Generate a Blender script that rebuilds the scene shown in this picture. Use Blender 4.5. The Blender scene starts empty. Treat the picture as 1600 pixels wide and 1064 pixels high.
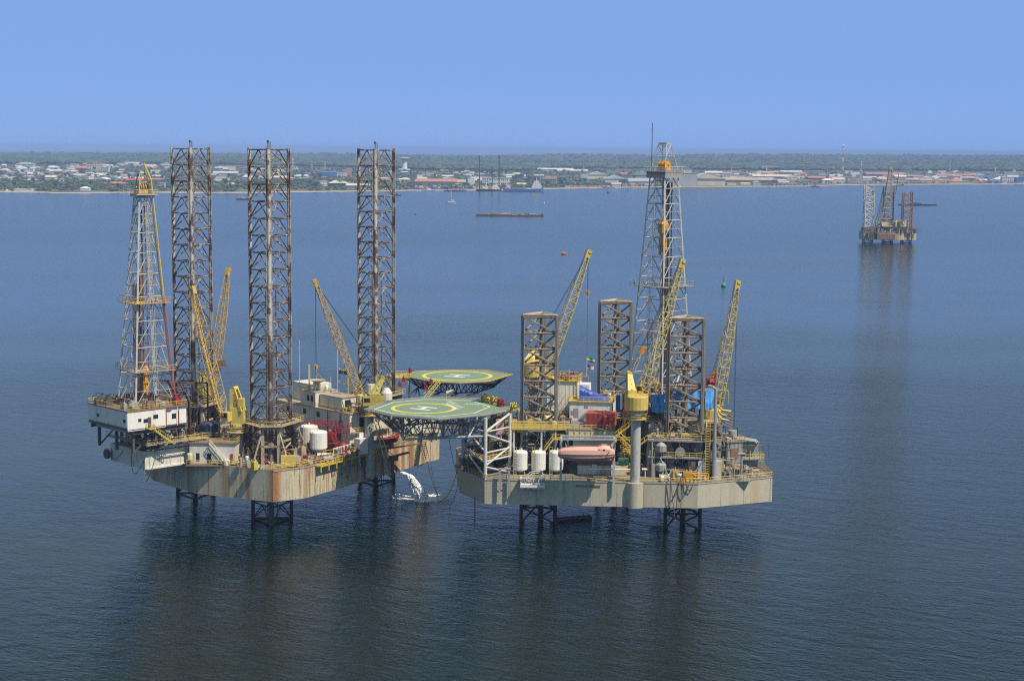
# ---- tuning values
SUN = (.45, -.335, .818); SUN_E = 5.0; SUN_C = (1, .90, .76); SKY_S = 0.10; SKY_ALT = 2500; SKY_AIR = 1.0; SKY_DUST = 0.0; SKY_OZ = 2.0; SKY_MIX = .975; SKY_TOP = .26; SKY_MUL = (2.0, 1.78, 1.2); SKY_CONST = (1.9, 3.45, 7.15); EXPO = 0.16
HAZE_D = 8e-5; HAZE_COL = (.38, .56, .98); HAZE_G = -0.15; HAZE_TOP = 104
SEA_A = 0.42; SEA_B = 0.30; SEA_COL = (.003, .008, .004); SEA_R = 0.06; SEA_TINT = (1.0, .86, .58); SEA_SPEC = 0.30
DENOISE = False
import bpy, math, random
from mathutils import Vector, Matrix
random.seed(7)
sc = bpy.context.scene
COL = sc.collection
R = math.radians
# ------------------------------------------------------------------ camera
HC = 90.0; FPX = 2566.0
PITCH = 6.66; ROLL = 0.43
cam = bpy.data.cameras.new('camera'); camo = bpy.data.objects.new('camera', cam); COL.objects.link(camo)
cam.sensor_width = 36; cam.lens = FPX/1600*36; cam.clip_start = 1; cam.clip_end = 120000
CM = Matrix.Rotation(R(90-PITCH), 4, 'X') @ Matrix.Rotation(R(ROLL), 4, 'Z')
camo.matrix_world = Matrix.Translation((0, 0, HC)) @ CM
sc.camera = camo
def ray(px, py):
    return CM.to_3x3() @ Vector(((px-800)/FPX, -(py-532)/FPX, -1))
def P(px, py, z=0.0):          # ground position seen at a pixel, on the level z
    d = ray(px, py); k = (z-HC)/d.z
    return Vector((d.x*k, d.y*k, z))
def Q(px, py, Y):              # point seen at a pixel at ground distance Y
    d = ray(px, py); k = Y/d.y
    return Vector((d.x*k, Y, HC+d.z*k))
# ------------------------------------------------------------------ materials
MATS = {}
def mat_base(name):
    m = bpy.data.materials.new(name); m.use_nodes = True
    nt = m.node_tree; b = nt.nodes['Principled BSDF']; return m, nt, b
def N(nt, t, **kw):
    n = nt.nodes.new(t)
    for k, v in kw.items(): setattr(n, k, v)
    return n
def paint(name, col, rust=0.25, rcol=(0.16, 0.055, 0.02), rough=0.55, streak=0.12, scale=0.6, var=0.25, metal=0.0, spots=None, wet=False, dirt=(0.10,0.08,0.06), dirta=0.35, wet_z=6.0, grime=None):
    if name in MATS: return MATS[name]
    m, nt, b = mat_base(name); L = nt.links.new
    geo = N(nt, 'ShaderNodeNewGeometry'); mp = N(nt, 'ShaderNodeMapping')
    mp.inputs['Scale'].default_value = (1, 1, streak)
    L(geo.outputs['Position'], mp.inputs['Vector'])
    n1 = N(nt, 'ShaderNodeTexNoise'); n1.inputs['Scale'].default_value = scale; n1.inputs['Detail'].default_value = 6; n1.inputs['Roughness'].default_value = 0.7
    L(mp.outputs[0], n1.inputs['Vector'])
    n2 = N(nt, 'ShaderNodeTexNoise'); n2.inputs['Scale'].default_value = 1.9; n2.inputs['Detail'].default_value = 5; n2.inputs['Roughness'].default_value = 0.65
    L(geo.outputs['Position'], n2.inputs['Vector'])
    # tone variation
    r2 = N(nt, 'ShaderNodeMapRange'); r2.inputs[1].default_value = 0.3; r2.inputs[2].default_value = 0.7; r2.inputs[3].default_value = 1-var; r2.inputs[4].default_value = 1+var*0.5
    L(n2.outputs[0], r2.inputs[0])
    mul = N(nt, 'ShaderNodeVectorMath', operation='SCALE'); mul.inputs[0].default_value = col
    L(r2.outputs[0], mul.inputs['Scale'])
    # dirt streaks
    rd = N(nt, 'ShaderNodeMapRange'); rd.inputs[1].default_value = 0.5; rd.inputs[2].default_value = 0.72; rd.inputs[3].default_value = 0; rd.inputs[4].default_value = dirta
    L(n1.outputs[0], rd.inputs[0])
    md = N(nt, 'ShaderNodeMix', data_type='RGBA'); md.inputs['B'].default_value = (*dirt, 1)
    L(rd.outputs[0], md.inputs['Factor']); L(mul.outputs[0], md.inputs['A'])
    # rust
    n3 = N(nt, 'ShaderNodeTexNoise'); n3.inputs['Scale'].default_value = scale*1.7; n3.inputs['Detail'].default_value = 8; n3.inputs['Roughness'].default_value = 0.75
    ad = N(nt, 'ShaderNodeVectorMath', operation='ADD'); ad.inputs[1].default_value = (37, 11, 5)
    L(mp.outputs[0], ad.inputs[0]); L(ad.outputs[0], n3.inputs['Vector'])
    rr = N(nt, 'ShaderNodeMapRange'); th = 0.72-0.42*rust
    rr.inputs[1].default_value = th; rr.inputs[2].default_value = th+0.07
    L(n3.outputs[0], rr.inputs[0])
    fac = rr.outputs[0]
    for (x, y, rad, amt) in (spots or []):
        sx = N(nt, 'ShaderNodeVectorMath', operation='MULTIPLY'); sx.inputs[1].default_value = (1, 1, 0); L(geo.outputs['Position'], sx.inputs[0])
        ds = N(nt, 'ShaderNodeVectorMath', operation='DISTANCE'); ds.inputs[1].default_value = (x, y, 0); L(sx.outputs[0], ds.inputs[0])
        wob = N(nt, 'ShaderNodeMath', operation='MULTIPLY_ADD'); wob.inputs[1].default_value = rad*1.6; wob.inputs[2].default_value = -rad*0.8; L(n1.outputs[0], wob.inputs[0])
        dd = N(nt, 'ShaderNodeMath', operation='ADD'); L(ds.outputs['Value'], dd.inputs[0]); L(wob.outputs[0], dd.inputs[1])
        mr = N(nt, 'ShaderNodeMapRange'); mr.inputs[1].default_value = rad*1.15; mr.inputs[2].default_value = rad*0.35; mr.inputs[3].default_value = 0; mr.inputs[4].default_value = amt
        L(dd.outputs[0], mr.inputs[0])
        mx = N(nt, 'ShaderNodeMath', operation='MAXIMUM'); L(fac, mx.inputs[0]); L(mr.outputs[0], mx.inputs[1]); fac = mx.outputs[0]
    rc = N(nt, 'ShaderNodeMix', data_type='RGBA'); rc.inputs['A'].default_value = (*rcol, 1); rc.inputs['B'].default_value = (rcol[0]*2.0, rcol[1]*2.0, rcol[2]*1.8, 1)
    L(n2.outputs[0], rc.inputs['Factor'])
    mx2 = N(nt, 'ShaderNodeMix', data_type='RGBA'); L(fac, mx2.inputs['Factor']); L(md.outputs['Result'], mx2.inputs['A']); L(rc.outputs['Result'], mx2.inputs['B'])
    out = mx2.outputs['Result']
    if wet:      # marine growth on the lowest metres of the legs
        sep = N(nt, 'ShaderNodeSeparateXYZ'); L(geo.outputs['Position'], sep.inputs[0])
        ws = N(nt, 'ShaderNodeMath', operation='MULTIPLY_ADD'); ws.inputs[1].default_value = 5; L(n2.outputs[0], ws.inputs[0]); L(sep.outputs[2], ws.inputs[2])
        wr = N(nt, 'ShaderNodeMapRange'); wr.inputs[1].default_value = wet_z+8; wr.inputs[2].default_value = wet_z
        L(ws.outputs[0], wr.inputs[0])
        wm = N(nt, 'ShaderNodeMix', data_type='RGBA'); wm.inputs['B'].default_value = (0.035, 0.022, 0.015, 1)
        L(wr.outputs[0], wm.inputs['Factor']); L(out, wm.inputs['A']); out = wm.outputs['Result']
    if grime:    # old sooty weathering on the lower length of the legs
        sep = N(nt, 'ShaderNodeSeparateXYZ'); L(geo.outputs['Position'], sep.inputs[0])
        gs = N(nt, 'ShaderNodeMath', operation='MULTIPLY_ADD'); gs.inputs[1].default_value = 46; L(n1.outputs[0], gs.inputs[0]); L(sep.outputs[2], gs.inputs[2])
        gr = N(nt, 'ShaderNodeMapRange'); gr.inputs[1].default_value = grime[0]+23; gr.inputs[2].default_value = grime[1]+23; gr.inputs[4].default_value = grime[2]
        L(gs.outputs[0], gr.inputs[0])
        gm = N(nt, 'ShaderNodeMix', data_type='RGBA'); gm.inputs['B'].default_value = (0.075, 0.058, 0.045, 1)
        L(gr.outputs[0], gm.inputs['Factor']); L(out, gm.inputs['A']); out = gm.outputs['Result']
    L(out, b.inputs['Base Color'])
    b.inputs['Roughness'].default_value = rough; b.inputs['Metallic'].default_value = metal
    MATS[name] = m; return m
def flat(name, col, rough=0.6, var=0.15, scale=0.3):
    if name in MATS: return MATS[name]
    m, nt, b = mat_base(name); L = nt.links.new
    geo = N(nt, 'ShaderNodeNewGeometry'); n = N(nt, 'ShaderNodeTexNoise'); n.inputs['Scale'].default_value = scale; n.inputs['Detail'].default_value = 5
    L(geo.outputs['Position'], n.inputs['Vector'])
    r = N(nt, 'ShaderNodeMapRange'); r.inputs[1].default_value = 0.3; r.inputs[2].default_value = 0.7; r.inputs[3].default_value = 1-var; r.inputs[4].default_value = 1+var
    L(n.outputs[0], r.inputs[0])
    v = N(nt, 'ShaderNodeVectorMath', operation='SCALE'); v.inputs[0].default_value = col; L(r.outputs[0], v.inputs['Scale'])
    L(v.outputs[0], b.inputs['Base Color']); b.inputs['Roughness'].default_value = rough
    MATS[name] = m; return m

M_LEG_L = paint('old_leg_paint', (0.40, 0.35, 0.28), rust=0.70, rcol=(0.060, 0.034, 0.022), scale=0.34, streak=0.55, var=0.3, wet=True, grime=(50, 12, .72))
M_CHD_L = paint('old_chord_paint', (0.56, 0.52, 0.45), rust=0.60, rcol=(0.085, 0.040, 0.024), scale=0.22, streak=0.6, wet=True, grime=(52, 14, .72))
M_LEG_R = paint('brown_leg_paint', (0.27, 0.22, 0.16), rust=0.45, rcol=(0.07, 0.035, 0.02), scale=0.5, streak=0.5, wet=True)
M_CHD_R = paint('grey_chord_paint', (0.20, 0.185, 0.16), rust=0.42, rcol=(0.12, 0.055, 0.025), scale=0.3, streak=0.35, wet=True)
M_YEL = paint('yellow_paint', (0.62, 0.45, 0.055), rust=0.22, rcol=(0.2, 0.08, 0.02), scale=1.2, streak=0.4)
M_YELL = paint('bright_yellow_paint', (0.62, 0.47, 0.11), rust=0.08, scale=1.2, streak=0.4, var=0.15)
M_OCH = paint('ochre_paint', (0.55, 0.36, 0.08), rust=0.36, rcol=(0.2, 0.09, 0.03), scale=1.0, streak=0.4)
M_OLV = paint('olive_yellow_paint', (0.38, 0.32, 0.06), rust=0.25, scale=1.0, streak=0.4)
M_WHT = paint('white_paint', (0.78, 0.76, 0.70), rust=0.12, scale=0.7, streak=0.15, var=0.1, dirta=0.25)
M_WHT2 = paint('dirty_white_paint', (0.66, 0.63, 0.55), rust=0.25, rcol=(0.22,0.10,0.04), scale=0.6, streak=0.12, var=0.15)
M_GRY = paint('grey_paint', (0.33, 0.33, 0.31), rust=0.22, scale=0.8, streak=0.2)
M_DGR = paint('dark_steel', (0.09, 0.085, 0.08), rust=0.35, rcol=(0.08, 0.035, 0.018), scale=0.9, streak=0.4)
M_BRN = paint('rusty_steel', (0.22, 0.15, 0.10), rust=0.55, rcol=(0.15, 0.055, 0.025), scale=0.9, streak=0.5)
M_TAN = paint('tan_weathered_steel', (0.42, 0.35, 0.24), rust=0.42, rcol=(0.18, 0.08, 0.03), scale=0.8, streak=0.4)
M_RED = paint('red_paint', (0.30, 0.025, 0.028), rust=0.15, scale=1, streak=0.4)
M_PIPE = paint('bright_pipe', (0.62, 0.61, 0.57), rust=0.2, scale=0.6, streak=0.5, rough=0.4)
M_DECKL = paint('rusty_deck', (0.24, 0.17, 0.11), rust=0.45, rcol=(0.16, 0.06, 0.025), scale=0.25, streak=1)
M_DECKR = paint('grey_deck', (0.22, 0.20, 0.17), rust=0.3, rcol=(0.16, 0.08, 0.04), scale=0.25, streak=1)
M_HELI = paint('helideck_green', (0.17, 0.255, 0.155), rust=0.0, rough=.8, var=.22, streak=1, scale=.35, dirt=(.16, .17, .13), dirta=.6)
M_LINEW = flat('marking_white', (0.62, 0.63, 0.60), 0.7, 0.15, 1.5)
M_LINEY = paint('marking_yellow', (0.68, 0.54, 0.10), rust=0.0, rough=.8, var=.2, streak=1, scale=.6, dirt=(.24, .26, .15), dirta=.4)
M_BLK = flat('black_lettering', (0.02, 0.02, 0.02), 0.7)
M_GLS = flat('dark_glass', (0.02, 0.025, 0.03), 0.15)
M_BLUE = flat('blue_tarpaulin', (0.09, 0.33, 0.72), 0.5, 0.3, 0.8)
M_BLU2 = flat('dark_blue_cover', (0.03, 0.07, 0.34), 0.5, 0.3, 0.8)
M_TNK = paint('dark_blue_tank', (0.045, 0.06, 0.10), rust=0.25, scale=0.8)
M_PINK = paint('faded_orange_fibreglass', (0.66, 0.37, 0.29), rust=0.02, var=0.1, dirta=0.2)
M_BOX = paint('red_container', (0.38, 0.075, 0.05), rust=0.25, scale=0.8, streak=0.3)
M_CABLE = flat('wire_rope', (0.03, 0.03, 0.032), 0.6)
M_HAND = paint('rail_yellow', (0.62, 0.46, 0.10), rust=0.28, rcol=(0.2, 0.09, 0.03), scale=1.5, streak=0.5)
M_ORBL = paint('orange_block', (0.66, 0.32, 0.03), rust=0.15, scale=1)
M_CREAM = paint('cream_paint', (0.62, 0.56, 0.36), rust=0.15, scale=1)
# ------------------------------------------------------------------ mesh builder
def V3(p): return Vector(p) if len(p) == 3 else Vector((p[0], p[1], 0))
class Fr:
    def __init__(s, o, ux):
        s.o = Vector((o[0], o[1], 0)); l = math.hypot(*ux); s.u = Vector((ux[0]/l, ux[1]/l, 0)); s.v = Vector((-s.u.y, s.u.x, 0))
    def __call__(s, a, b, z=0.0): return s.o + s.u*a + s.v*b + Vector((0, 0, z))
    def loc(s, p): d = Vector((p[0], p[1], 0))-s.o; return d.dot(s.u), d.dot(s.v)
WF = Fr((0, 0), (1, 0))
WF2 = lambda x, y: Fr((x, y), (.98, -.2))
class MB:
    def __init__(s): s.V = []; s.F = []; s.M = []; s.m = 0; s.sm = []
    def mi(s, m): s.m = m; return s
    def face(s, *ids): s.F.append(ids); s.M.append(s.m)
    def add(s, vs, fs):
        b = len(s.V); s.V.extend([tuple(v) for v in vs])
        for f in fs: s.F.append(tuple(b+i for i in f)); s.M.append(s.m)
    def quad(s, a, b, c, d): s.add([a, b, c, d], [(0, 1, 2, 3)])
    def obox(s, o, a, b, c):
        o = Vector(o); a = Vector(a); b = Vector(b); c = Vector(c)
        s.add([o, o+a, o+a+b, o+b, o+c, o+a+c, o+a+b+c, o+b+c], [(0, 3, 2, 1), (4, 5, 6, 7), (0, 1, 5, 4), (1, 2, 6, 5), (2, 3, 7, 6), (3, 0, 4, 7)])
    def fbox(s, F, a0, a1, b0, b1, z0, z1):
        s.obox(F(a0, b0, z0), F.u*(a1-a0), F.v*(b1-b0), (0, 0, z1-z0))
    def cbox(s, F, a, b, z, la, lb, lz): s.fbox(F, a-la/2, a+la/2, b-lb/2, b+lb/2, z, z+lz)
    def tube(s, p0, p1, r, r1=None, n=5, caps=True):
        p0 = Vector(p0); p1 = Vector(p1); r1 = r if r1 is None else r1; d = p1-p0
        if d.length < 1e-6: return
        d.normalize(); a = d.cross(Vector((0, 0, 1)) if abs(d.z) < 0.95 else Vector((1, 0, 0))).normalized(); b = d.cross(a)
        vs = []
        for (p, q) in ((p0, r), (p1, r1)):
            for k in range(n):
                t = 2*math.pi*k/n; vs.append(p+a*(math.cos(t)*q)+b*(math.sin(t)*q))
        fs = [(k, (k+1) % n, n+(k+1) % n, n+k) for k in range(n)]
        if caps: fs += [tuple(range(n))[::-1], tuple(range(n, 2*n))]
        s.add(vs, fs)
    def path(s, pts, r, n=5):
        for a, b in zip(pts, pts[1:]): s.tube(a, b, r, n=n)
    def bar(s, p0, p1, w, h):     # rectangular member
        p0 = Vector(p0); p1 = Vector(p1); d = p1-p0; dn = d.normalized()
        a = dn.cross(Vector((0, 0, 1)) if abs(dn.z) < 0.95 else Vector((1, 0, 0))).normalized(); b = a.cross(dn)
        s.obox(p0-a*w/2-b*h/2, d, a*w, b*h)
    def cyl(s, c, r, z0, z1, n=16, r1=None): s.tube((c[0], c[1], z0), (c[0], c[1], z1), r, r1, n)
    def lathe(s, c, prof, n=16):
        vs = []
        for (r, z) in prof:
            for k in range(n): t = 2*math.pi*k/n; vs.append((c[0]+r*math.cos(t), c[1]+r*math.sin(t), z))
        fs = []
        for i in range(len(prof)-1):
            for k in range(n): k2 = (k+1) % n; fs.append((i*n+k, i*n+k2, (i+1)*n+k2, (i+1)*n+k))
        fs += [tuple(range(n))[::-1], tuple(range((len(prof)-1)*n, len(prof)*n))]
        s.add(vs, fs)
    def prism(s, poly, z0, z1, mtop=None, n=None):
        n = len(poly); vs = [(p[0], p[1], z0) for p in poly]+[(p[0], p[1], z1) for p in poly]
        s.add(vs, [(k, (k+1) % n, n+(k+1) % n, n+k) for k in range(n)]+[tuple(range(n))[::-1]])
        m = s.m
        if mtop is not None: s.m = mtop
        s.add([(p[0], p[1], z1) for p in poly], [tuple(range(n))]); s.m = m
    def rail(s, pts, h=1.1, step=2.0, closed=False, r=0.055, mid=1):
        pts = [Vector(p) for p in pts]
        if closed: pts = pts+[pts[0]]
        up = Vector((0, 0, h))
        for a, b in zip(pts, pts[1:]):
            L_ = (b-a).length; k = max(1, int(round(L_/step)))
            for i in range(k+1): q = a.lerp(b, i/k); s.tube(q, q+up, r, n=4, caps=False)
            s.tube(a+up, b+up, r, n=4)
            for j in range(mid): z = Vector((0, 0, h*(j+1)/(mid+1))); s.tube(a+z, b+z, r*0.8, n=4)
    def stair(s, a, b, w=0.9, r=0.07):
        a = Vector(a); b = Vector(b); d = b-a; side = d.cross(Vector((0, 0, 1))).normalized()*w/2; up = Vector((0, 0, 1.0))
        for q in (side, -side): s.bar(a+q, b+q, 0.08, 0.28); s.tube(a+q+up, b+q+up, r*0.7, n=4)
        k = max(2, int(abs(d.z)/0.35))
        for i in range(k+1):
            c = a.lerp(b, i/k); s.obox(c-side-Vector((0, 0, .03)), side*2, d.normalized()*0.25, (0, 0, .05))
            if i % 4 == 0:
                for q in (side, -side): s.tube(c+q, c+q+up, r*0.7, n=4)
    def ladder(s, a, b, w=0.5, r=0.045, side=None):
        a = Vector(a); b = Vector(b); d = b-a
        sd = Vector(side).normalized()*w/2 if side else Vector((w/2, 0, 0))
        for q in (sd, -sd): s.tube(a+q, b+q, r, n=4)
        k = max(2, int(d.length/0.6))
        for i in range(k+1): c = a.lerp(b, i/k); s.tube(c-sd, c+sd, r*0.8, n=4, caps=False)
ROOT = {}     # object name -> world origin of its thing
def link(o, parent=None):
    COL.objects.link(o)
    if parent: o.parent = parent
    return o
def setp(o, label=None, cat=None, group=None, kind=None):
    if label: o['label'] = label
    if cat: o['category'] = cat
    if group: o['group'] = group
    if kind: o['kind'] = kind
    return o
def thing(name, loc, label, cat, group=None, rz=0.0):
    o = bpy.data.objects.new(name, None); o.location = loc; o.rotation_euler = (0, 0, rz); o.empty_display_size = 1
    link(o); ROOT[o.name] = Vector(loc); return setp(o, label, cat, group)
def build(name, mb, mats, parent=None, label=None, origin=None, smooth=False, **kw):
    if not isinstance(mats, (list, tuple)): mats = [mats]
    og = ROOT[parent.name] if parent is not None else Vector(origin if origin is not None else (0, 0, 0))
    me = bpy.data.meshes.new(name)
    me.from_pydata([(v[0]-og.x, v[1]-og.y, v[2]-og.z) for v in mb.V], [], mb.F)
    for m in mats: me.materials.append(m)
    if len(mats) > 1: me.polygons.foreach_set('material_index', mb.M)
    if smooth: me.polygons.foreach_set('use_smooth', [True]*len(me.polygons))
    me.update()
    o = bpy.data.objects.new(name, me); link(o, parent); ROOT[o.name] = og
    if parent is None: o.location = og
    if label: o['label'] = label
    setp(o, None, kw.get('cat'), kw.get('group'), kw.get('kind')); return o
def copy_tree(o, parent=None):
    c = o.copy(); COL.objects.link(c)
    if parent is not None: c.parent = parent
    for ch in list(o.children): copy_tree(ch, c)
    return c
def text_obj(name, txt, size, mat, parent, origin, ex, ey, thick=0.02, align='CENTER', squash=1.0):
    cu = bpy.data.curves.new('tmp_text', 'FONT'); cu.body = txt; cu.size = size; cu.align_x = align; cu.align_y = 'CENTER'; cu.extrude = thick; cu.offset = 0.0
    ob = bpy.data.objects.new('tmp_text', cu); COL.objects.link(ob)
    dg = bpy.context.evaluated_depsgraph_get(); me = bpy.data.meshes.new_from_object(ob.evaluated_get(dg))
    COL.objects.unlink(ob); bpy.data.objects.remove(ob)
    ex = Vector(ex).normalized(); ey = Vector(ey).normalized(); ez = ex.cross(ey); o3 = Vector(origin)-ROOT[parent.name]
    for v in me.vertices: q = v.co.copy(); v.co = o3+ex*(q.x*squash)+ey*q.y+ez*q.z
    me.materials.clear(); me.materials.append(mat); me.name = name
    o = bpy.data.objects.new(name, me); link(o, parent); ROOT[o.name] = ROOT[parent.name]; return o
# ------------------------------------------------------------------ generators
def lattice_leg(root, name, c, z0, z1, Rr, rot, bay, style, mats, cr=0.42, br=0.16, topcap=True, top_pole=True):
    ch = []; cx = Vector((c[0], c[1], 0))
    for k in range(3):
        a = rot+2*math.pi*k/3; ch.append(cx+Vector((math.cos(a)*Rr, math.sin(a)*Rr, 0)))
    mb = MB(); nb = int(round((z1-z0)/bay)); dz = (z1-z0)/nb; Z = lambda p, z: Vector((p.x, p.y, z))
    for i in range(nb+1):
        z = z0+i*dz
        for k in range(3):
            a, b = ch[k], ch[(k+1) % 3]; m = (a+b)/2
            mb.tube(Z(a, z), Z(b, z), br, n=5, caps=False)
            if i < nb:
                if style == 'K':
                    mb.tube(Z(m, z+dz), Z(a, z), br*0.85, n=5, caps=False); mb.tube(Z(m, z+dz), Z(b, z), br*0.85, n=5, caps=False)
                elif style == 'X':
                    mb.tube(Z(a, z), Z(b, z+dz), br*0.8, n=5, caps=False); mb.tube(Z(b, z), Z(a, z+dz), br*0.8, n=5, caps=False)
                else:
                    mb.tube(Z(b, z), Z(a, z+dz), br, n=5, caps=False)
            if style == 'K' and i < nb:    # gusset plates
                mm = Z(m, z+dz); dd = (b-a).normalized(); mb.obox(mm-dd*0.45-Vector((0, 0, .45)), dd*0.9, dd.cross(Vector((0, 0, 1)))*0.06, (0, 0, .6))
        if i % 4 == 0:
            for k in range(3): mb.tube(Z((ch[k]+ch[(k+1) % 3])/2, z), Z((ch[(k+1) % 3]+ch[(k+2) % 3])/2, z), br*0.55, n=4, caps=False)
    if style == 'K':      # caisson pipes inside
        for dx in (-1.1, 1.3): mb.tube((cx.x+dx, cx.y+0.6, z0), (cx.x+dx, cx.y+0.6, z0+(z1-z0)*0.66), 0.12, n=5)
    leg = build(name, mb, mats[0], root)
    for k in range(3):
        p = ch[k]; mc = MB(); mc.tube(Z(p, z0), Z(p, z1+0.4), cr, n=10)
        out = (p-cx).normalized(); sd = Vector((-out.y, out.x, 0))
        for sg in (1, -1):                 # rack plates with teeth, both sides of the chord
            q = p+sd*sg*(cr-0.02); mc.obox(Z(q, z0)-out*0.09, sd*sg*0.14, out*0.18, (0, 0, z1-z0+0.4))
            z = z0+0.1
            while z < z1: mc.obox(Z(q+sd*sg*0.13, z)-out*0.09, sd*sg*0.17, out*0.18, (0, 0, 0.24)); z += 0.45
        build('chord', mc, mats[1], leg)
    if top_pole:
        mp = MB(); p = ch[0]; mp.tube(Z(p, z1+.4), Z(p, z1+1.6), 0.12, n=5); mp.cyl((p.x, p.y), 0.28, z1+1.6, z1+2.2, 8); mp.cyl((p.x+.5, p.y), 0.1, z1+.4, z1+1.9, 6)
        build('obstruction_light', mp, M_DGR, leg)
    return leg, ch
def boom_mesh(p0, p1, w, d, nb, mbs, prof=((0, .5), (.12, 1), (.62, .95), (1, .4)), cr=0.1, lr=0.06):
    p0 = Vector(p0); p1 = Vector(p1); ax = (p1-p0); n = ax.normalized()
    side = n.cross(Vector((0, 0, 1))).normalized(); up = side.cross(n).normalized()
    def f(x):
        for (a, fa), (b, fb) in zip(prof, prof[1:]):
            if a <= x <= b: return fa+(fb-fa)*(x-a)/(b-a)
        return prof[-1][1]
    mb = mbs; st = []
    for i in range(nb+1):
        x = i/nb; c = p0+ax*x; s = f(x)
        st.append([c+side*w/2*s*a+up*d/2*s*b for a, b in ((-1, -1), (1, -1), (1, 1), (-1, 1))])
    for i in range(nb):
        for k in range(4):
            mb.tube(st[i][k], st[i+1][k], cr, n=5, caps=False); k2 = (k+1) % 4
            mb.tube(st[i][k], st[i][k2], lr, n=4, caps=False)
            a, b = (st[i][k], st[i+1][k2]) if (i+k) % 2 else (st[i][k2], st[i+1][k]); mb.tube(a, b, lr, n=4, caps=False)
    for i in range(nb-1):   # catwalk grating along the bottom face
        a = (st[i][0]+st[i][1])/2; b = (st[i+1][0]+st[i+1][1])/2; mb.obox(a-side*0.3+up*0.08, b-a, side*0.6, up*0.05)
    hd = p1+n*0.5; mb.obox(hd-side*w*.24-up*d*.3-n*1.6, side*w*.48, up*d*.6, n*2.0); mb.tube(hd-side*w*.3-up*.2, hd+side*w*.3-up*.2, 0.45, n=10)
    return side, up
def crane(root, base, z0, zt, foot, tip, apex, hookz, m_tur, m_boom, ped_r=1.4, tur='tub', w=2.2, d=2.0, nb=16, rev=1, pm=None, tr=2.6, label=None, hookm=None, fall=None):
    bx, by = base; foot = Vector(foot); tip = Vector(tip); apex = Vector(apex)
    h = Vector((tip.x-foot.x, tip.y-foot.y, 0)).normalized(); F = Fr((bx, by), (h.x, h.y))
    mt = MB()
    if tur == 'tub':
        mt.lathe((bx, by), [(tr*.93, zt), (tr, zt+.3), (tr*1.02, zt+3.3), (tr*.98, zt+3.4)], 20)
        mt.fbox(F, -tr*.9, tr*.9, -tr*.5, tr*.5, zt+3.4, zt+3.8)
    elif tur == 'tall':
        mt.cyl((bx, by), 1.9, zt-.6, zt, 16); mt.fbox(WF2(bx, by), -1.3, 2.0, -1.2, 1.4, zt, zt+3.9); mt.fbox(WF2(bx, by), .6, 2.0, -1.3, .6, zt+4.0, zt+6.2); mt.fbox(WF2(bx, by), -1.7, -.4, -.6, .6, zt, zt+8.2)
    else:
        mt.fbox(F, -2.6, 1.6, -1.7, 1.7, zt, zt+.5); mt.fbox(F, -2.6, 0.2, -1.5, 1.5, zt+.5, zt+3.4)
        mt.cyl((bx, by), 1.9, zt-.6, zt, 16); mt.fbox(F, -3.4, -2.6, -1.2, 1.2, zt+.6, zt+2.6)
    tz = zt+(3.6 if tur == 'tub' else 3.2)
    cr = build('crane', mt, m_tur, root, label=label)
    mp = MB(); mp.cyl((bx, by), ped_r, z0, zt-0.3, 20); mp.cyl((bx, by), ped_r*1.25, zt-0.9, zt+0.02, 20)
    build('pedestal', mp, pm or M_GRY, cr)
    mr = MB(); n = 12; ring = [(bx+math.cos(2*math.pi*k/n)*(ped_r+1.3), by+math.sin(2*math.pi*k/n)*(ped_r+1.3), zt-1.8) for k in range(n)]
    mr.prism([(p[0], p[1]) for p in ring], zt-2.0, zt-1.85); mr.rail(ring, closed=True, step=1.4, r=.05); build('access_platform', mr, M_HAND, cr)
    ma = MB(); side = F.v
    for sg in (-1, 1):
        mt_ = apex+side*sg*0.55; a0, a1 = F(-.1, sg*.8, tz), F(-tr*.85, sg*.8, tz); b0, b1 = mt_+F.u*.55, mt_-F.u*.55; th = side*.16
        ma.add([a0-th, a1-th, b1-th, b0-th, a0+th, a1+th, b1+th, b0+th], [(0, 3, 2, 1), (4, 5, 6, 7), (0, 1, 5, 4), (1, 2, 6, 5), (2, 3, 7, 6), (3, 0, 4, 7)])
        for t in (.25, .5, .72): q = ((a0+a1)/2).lerp(mt_, t); ma.mi(1); ma.tube(q+side*sg*.17, q+side*sg*.2, .26*(1.2-t), n=8); ma.mi(0)
    ma.tube(apex-side*.8, apex+side*.8, .55, n=12)
    if tur == 'tub': ma.obox(F(-tr*.8, -.9, tz), F.u*(tr*.8-.2), F.v*1.8, (0, 0, 1.2))
    build('mast', ma, [m_tur, M_DGR], cr)
    mc = MB(); mc.fbox(F, .3, 2.3, 1.5, 3.1, tz-2.4 if tur != 'tub' else tz-.2, tz-.2 if tur != 'tub' else tz+2.0)
    cb = build('cab', mc, m_tur, cr)
    mg = MB(); q0 = tz-1.5 if tur != 'tub' else tz+.7; mg.fbox(F, 2.3, 2.33, 1.65, 2.95, q0, q0+1.0); mg.fbox(F, .6, 2.1, 3.1, 3.13, q0, q0+1.0); mg.fbox(F, .6, 2.1, 1.47, 1.5, q0, q0+1.0)
    bm = MB(); sd, up = boom_mesh(foot, tip, w, d, nb, bm); build('boom', bm, m_boom, cr)
    build('cab_window', mg, M_GLS, cr)
    mk = MB()
    for sg in (-.5, .5): mk.tube(apex+sd*sg, tip+sd*sg*.6, .045, n=4)
    hx = tip+Vector((0, 0, 0)); hook = Vector((hx.x, hx.y, hookz)) if hookz else None
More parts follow.
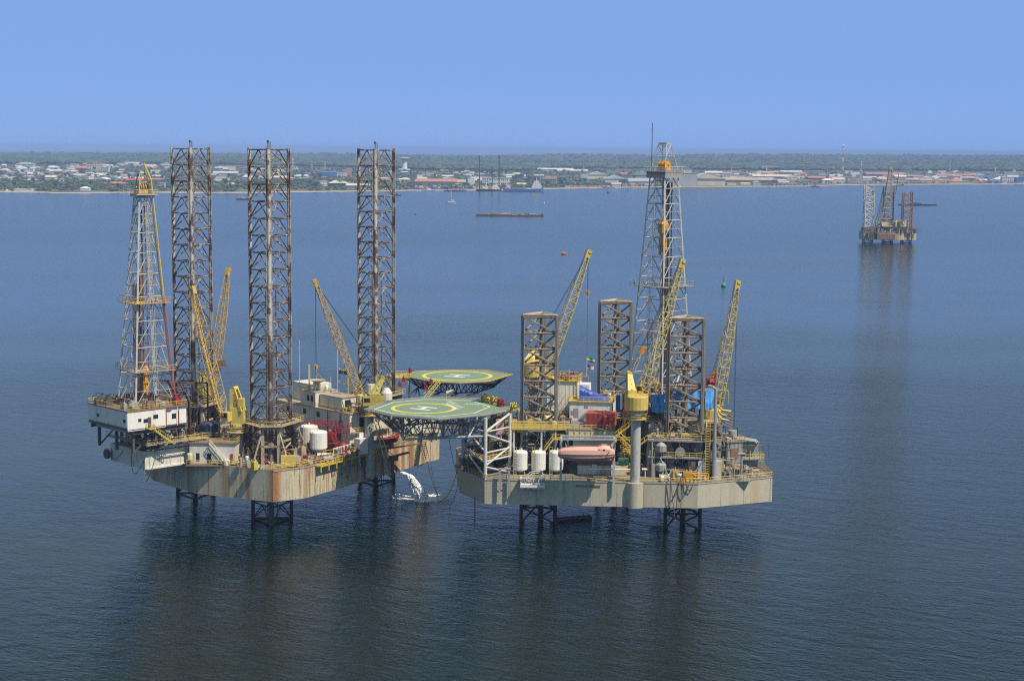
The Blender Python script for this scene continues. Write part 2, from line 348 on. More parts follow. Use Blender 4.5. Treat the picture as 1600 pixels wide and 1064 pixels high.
    if hook:
        for sg in (-.3, .3): mk.tube(tip+sd*sg, hook+sd*sg*.6+Vector((0, 0, .8)), .04, n=4)
        if fall: mk.tube(hook, hook-Vector((0, 0, fall)), .035, n=4)
        mh = MB(); mh.obox(hook-sd*.5-Vector((0, .25, 0)), sd*1.0, (0, .5, 0), (0, 0, 1.3)); mh.tube(hook-sd*.35+Vector((0, 0, .8)), hook+sd*.35+Vector((0, 0, .8)), .5, n=10)
        mh.path([hook, hook-Vector((0, 0, .6)), hook+sd*.3-Vector((0, 0, .95)), hook+sd*.5-Vector((0, 0, .6))], .12, 5); build('hook_block', mh, hookm or M_ORBL, cr)
    build('cable', mk, M_CABLE, cr)
    return cr
def derrick(root, F, s, t, zb, zt, wb, wt, mats, nbay=9, mb_z=None, platforms=(), crown_h=6.0, rot=0):
    C = F(s, t, 0); D = Fr((C.x, C.y), (F.u.x*math.cos(rot)-F.u.y*math.sin(rot), F.u.x*math.sin(rot)+F.u.y*math.cos(rot)))
    def cor(z): x = (z-zb)/(zt-zb); w = (wb+(wt-wb)*x)/2; return [D(-w, -w, z), D(w, -w, z), D(w, w, z), D(-w, w, z)]
    mb = MB(); zs = [zb]; q = 1.0; tot = sum(0.93**i for i in range(nbay)); z = zb
    for i in range(nbay): z += (zt-zb)*0.93**i/tot; zs.append(z)
    for z0, z1 in zip(zs, zs[1:]):
        a = cor(z0); b = cor(z1)
        for k in range(4):
            k2 = (k+1) % 4; m = (b[k]+b[k2])/2; ml = (a[k]+a[k2])/2
            mb.tube(a[k], m, .1, n=4, caps=False); mb.tube(a[k2], m, .1, n=4, caps=False)
            mb.tube(b[k], b[k2], .12, n=4, caps=False)
            h0 = a[k].lerp(m, .5); h1 = a[k2].lerp(m, .5); mb.tube(h0, h1, .06, n=4, caps=False)
            mb.tube(h0, a[k].lerp(b[k], .5), .06, n=4, caps=False); mb.tube(h1, a[k2].lerp(b[k2], .5), .06, n=4, caps=False)
    dr = build('derrick', mb, mats[0], root)
    b0 = cor(zb); b1 = cor(zt)
    for k in range(4):
        ml = MB(); ml.bar(b0[k], b1[k], .34, .34); build('corner_post', ml, mats[k+1] if len(mats) > 4 else mats[1], dr)
    # monkey boards with rails
    for (z, w, side) in platforms:
        mp = MB(); c = cor(z); hw = ((c[1]-c[0]).length)/2+w
        for (a0, a1, c0, c1) in ((-hw, hw, -hw, -hw+w), (-hw, hw, hw-w, hw), (-hw, -hw+w, -hw+w, hw-w), (hw-w, hw, -hw+w, hw-w)): mp.fbox(D, a0, a1, c0, c1, z-.15, z)
        mp.rail([D(-hw, -hw, z), D(hw, -hw, z), D(hw, hw, z), D(-hw, hw, z)], closed=True, step=1.6, r=.05)
        for k in range(6): mp.tube(D(-hw+w, -hw+w+.8+k*.55, z), D(-.8, -hw+w+.8+k*.55, z), .05, n=4)
        build('monkey_board', mp, side, dr)
    # crown: platform, sheaves, gin pole frame
    mc = MB(); hw = wt/2+.7; mc.fbox(D, -hw, hw, -hw, hw, zt-(.9 if wt > 4 else -.3), zt+.9); build('crown_platform', mc, mats[2], dr)
    mr = MB(); hw2 = hw+.6; mr.fbox(D, -hw2, hw2, -hw2, -hw, zt+.6, zt+.7); mr.fbox(D, -hw2, hw2, hw, hw2, zt+.6, zt+.7); mr.rail([D(-hw2, -hw2, zt+.7), D(hw2, -hw2, zt+.7), D(hw2, hw2, zt+.7), D(-hw2, hw2, zt+.7)], closed=True, step=1.3, r=.045); build('railing', mr, M_PIPE, dr)
    ms = MB(); ms.fbox(D, -1.5, 1.5, -.9, .9, zt+.9, zt+1.7)
    for k in range(5): ms.tube(D(-1.2+k*.6-.12, 0, zt+2.3), D(-1.2+k*.6+.12, 0, zt+2.3), .95, n=14)
    ms.tube(D(-1.7, 0, zt+2.3), D(1.7, 0, zt+2.3), .3, n=8); build('crown_block', ms, M_ORBL if wt > 4 else M_OCH, dr)
    mg = MB(); tw = wt*.28; zz = zt+crown_h
    top = [D(-tw, -tw*.6, zz), D(tw, -tw*.6, zz), D(tw, tw*.6, zz), D(-tw, tw*.6, zz)]; bt = [D(-wt/2, -wt/2, zt+.9), D(wt/2, -wt/2, zt+.9), D(wt/2, wt/2, zt+.9), D(-wt/2, wt/2, zt+.9)]
    for k in range(4):
        k2 = (k+1) % 4; mg.tube(bt[k], top[k], .13, n=5); mg.tube(top[k], top[k2], .16, n=5); mg.tube(bt[k].lerp(top[k], .55), bt[k2].lerp(top[k2], .55), .1, n=4); mg.tube(bt[k].lerp(top[k], .55), top[k2], .07, n=4)
    mg.fbox(D, -tw, tw, -tw*.6, tw*.6, zz-.1, zz+.5); build('gin_pole_frame', mg, mats[0], dr)
    # ladder with cage, standpipe, drill string, travelling block
    mm = MB(); a = (b0[0]+b0[1])/2; b = (b1[0]+b1[1])/2; q = -D.v*.35; mm.ladder(a+q, b+q, .6, .05, side=D.u)
    Ln = (b-a).length; k = int(Ln/1.3)
    for i in range(2, k):
        if (i//9) % 2 == 0:
            c = a.lerp(b, i/k)+q
            mm.path([c-D.u*.35, c-D.u*.4-D.v*.6, c+D.u*.4-D.v*.6, c+D.u*.35], .035, 4)
    for off in (-.4, 0, .4): mm.tube(a+q+D.u*off-D.v*.6+Vector((0, 0, 3)), b+q+D.u*off-D.v*.6, .03, n=4)
    build('ladder', mm, M_PIPE, dr)
    mt = MB(); mt.tube(D(-.6, 1, zb), D(-.6, 1, zb+(zt-zb)*.62), .32, n=8); mt.tube(D(.4, 1.6, zb), D(.4, 1.6, zt-3), .18, n=6); mt.tube(D(1.2, .6, zb), D(.6, .3, zt-2), .12, n=6)
    for k in range(7): mt.tube(D(-1.9+.25*k, 2.3, zb), D(-1.9+.25*k, 2.2, zb+(zt-zb)*.58), .09, n=4)
    build('standpipe', mt, mats[3], dr)
    return dr, D, cor
def travelling_block(dr, D, z, m=M_ORBL, big=1.0):
    mb = MB(); mb.lathe((D(0, 0).x, D(0, 0).y), [(.5*big, z), (1.0*big, z+.6), (1.1*big, z+2.2*big), (.5*big, z+3.2*big)], 10)
    mb.fbox(D, -.5*big, .5*big, -.5*big, .5*big, z-2.0*big, z); mb.cyl(D(0, 0), .35*big, z-3.4*big, z-2*big, 8); mb.fbox(D, -.9*big, -.6*big, -.3, .3, z-4*big, z-1); mb.fbox(D, .6*big, .9*big, -.3, .3, z-4*big, z-1); mb.cyl(D(.4*big, 0), .28*big, z-6.5*big, z-3*big, 8)
    build('travelling_block', mb, m, dr)
    ml = MB()
    for q in (-.6, -.2, .2, .6): ml.tube(D(q, 0, z+2.6*big), D(q*1.4, 0, z+24), .03, n=4)
def clutter(root, F, s0, s1, t0, t1, z, n, seed, hmax=2.4, name='deck_machinery', pal=None, pipes=True, step=1):
    rnd = random.Random(seed); mats = pal or [M_YEL, M_GRY, M_BRN, M_WHT2, M_TAN, M_DGR, M_RED, M_PIPE]
    w = [5, 6, 6, 4, 7, 6, 1.2, 3][:len(mats)]; mb = MB()
    for i in range(n):
        mb.mi(rnd.choices(range(len(mats)), w)[0]); s = rnd.uniform(s0, s1); t = rnd.uniform(t0, t1); k = rnd.random()
        if k < .3:
            a, b, c = rnd.uniform(.5, 2.2), rnd.uniform(.5, 1.6), rnd.uniform(.5, hmax); mb.cbox(F, s, t, z, a, b, c); mb.cbox(F, s, t, z+c+.004, a*.6, b*.6, .25); mb.cyl(F(s+a*.2, t), .12, z+c, z+c+.7, 6)
        elif k < .45:
            r = rnd.uniform(.25, .7); h = rnd.uniform(.6, hmax); mb.lathe(F(s, t), [(r*.8, z), (r, z+.1), (r, z+h-.2), (r*.6, z+h)], 10)
        elif k < .62:
            r = rnd.uniform(.2, .55); l = rnd.uniform(1, 3); h = z+r+.3; q = F.u if rnd.random() < .5 else F.v
            mb.tube(F(s, t, h)-q*l/2, F(s, t, h)+q*l/2, r, n=9); mb.cbox(F, s, t, z, .6, .6, .4)
        elif pipes:
            l = rnd.uniform(2, 7); r = rnd.uniform(.06, .18); h = z+rnd.uniform(.3, hmax); q = F.u if rnd.random() < .5 else F.v; a = F(s, t, h); b = a+q*min(l, (s1-s0)*.6)
            mb.tube(a, b, r, n=6); mb.tube(a, (a.x, a.y, z), r, n=6); mb.tube(b, (b.x, b.y, z), r*.8, n=6)
            if rnd.random() < .5: mb.tube(a.lerp(b, .5)-Vector((0, 0, .25)), a.lerp(b, .5)+Vector((0, 0, .25)), r*2.2, n=8)
        else:
            mb.cbox(F, s, t, z, .4, .4, rnd.uniform(.5, hmax))
    return build(name, mb, mats, root)
def jackhouse(root, F, ch, zd, zt, mstruct, mgear, seed, struts=True, label=None, lift=0):
    cx = sum((c for c in ch), Vector())/3; mb = MB(); rnd = random.Random(seed)
    Z = lambda p, z: Vector((p.x, p.y, z))
    outs = [cx+(c-cx)*1.42 for c in ch]
    for i, c in enumerate(ch):
        o = (c-cx).normalized(); sd = Vector((-o.y, o.x, 0))
        for sg in (-1, 1):
            b = c+sd*sg*1.9+o*.4; mb.obox(Z(b, zd)-o*.5-sd*.4, o*1.3, sd*.8, (0, 0, zt-zd+1))
            mb.bar(Z(b, zt-.4), Z(b+o*3.2+sd*sg*2.4, zd), .3, .3)
        mb.bar(Z(c+sd*2.4+o, zt), Z(c-sd*2.4+o, zt), .5, .6); mb.bar(Z(c+sd*2.4+o, (zd+zt)/2), Z(c-sd*2.4+o, (zd+zt)/2), .4, .5)
        n2 = ch[(i+1) % 3]; o2 = (n2-cx).normalized()
        a = c+o*1.2; b = n2+o2*1.2
        for z in (zt, zd+(zt-zd)*.55): mb.bar(Z(a, z), Z(b, z), .45, .5)
        mb.tube(Z(a, zd), Z(b, zd+(zt-zd)*.55), .22, n=6); mb.tube(Z(b, zd), Z(a, zd+(zt-zd)*.55), .22, n=6)
    j = build('jacking_frame', mb, mstruct, root, label=label)
    for c in ch:
        o = (c-cx).normalized(); sd = Vector((-o.y, o.x, 0))
        for sg in (-1, 1):
            mg = MB(); q = c+sd*sg*1.0; mg.obox(Z(q, zd)-o*.3, sd*sg*.5, o*.6, (0, 0, zt-zd-.4)); z = zd+.8
            while z < zt-.8:
                p = Z(c+sd*sg*1.0, z); mg.tube(p, p+sd*sg*1.9+o*.3, .55, n=10); mg.tube(p+sd*sg*1.9+o*.3, p+sd*sg*2.5+o*.3, .33, n=8); z += 1.45
            build('jacking_gear', mg, mgear, j)
    mp = MB(); pl = [cx+(c-cx)*1.5+Vector((0, 0, 0)) for c in ch]; pts = []
    for i, c in enumerate(ch):
        o = (c-cx).normalized(); sd = Vector((-o.y, o.x, 0)); pts += [c+o*2.2-sd*2.6, c+o*2.2+sd*2.6]
    inn = [cx+(p-cx)*.80 for p in pts]
    for i in range(len(pts)):
        k = (i+1) % len(pts); a, b, c_, d = pts[i], pts[k], inn[k], inn[i]
        mp.add([Z(a, zt+.5), Z(b, zt+.5), Z(c_, zt+.5), Z(d, zt+.5), Z(a, zt+.62), Z(b, zt+.62), Z(c_, zt+.62), Z(d, zt+.62)], [(0, 1, 5, 4), (2, 3, 7, 6), (4, 5, 6, 7), (3, 2, 1, 0)])
    mp.mi(1); mp.rail([Z(p, zt+.62) for p in pts], closed=True, step=1.7)
    build('top_platform', mp, [M_TAN, M_HAND], j)
    return j

def build_each(name, specs, mats, parent):
    for (F, *b) in specs:
        mb = MB(); mb.fbox(F, *b); build(name, mb, mats, parent)
# ================================================================== LEFT RIG
OL = (-69.0, 405.0); L = Fr(OL, (.72, .69))
ZB, ZD = 7.5, 15.0
rigL = thing('jackup_rig', (OL[0], OL[1], 0), 'rusty jack-up rig with three tall legs, white drill floor and 267 on its hull', 'oil rig', 'jack-up rigs standing in the bay')
hullL = [L(s, t) for s, t in ((-9.6, -29.5), (-1, -30.8), (26, -23.2), (55, -14.6), (58, 0), (54, 14.4), (-1, 30.8), (-10, 29), (-17, 11), (-17.7, -9.3))]
cC = hullL[0]; e2 = hullL[2].lerp(hullL[3], .30); e3 = hullL[2].lerp(hullL[3], .55)
M_HULL_L = paint('weathered_hull_paint', (0.53, 0.485, 0.345), rust=0.46, rcol=(0.20, 0.09, 0.034), scale=0.75, streak=0.06, var=0.2, dirt=(0.26, 0.19, 0.11), dirta=0.6,
    spots=[(cC.x+.6, cC.y, 1.9, 1), (e2.x, e2.y, 1.9, .9), (e3.x, e3.y, 1.6, .9), (hullL[8].x, hullL[8].y, 3, .7), (hullL[2].x, hullL[2].y, 1.2, .6), (hullL[0].lerp(hullL[9], .32).x, hullL[0].lerp(hullL[9], .32).y, .9, .8), (hullL[0].lerp(hullL[9], .62).x, hullL[0].lerp(hullL[9], .62).y, 1.3, .6), (hullL[2].lerp(hullL[3], .1).x, hullL[2].lerp(hullL[3], .1).y, .8, .8), (hullL[2].lerp(hullL[3], .42).x, hullL[2].lerp(hullL[3], .42).y, 1.0, .9), (hullL[2].lerp(hullL[3], .72).x, hullL[2].lerp(hullL[3], .72).y, .8, .7), (hullL[1].x, hullL[1].y, .8, .6)])
mb = MB(); mb.prism(hullL, ZB, ZD, mtop=1); hl = build('hull', mb, [M_HULL_L, M_DECKL], rigL)
mb = MB(); mb.rail([p+Vector((0, 0, ZD)) for p in hullL], closed=True, step=1.9, r=.07); 
mb.rail([L(s, t, ZD) for s, t in ((-9, -28), (-1, -29.2), (25, -21.8))], step=2.4, r=.06); build('deck_railing', mb, M_HAND, hl)
mb = MB()      # plate seams, rubbing bars and draught ladder dots
for a, b in zip(hullL[:4], hullL[1:4]+[hullL[4]]):
    Ln = (b-a).length; nn = (b-a).normalized().cross(Vector((0, 0, 1)))
    for i in range(1, int(Ln/3.4)): q = a.lerp(b, i*3.4/Ln); mb.obox(q+nn*.005+Vector((0, 0, ZB+.1)), (b-a).normalized()*.07, nn*.035, (0, 0, ZD-ZB-.2))
    mb.obox(a+nn*.005+Vector((0, 0, ZD-.25)), b-a, nn*.12, (0, 0, .2))
a, b = hullL[0], hullL[1]
for i in range(16): q = a.lerp(b, .78); mb.obox(q+nn*.0+Vector((0, -.02, ZB+.3+i*.42)), (.12, 0, 0), (0, -.05, 0), (0, 0, .12))
build('hull_seam', mb, M_TAN, hl)
# number on the hull side
sd = (hullL[3]-hullL[2]).normalized(); nrm = sd.cross(Vector((0, 0, 1)))
pd = Q(568, 726, 403.6); sgn = Vector((pd.x, pd.y, 0)); a = hullL[2]; k = (sgn-a).dot(sd); o = a+sd*k+nrm*.06
text_obj('hull_number', 'S 267', 2.1, M_BLK, rigL, (o.x, o.y, 12.0), sd, (0, 0, 1), squash=1.1)
# legs
LT = 89.3
for (s, xx, yy, rt) in ((0, -57.9, 390.8, -83), (0, -82.0, 419.6, -80), (46, -36.4, 437.3, -87)):
    c = Vector((xx, yy, 0)); leg, ch = lattice_leg(rigL, 'leg', c, -8, LT, 5.35, R(rt), 4.0, 'K', [M_LEG_L, M_CHD_L], cr=.43, br=.17)
    jackhouse(rigL, L, ch, ZD, 23.6, M_BRN if s else M_TAN, M_DGR, 3)
# cantilever
mb = MB()
for t in (-7.5, 7.0):
    mb.fbox(L, -30, -9.8, t, t+1.0, 14.8, 18.9)
    for i in range(7): mb.fbox(L, -29.2+i*2.8, -29.1+i*2.8, t-.18, t, 15.1, 18.6)
    mb.fbox(L, -30, -9.8, t-.35, t+1.3, 18.5, 18.9); mb.fbox(L, -30, -9.8, t-.35, t+1.3, 14.65, 15.0)
for s in (-29.6, -22): mb.fbox(L, s, s+.8, -6.5, 7, 15.4, 18.4)
mb.fbox(L, -30.4, -30, -7.6, 8.1, 14.7, 18.9)
can = build('cantilever', mb, M_WHT2, rigL)
mb = MB(); mb.fbox(L, -31, -14, -9.6, -7.9, 20.6, 20.8); mb.fbox(L, -31, -29, -7.8, 9, 20.6, 20.8); mb.mi(1)
mb.rail([L(-14, -9.6, 20.8), L(-30.9, -9.6, 20.8), L(-30.9, 9, 20.8)], step=1.8); mb.mi(0)
for s in (-27, -22, -17): mb.bar(L(s, -7.6, 18.7), L(s, -9.5, 20.6), .15, .15)
build('walkway', mb, [M_TAN, M_HAND], can)
mb = MB(); mb.tube(L(-27, -8.1, 19.6), L(-15, -8.1, 19.6), .35, n=8); mb.tube(L(-27, -8.0, 17.6), L(-16, -8.0, 17.6), .16, n=8)
build('side_pipe', mb, M_PIPE, can)
clutter(rigL, L, -29, -12, -7, 7, 18.9, 60, 21, 3.2, name='cantilever_machinery', pal=[M_DGR, M_GRY, M_BRN, M_TAN, M_DGR, M_DGR])
mb = MB()    # hanging reel and hoses at the stern
mb.tube(L(-31, 8.2, 16.4), L(-31.6, 8.2, 16.4), 1.2, n=14)
for t0, t1, dz in ((-8, -1, 5), (-7, -12, 6), (2, 8, 3)):
    pts = [L(-30.2-1.2*math.sin(math.pi*i/10), t0+(t1-t0)*i/10, 18.4-dz*math.sin(math.pi*i/10)) for i in range(11)]; mb.path(pts, .09)
build('hose', mb, M_DGR, can)
# substructure and drill floor
mb = MB()
for s in (-34, -28, -21.5):
    for t in (-8.3, -1, 7): mb.fbox(L, s, s+.6, t, t+.6, 18.9, 24.5)
for t in (-8.3, 7):
    for s in (-34, -28): mb.bar(L(s+.3, t+.3, 19), L(s+6, t+.3, 24), .3, .3)
mb.fbox(L, -35.8, -20.2, -9, -8.4, 23.6, 24.5); mb.fbox(L, -35.8, -20.2, 7, 7.6, 23.6, 24.5)
build('substructure', mb, M_DGR, rigL)
mb = MB(); x0, x1, y0, y1 = -36, -20, -9.6, 8.2
mb.fbox(L, x0, x1, y0, y1, 24.75, 25.0); mb.mi(1)
# walls as panels, with a chamfered lower edge on the stern
for (a, b, c, d) in ((x0, -26, y0, y0+.15), (-26, x1, y0+.35, y0+.5), (x0, x1, y1-.15, y1)): mb.fbox(L, a, b, c, d, 24.6, 29.1)
mb.fbox(L, x0, x0+.15, y0+.16, y1-.16, 25.4, 29.1); mb.fbox(L, x1-.15, x1, y0+.52, y1-.16, 24.6, 29.1)
mb.add([L(x0, y0+.1, 25.4), L(x0, y1-.1, 25.4), L(x0+1.6, y1-.1, 23.6), L(x0+1.6, y0+.1, 23.6)], [(0, 1, 2, 3)])
for t in (-9.4, -1, 4.5): mb.fbox(L, x0-.08, x0, t, t+.1, 25.5, 29)
for s in (-35.6, -26, -22.8): mb.fbox(L, s, s+.12, y0-.07, y0, 24.7, 29.05)
mb.mi(2); mb.fbox(L, x0-.15, x1+.15, y0-.15, y1+.15, 29.1, 29.3)
flr = build('drill_floor', mb, [M_DGR, M_WHT, M_DECKL], rigL)
build_each('window', [(L, s, s+w, y0+dd-.06, y0+dd-.01, z, z+h) for (s, w, z, h, dd) in ((-33.2, .8, 26.6, .7, 0), (-29.2, 1.3, 26.9, .9, 0), (-31.8, 1.1, 26.2, .9, 0), (-24.0, 1.1, 26.3, 1.2, .35))]+[(L, x0-.06, x0-.01, t, t+w, 26.5, 27.3) for t, w in ((-8.7, 1.0), (3.2, .9))], M_GLS, flr)
mb = MB(); mb.fbox(L, -30.7, -29.8, y0-.07, y0-.012, 24.9, 27.4); build('door', mb, M_DGR, flr)
mb = MB(); mb.path([L(-25.6, y0+.2, 25.2), L(-25.6, y0+.2, 28.4), L(-24.2, y0+.2, 28.4)], .13, 6); mb.path([L(-22.2, y0+.2, 25), L(-22.2, y0+.2, 28.3)], .1, 6); build('fire_pipe', mb, M_RED, flr)
mb = MB(); mb.rail([L(x0, y0, 29.3), L(x1, y0, 29.3), L(x1, y1, 29.3), L(x0, y1, 29.3)], closed=True, step=1.5); build('railing', mb, M_HAND, flr)
mb = MB(); mb.stair(L(-30.2, y0-1.2, 24.9), L(-25.0, y0-1.0, 20.9)); mb.fbox(L, -31.2, -29.6, y0-1.8, y0-.1, 24.7, 24.85); mb.rail([L(-31.2, y0-.2, 24.85), L(-31.2, y0-1.8, 24.85), L(-30, y0-1.8, 24.85)], step=.8); build('staircase', mb, M_HAND, flr)
clutter(rigL, L, -35, -21, -8.8, -6.0, 29.3, 16, 5, 1.5, name='floor_machinery', pal=[M_GRY, M_BRN, M_DGR, M_BRN, M_TAN]); clutter(rigL, L, -35, -21, -3, 7.4, 29.3, 60, 15, 1.7, name='floor_machinery', pal=[M_BRN, M_BRN, M_DGR, M_TAN, M_DGR])
mb = MB(); mb.fbox(L, -22.4, -21.2, -8.6, -7.0, 29.3, 30.8); mb.cyl(L(-21.8, -7.6), .5, 30.8, 31.8, 8); mb.fbox(L, -20.8, -20.4, -8, -6.6, 29.3, 31); mb.tube(L(-21.5, -7.5, 31), L(-21.9, -4.2, 34.6), .28, n=7); build('red_hoist', mb, M_RED, rigL)
dr, D, cor = derrick(rigL, L, -25.8, -1.0, 29.3, 78, 9.8, 2.9, [paint('grey_derrick', (0.50, 0.44, 0.33), rust=.38, scale=.6, streak=.5), M_PIPE, M_TAN, M_BRN], nbay=9, platforms=((53.5, 1.5, M_OCH), (37.5, 1.0, M_TAN)), rot=R(-6), crown_h=5.6)
travelling_block(dr, D, 35.5, M_ORBL, .8)
mb = MB(); c0, c1 = cor(29.3)[1], cor(78)[1]; mb.tube(c0+Vector((.5, -.5, 0)), c0.lerp(c1, .52)+Vector((.5, -.5, 0)), .2, n=7); build('red_mud_line', mb, paint('faded_red', (.45, .10, .09), rust=.1), dr)
mb = MB(); mb.tube(c0.lerp(c1, .52)+Vector((.5, -.5, 0)), c1+Vector((.2, -.3, 4)), .18, n=7); mb.tube(c1+Vector((.2, -.3, 4)), c1+Vector((-1.5, -.2, 8)), .2, n=7); build('yellow_mud_line', mb, M_YEL, dr)
# mud pipes between the derrick and the leg
mb = MB()
for k in range(5): mb.path([L(-19, 5-k*.8, 30.2-k*.4), L(-11, 7-k*.6, 31-k*.5), L(-9-k*.3, 7-k*.6, 27), L(-9-k*.3, 7-k*.6, 16)], .2, 6)
mb.bar(L(-19, 8, 33), L(-6, 8, 31.8), .35, .4); mb.bar(L(-19, 3, 33), L(-6, 3, 31.8), .35, .4); mb.bar(L(-6, 8, 31.8), L(-6, 8, 15), .4, .4); mb.bar(L(-6, 3, 31.8), L(-6, 3, 15), .4, .4); build('mud_pipe', mb, paint('brown_pipes', (.10, .055, .045), rust=.4), rigL)
# control house on the stern corner
H = Fr((-73.3, 384.0), (.985, -.03)); HZ = -1.2
mb = MB(); mb.fbox(H, -3.2, 7.9, .6, 8, 15.1, 19.9); mb.mi(1); mb.fbox(H, -3.8, 8.4, -.9, 8.4, 14.7, 15.0); mb.fbox(H, -3.5, 8.2, .3, 8.3, 19.9, 20.1)
ch_ = build('control_house', mb, [M_WHT2, M_DECKL], rigL)
mb = MB(); mb.rail([H(-3.4, .4, 20.1), H(8.1, .4, 20.1), H(8.1, 8.2, 20.1), H(-3.4, 8.2, 20.1)], closed=True, step=1.6); mb.rail([H(-3.7, 3, 15.0), H(-3.7, -.8, 15.0), H(8.3, -.8, 15.0), H(8.3, 3, 15.0)], step=1.6); build('railing', mb, M_HAND, ch_)
mb = MB(); mb.fbox(H, 1.0, 2.0, .54, .59, 15.1, 17.6); mb.fbox(H, -1.6, -.8, .54, .59, 15.7, 17.6); build('doorway', mb, M_GLS, ch_)
mb = MB(); mb.stair(H(5.8, -.2, 15.2), H(1.8, -.2, 20.0), .7); build('staircase', mb, M_WHT2, ch_)
mb = MB(); mb.fbox(H, 6.6, 7.2, .4, .58, 16.1, 17.5); build('fire_box', mb, M_RED, ch_)
mb = MB(); mb.lathe(H(-3.0, -.2), [(.6, 16), (.7, 16.3), (.7, 17.4), (.5, 17.7)], 10); build('hose_drum', mb, M_CREAM, ch_)
mb = MB(); p = Q(328, 685, 396); mb.lathe((p.x, p.y), [(2.5, 15.1), (2.5, 22.6), (2.3, 23)], 20); mb.cyl((p.x-1, p.y), .15, 23, 25.5, 6); mb.cyl((p.x+1.3, p.y-1), .5, 23, 23.6, 8); build('mud_tank', mb, M_TNK, rigL, label='dark blue round mud tank')
# cranes
F1 = Q(349, 650, 389); T1 = Q(301, 453, 394)
crane(rigL, tuple(Q(371, 662, 390)[:2]), ZD, 23.9, F1, T1, Q(367, 607, 390.4), None, M_YELL, M_OCH, tur='tall', w=2.4, d=2.0, nb=17, label='bright yellow stern crane')
F2 = Q(333, 600, 430); T2 = Q(356, 424, 437)
crane(rigL, tuple(Q(322, 640, 430)[:2]), ZD, 24.6, F2, T2, Q(318, 585, 430), None, M_OLV, M_OCH, tur='house', w=2.1, d=1.9, nb=16)
mb = MB(); q = Q(347, 568, 430); mb.obox(q-Vector((1.1, .5, .8)), (2.2, 0, .2), (0, 1, 0), (-.2, 0, 1.6)); mb.tube(q+Vector((0, 0, .6)), Q(356, 430, 436), .04, n=4); mb.tube(q+Vector((.5, 0, .6)), Q(357, 440, 436), .04, n=4); build('hook_block', mb, M_BRN, rigL)
F3 = Q(571, 636, 402); T3 = Q(493, 442, 398)
crane(rigL, tuple(Q(577, 668, 402)[:2]), 8.6, 26.2, F3, T3, Q(597, 590, 404), 36.0, M_OLV, M_OCH, tur='house', ped_r=1.15, w=2.0, d=1.8, nb=18, pm=paint('pedestal_paint', (.42, .42, .38), rust=.15, streak=.1), label='olive yellow bow crane')
mb = MB(); p = Q(604, 620, 405); mb.lathe((p.x, p.y), [(.3, 27), (1.4, 27.6), (1.4, 29.4), (.6, 30.6)], 12); mb.cyl(Q(580, 605, 404), 1.0, 29.4, 31.6, 10); build('winch_cover', mb, M_WHT2, rigL)
mb = MB()
for dx, dz in ((0, 0), (1.4, -.5)):    # slanted boom rest frame under the crane
    mb.bar(Q(584+dx*4, 655, 400), Q(600+dx*5, 715, 399.5), .2, .25)
a = Q(584, 655, 400); b = Q(600, 712, 399.5)
for i in range(9): q = a.lerp(b, i/8); mb.tube(q, q+Vector((1.0, 0, -.1)), .06, n=4)
build('boom_rest', mb, M_HAND, rigL)
# accommodation block
A = Fr((-39.9, 400.3), (.72, .69))
mb = MB(); mb.fbox(A, 0, 12, 0, 31, ZD, 24.6); mb.mi(0); mb.fbox(A, .02, 7, 14, 20.2, 24.6, 28.4); mb.fbox(A, 1.4, 6.4, 5.0, 13.9, 24.6, 27.9); mb.fbox(A, 4, 10, 20.4, 29, 24.6, 29.4)
mb.mi(1); mb.fbox(A, -.25, 12.2, -.25, 31, 24.6, 24.78); mb.fbox(A, -.1, 7.2, 13.9, 20.3, 28.4, 28.55); mb.fbox(A, 1.2, 6.6, 4.8, 13.8, 27.9, 28.05)
mb.mi(0)
for i in range(14): mb.fbox(A, -.06, 0, 1.2+i*2.2, 1.28+i*2.2, ZD+.1, 24.5)
acc = build('accommodation_block', mb, [M_WHT2, M_TAN], rigL)
build_each('window', [(A, -.08, -.01, t, t+w, z, z+h) for (t, z, w, h) in ((12.2, 22.4, 1.3, 1.3), (18.0, 22.6, 1.1, 1.3), (15.0, 26.1, .8, 1.4), (16.6, 26.1, .8, 1.4), (25, 22.4, 1.1, 1.2))]+[(A, 3, 4.4, -.07, -.01, 21, 23.4), (A, 4.9, 5.6, -.07, -.01, 21, 23.4), (A, 2.4, 4.2, 4.93, 4.99, 25.5, 27.3)], M_GLS, acc)
mb = MB(); mb.path([A(-.3, 3.5, 24.5), A(-.3, 3.5, 16)], .14, 6); mb.path([A(-.3, 8.6, 24.9), A(-.3, 8.6, 15.5)], .12, 6); mb.path([A(-.25, 6, 18.5), A(-.25, 15, 18.5)], .08, 5); build('downpipe', mb, M_DGR, acc)
mb = MB(); mb.rail([A(0, 0, 24.78), A(0, 14, 24.78)], step=1.7); mb.rail([A(0, 0, 24.78), A(12, 0, 24.78)], step=1.7); mb.rail([A(0, 14, 28.55), A(0, 20, 28.55)], step=1.5)
mb.mi(1); mb.fbox(A, 0, 12, -1.3, -.25, 20.0, 20.15); mb.fbox(A, 0, 12, -1.3, -.25, 17.3, 17.45); mb.mi(0); mb.rail([A(0, -1.3, 20.15), A(12, -1.3, 20.15)], step=1.5); mb.rail([A(0, -1.3, 17.45), A(12, -1.3, 17.45)], step=1.5)
build('railing', mb, [M_HAND, M_TAN], acc)
mb = MB(); mb.fbox(A, 2, 6, -1.28, -.28, 17.5, 19.9); mb.fbox(A, .3, 2.8, -3.6, -1.35, ZD, 18.8); build('locker', mb, M_WHT, acc)
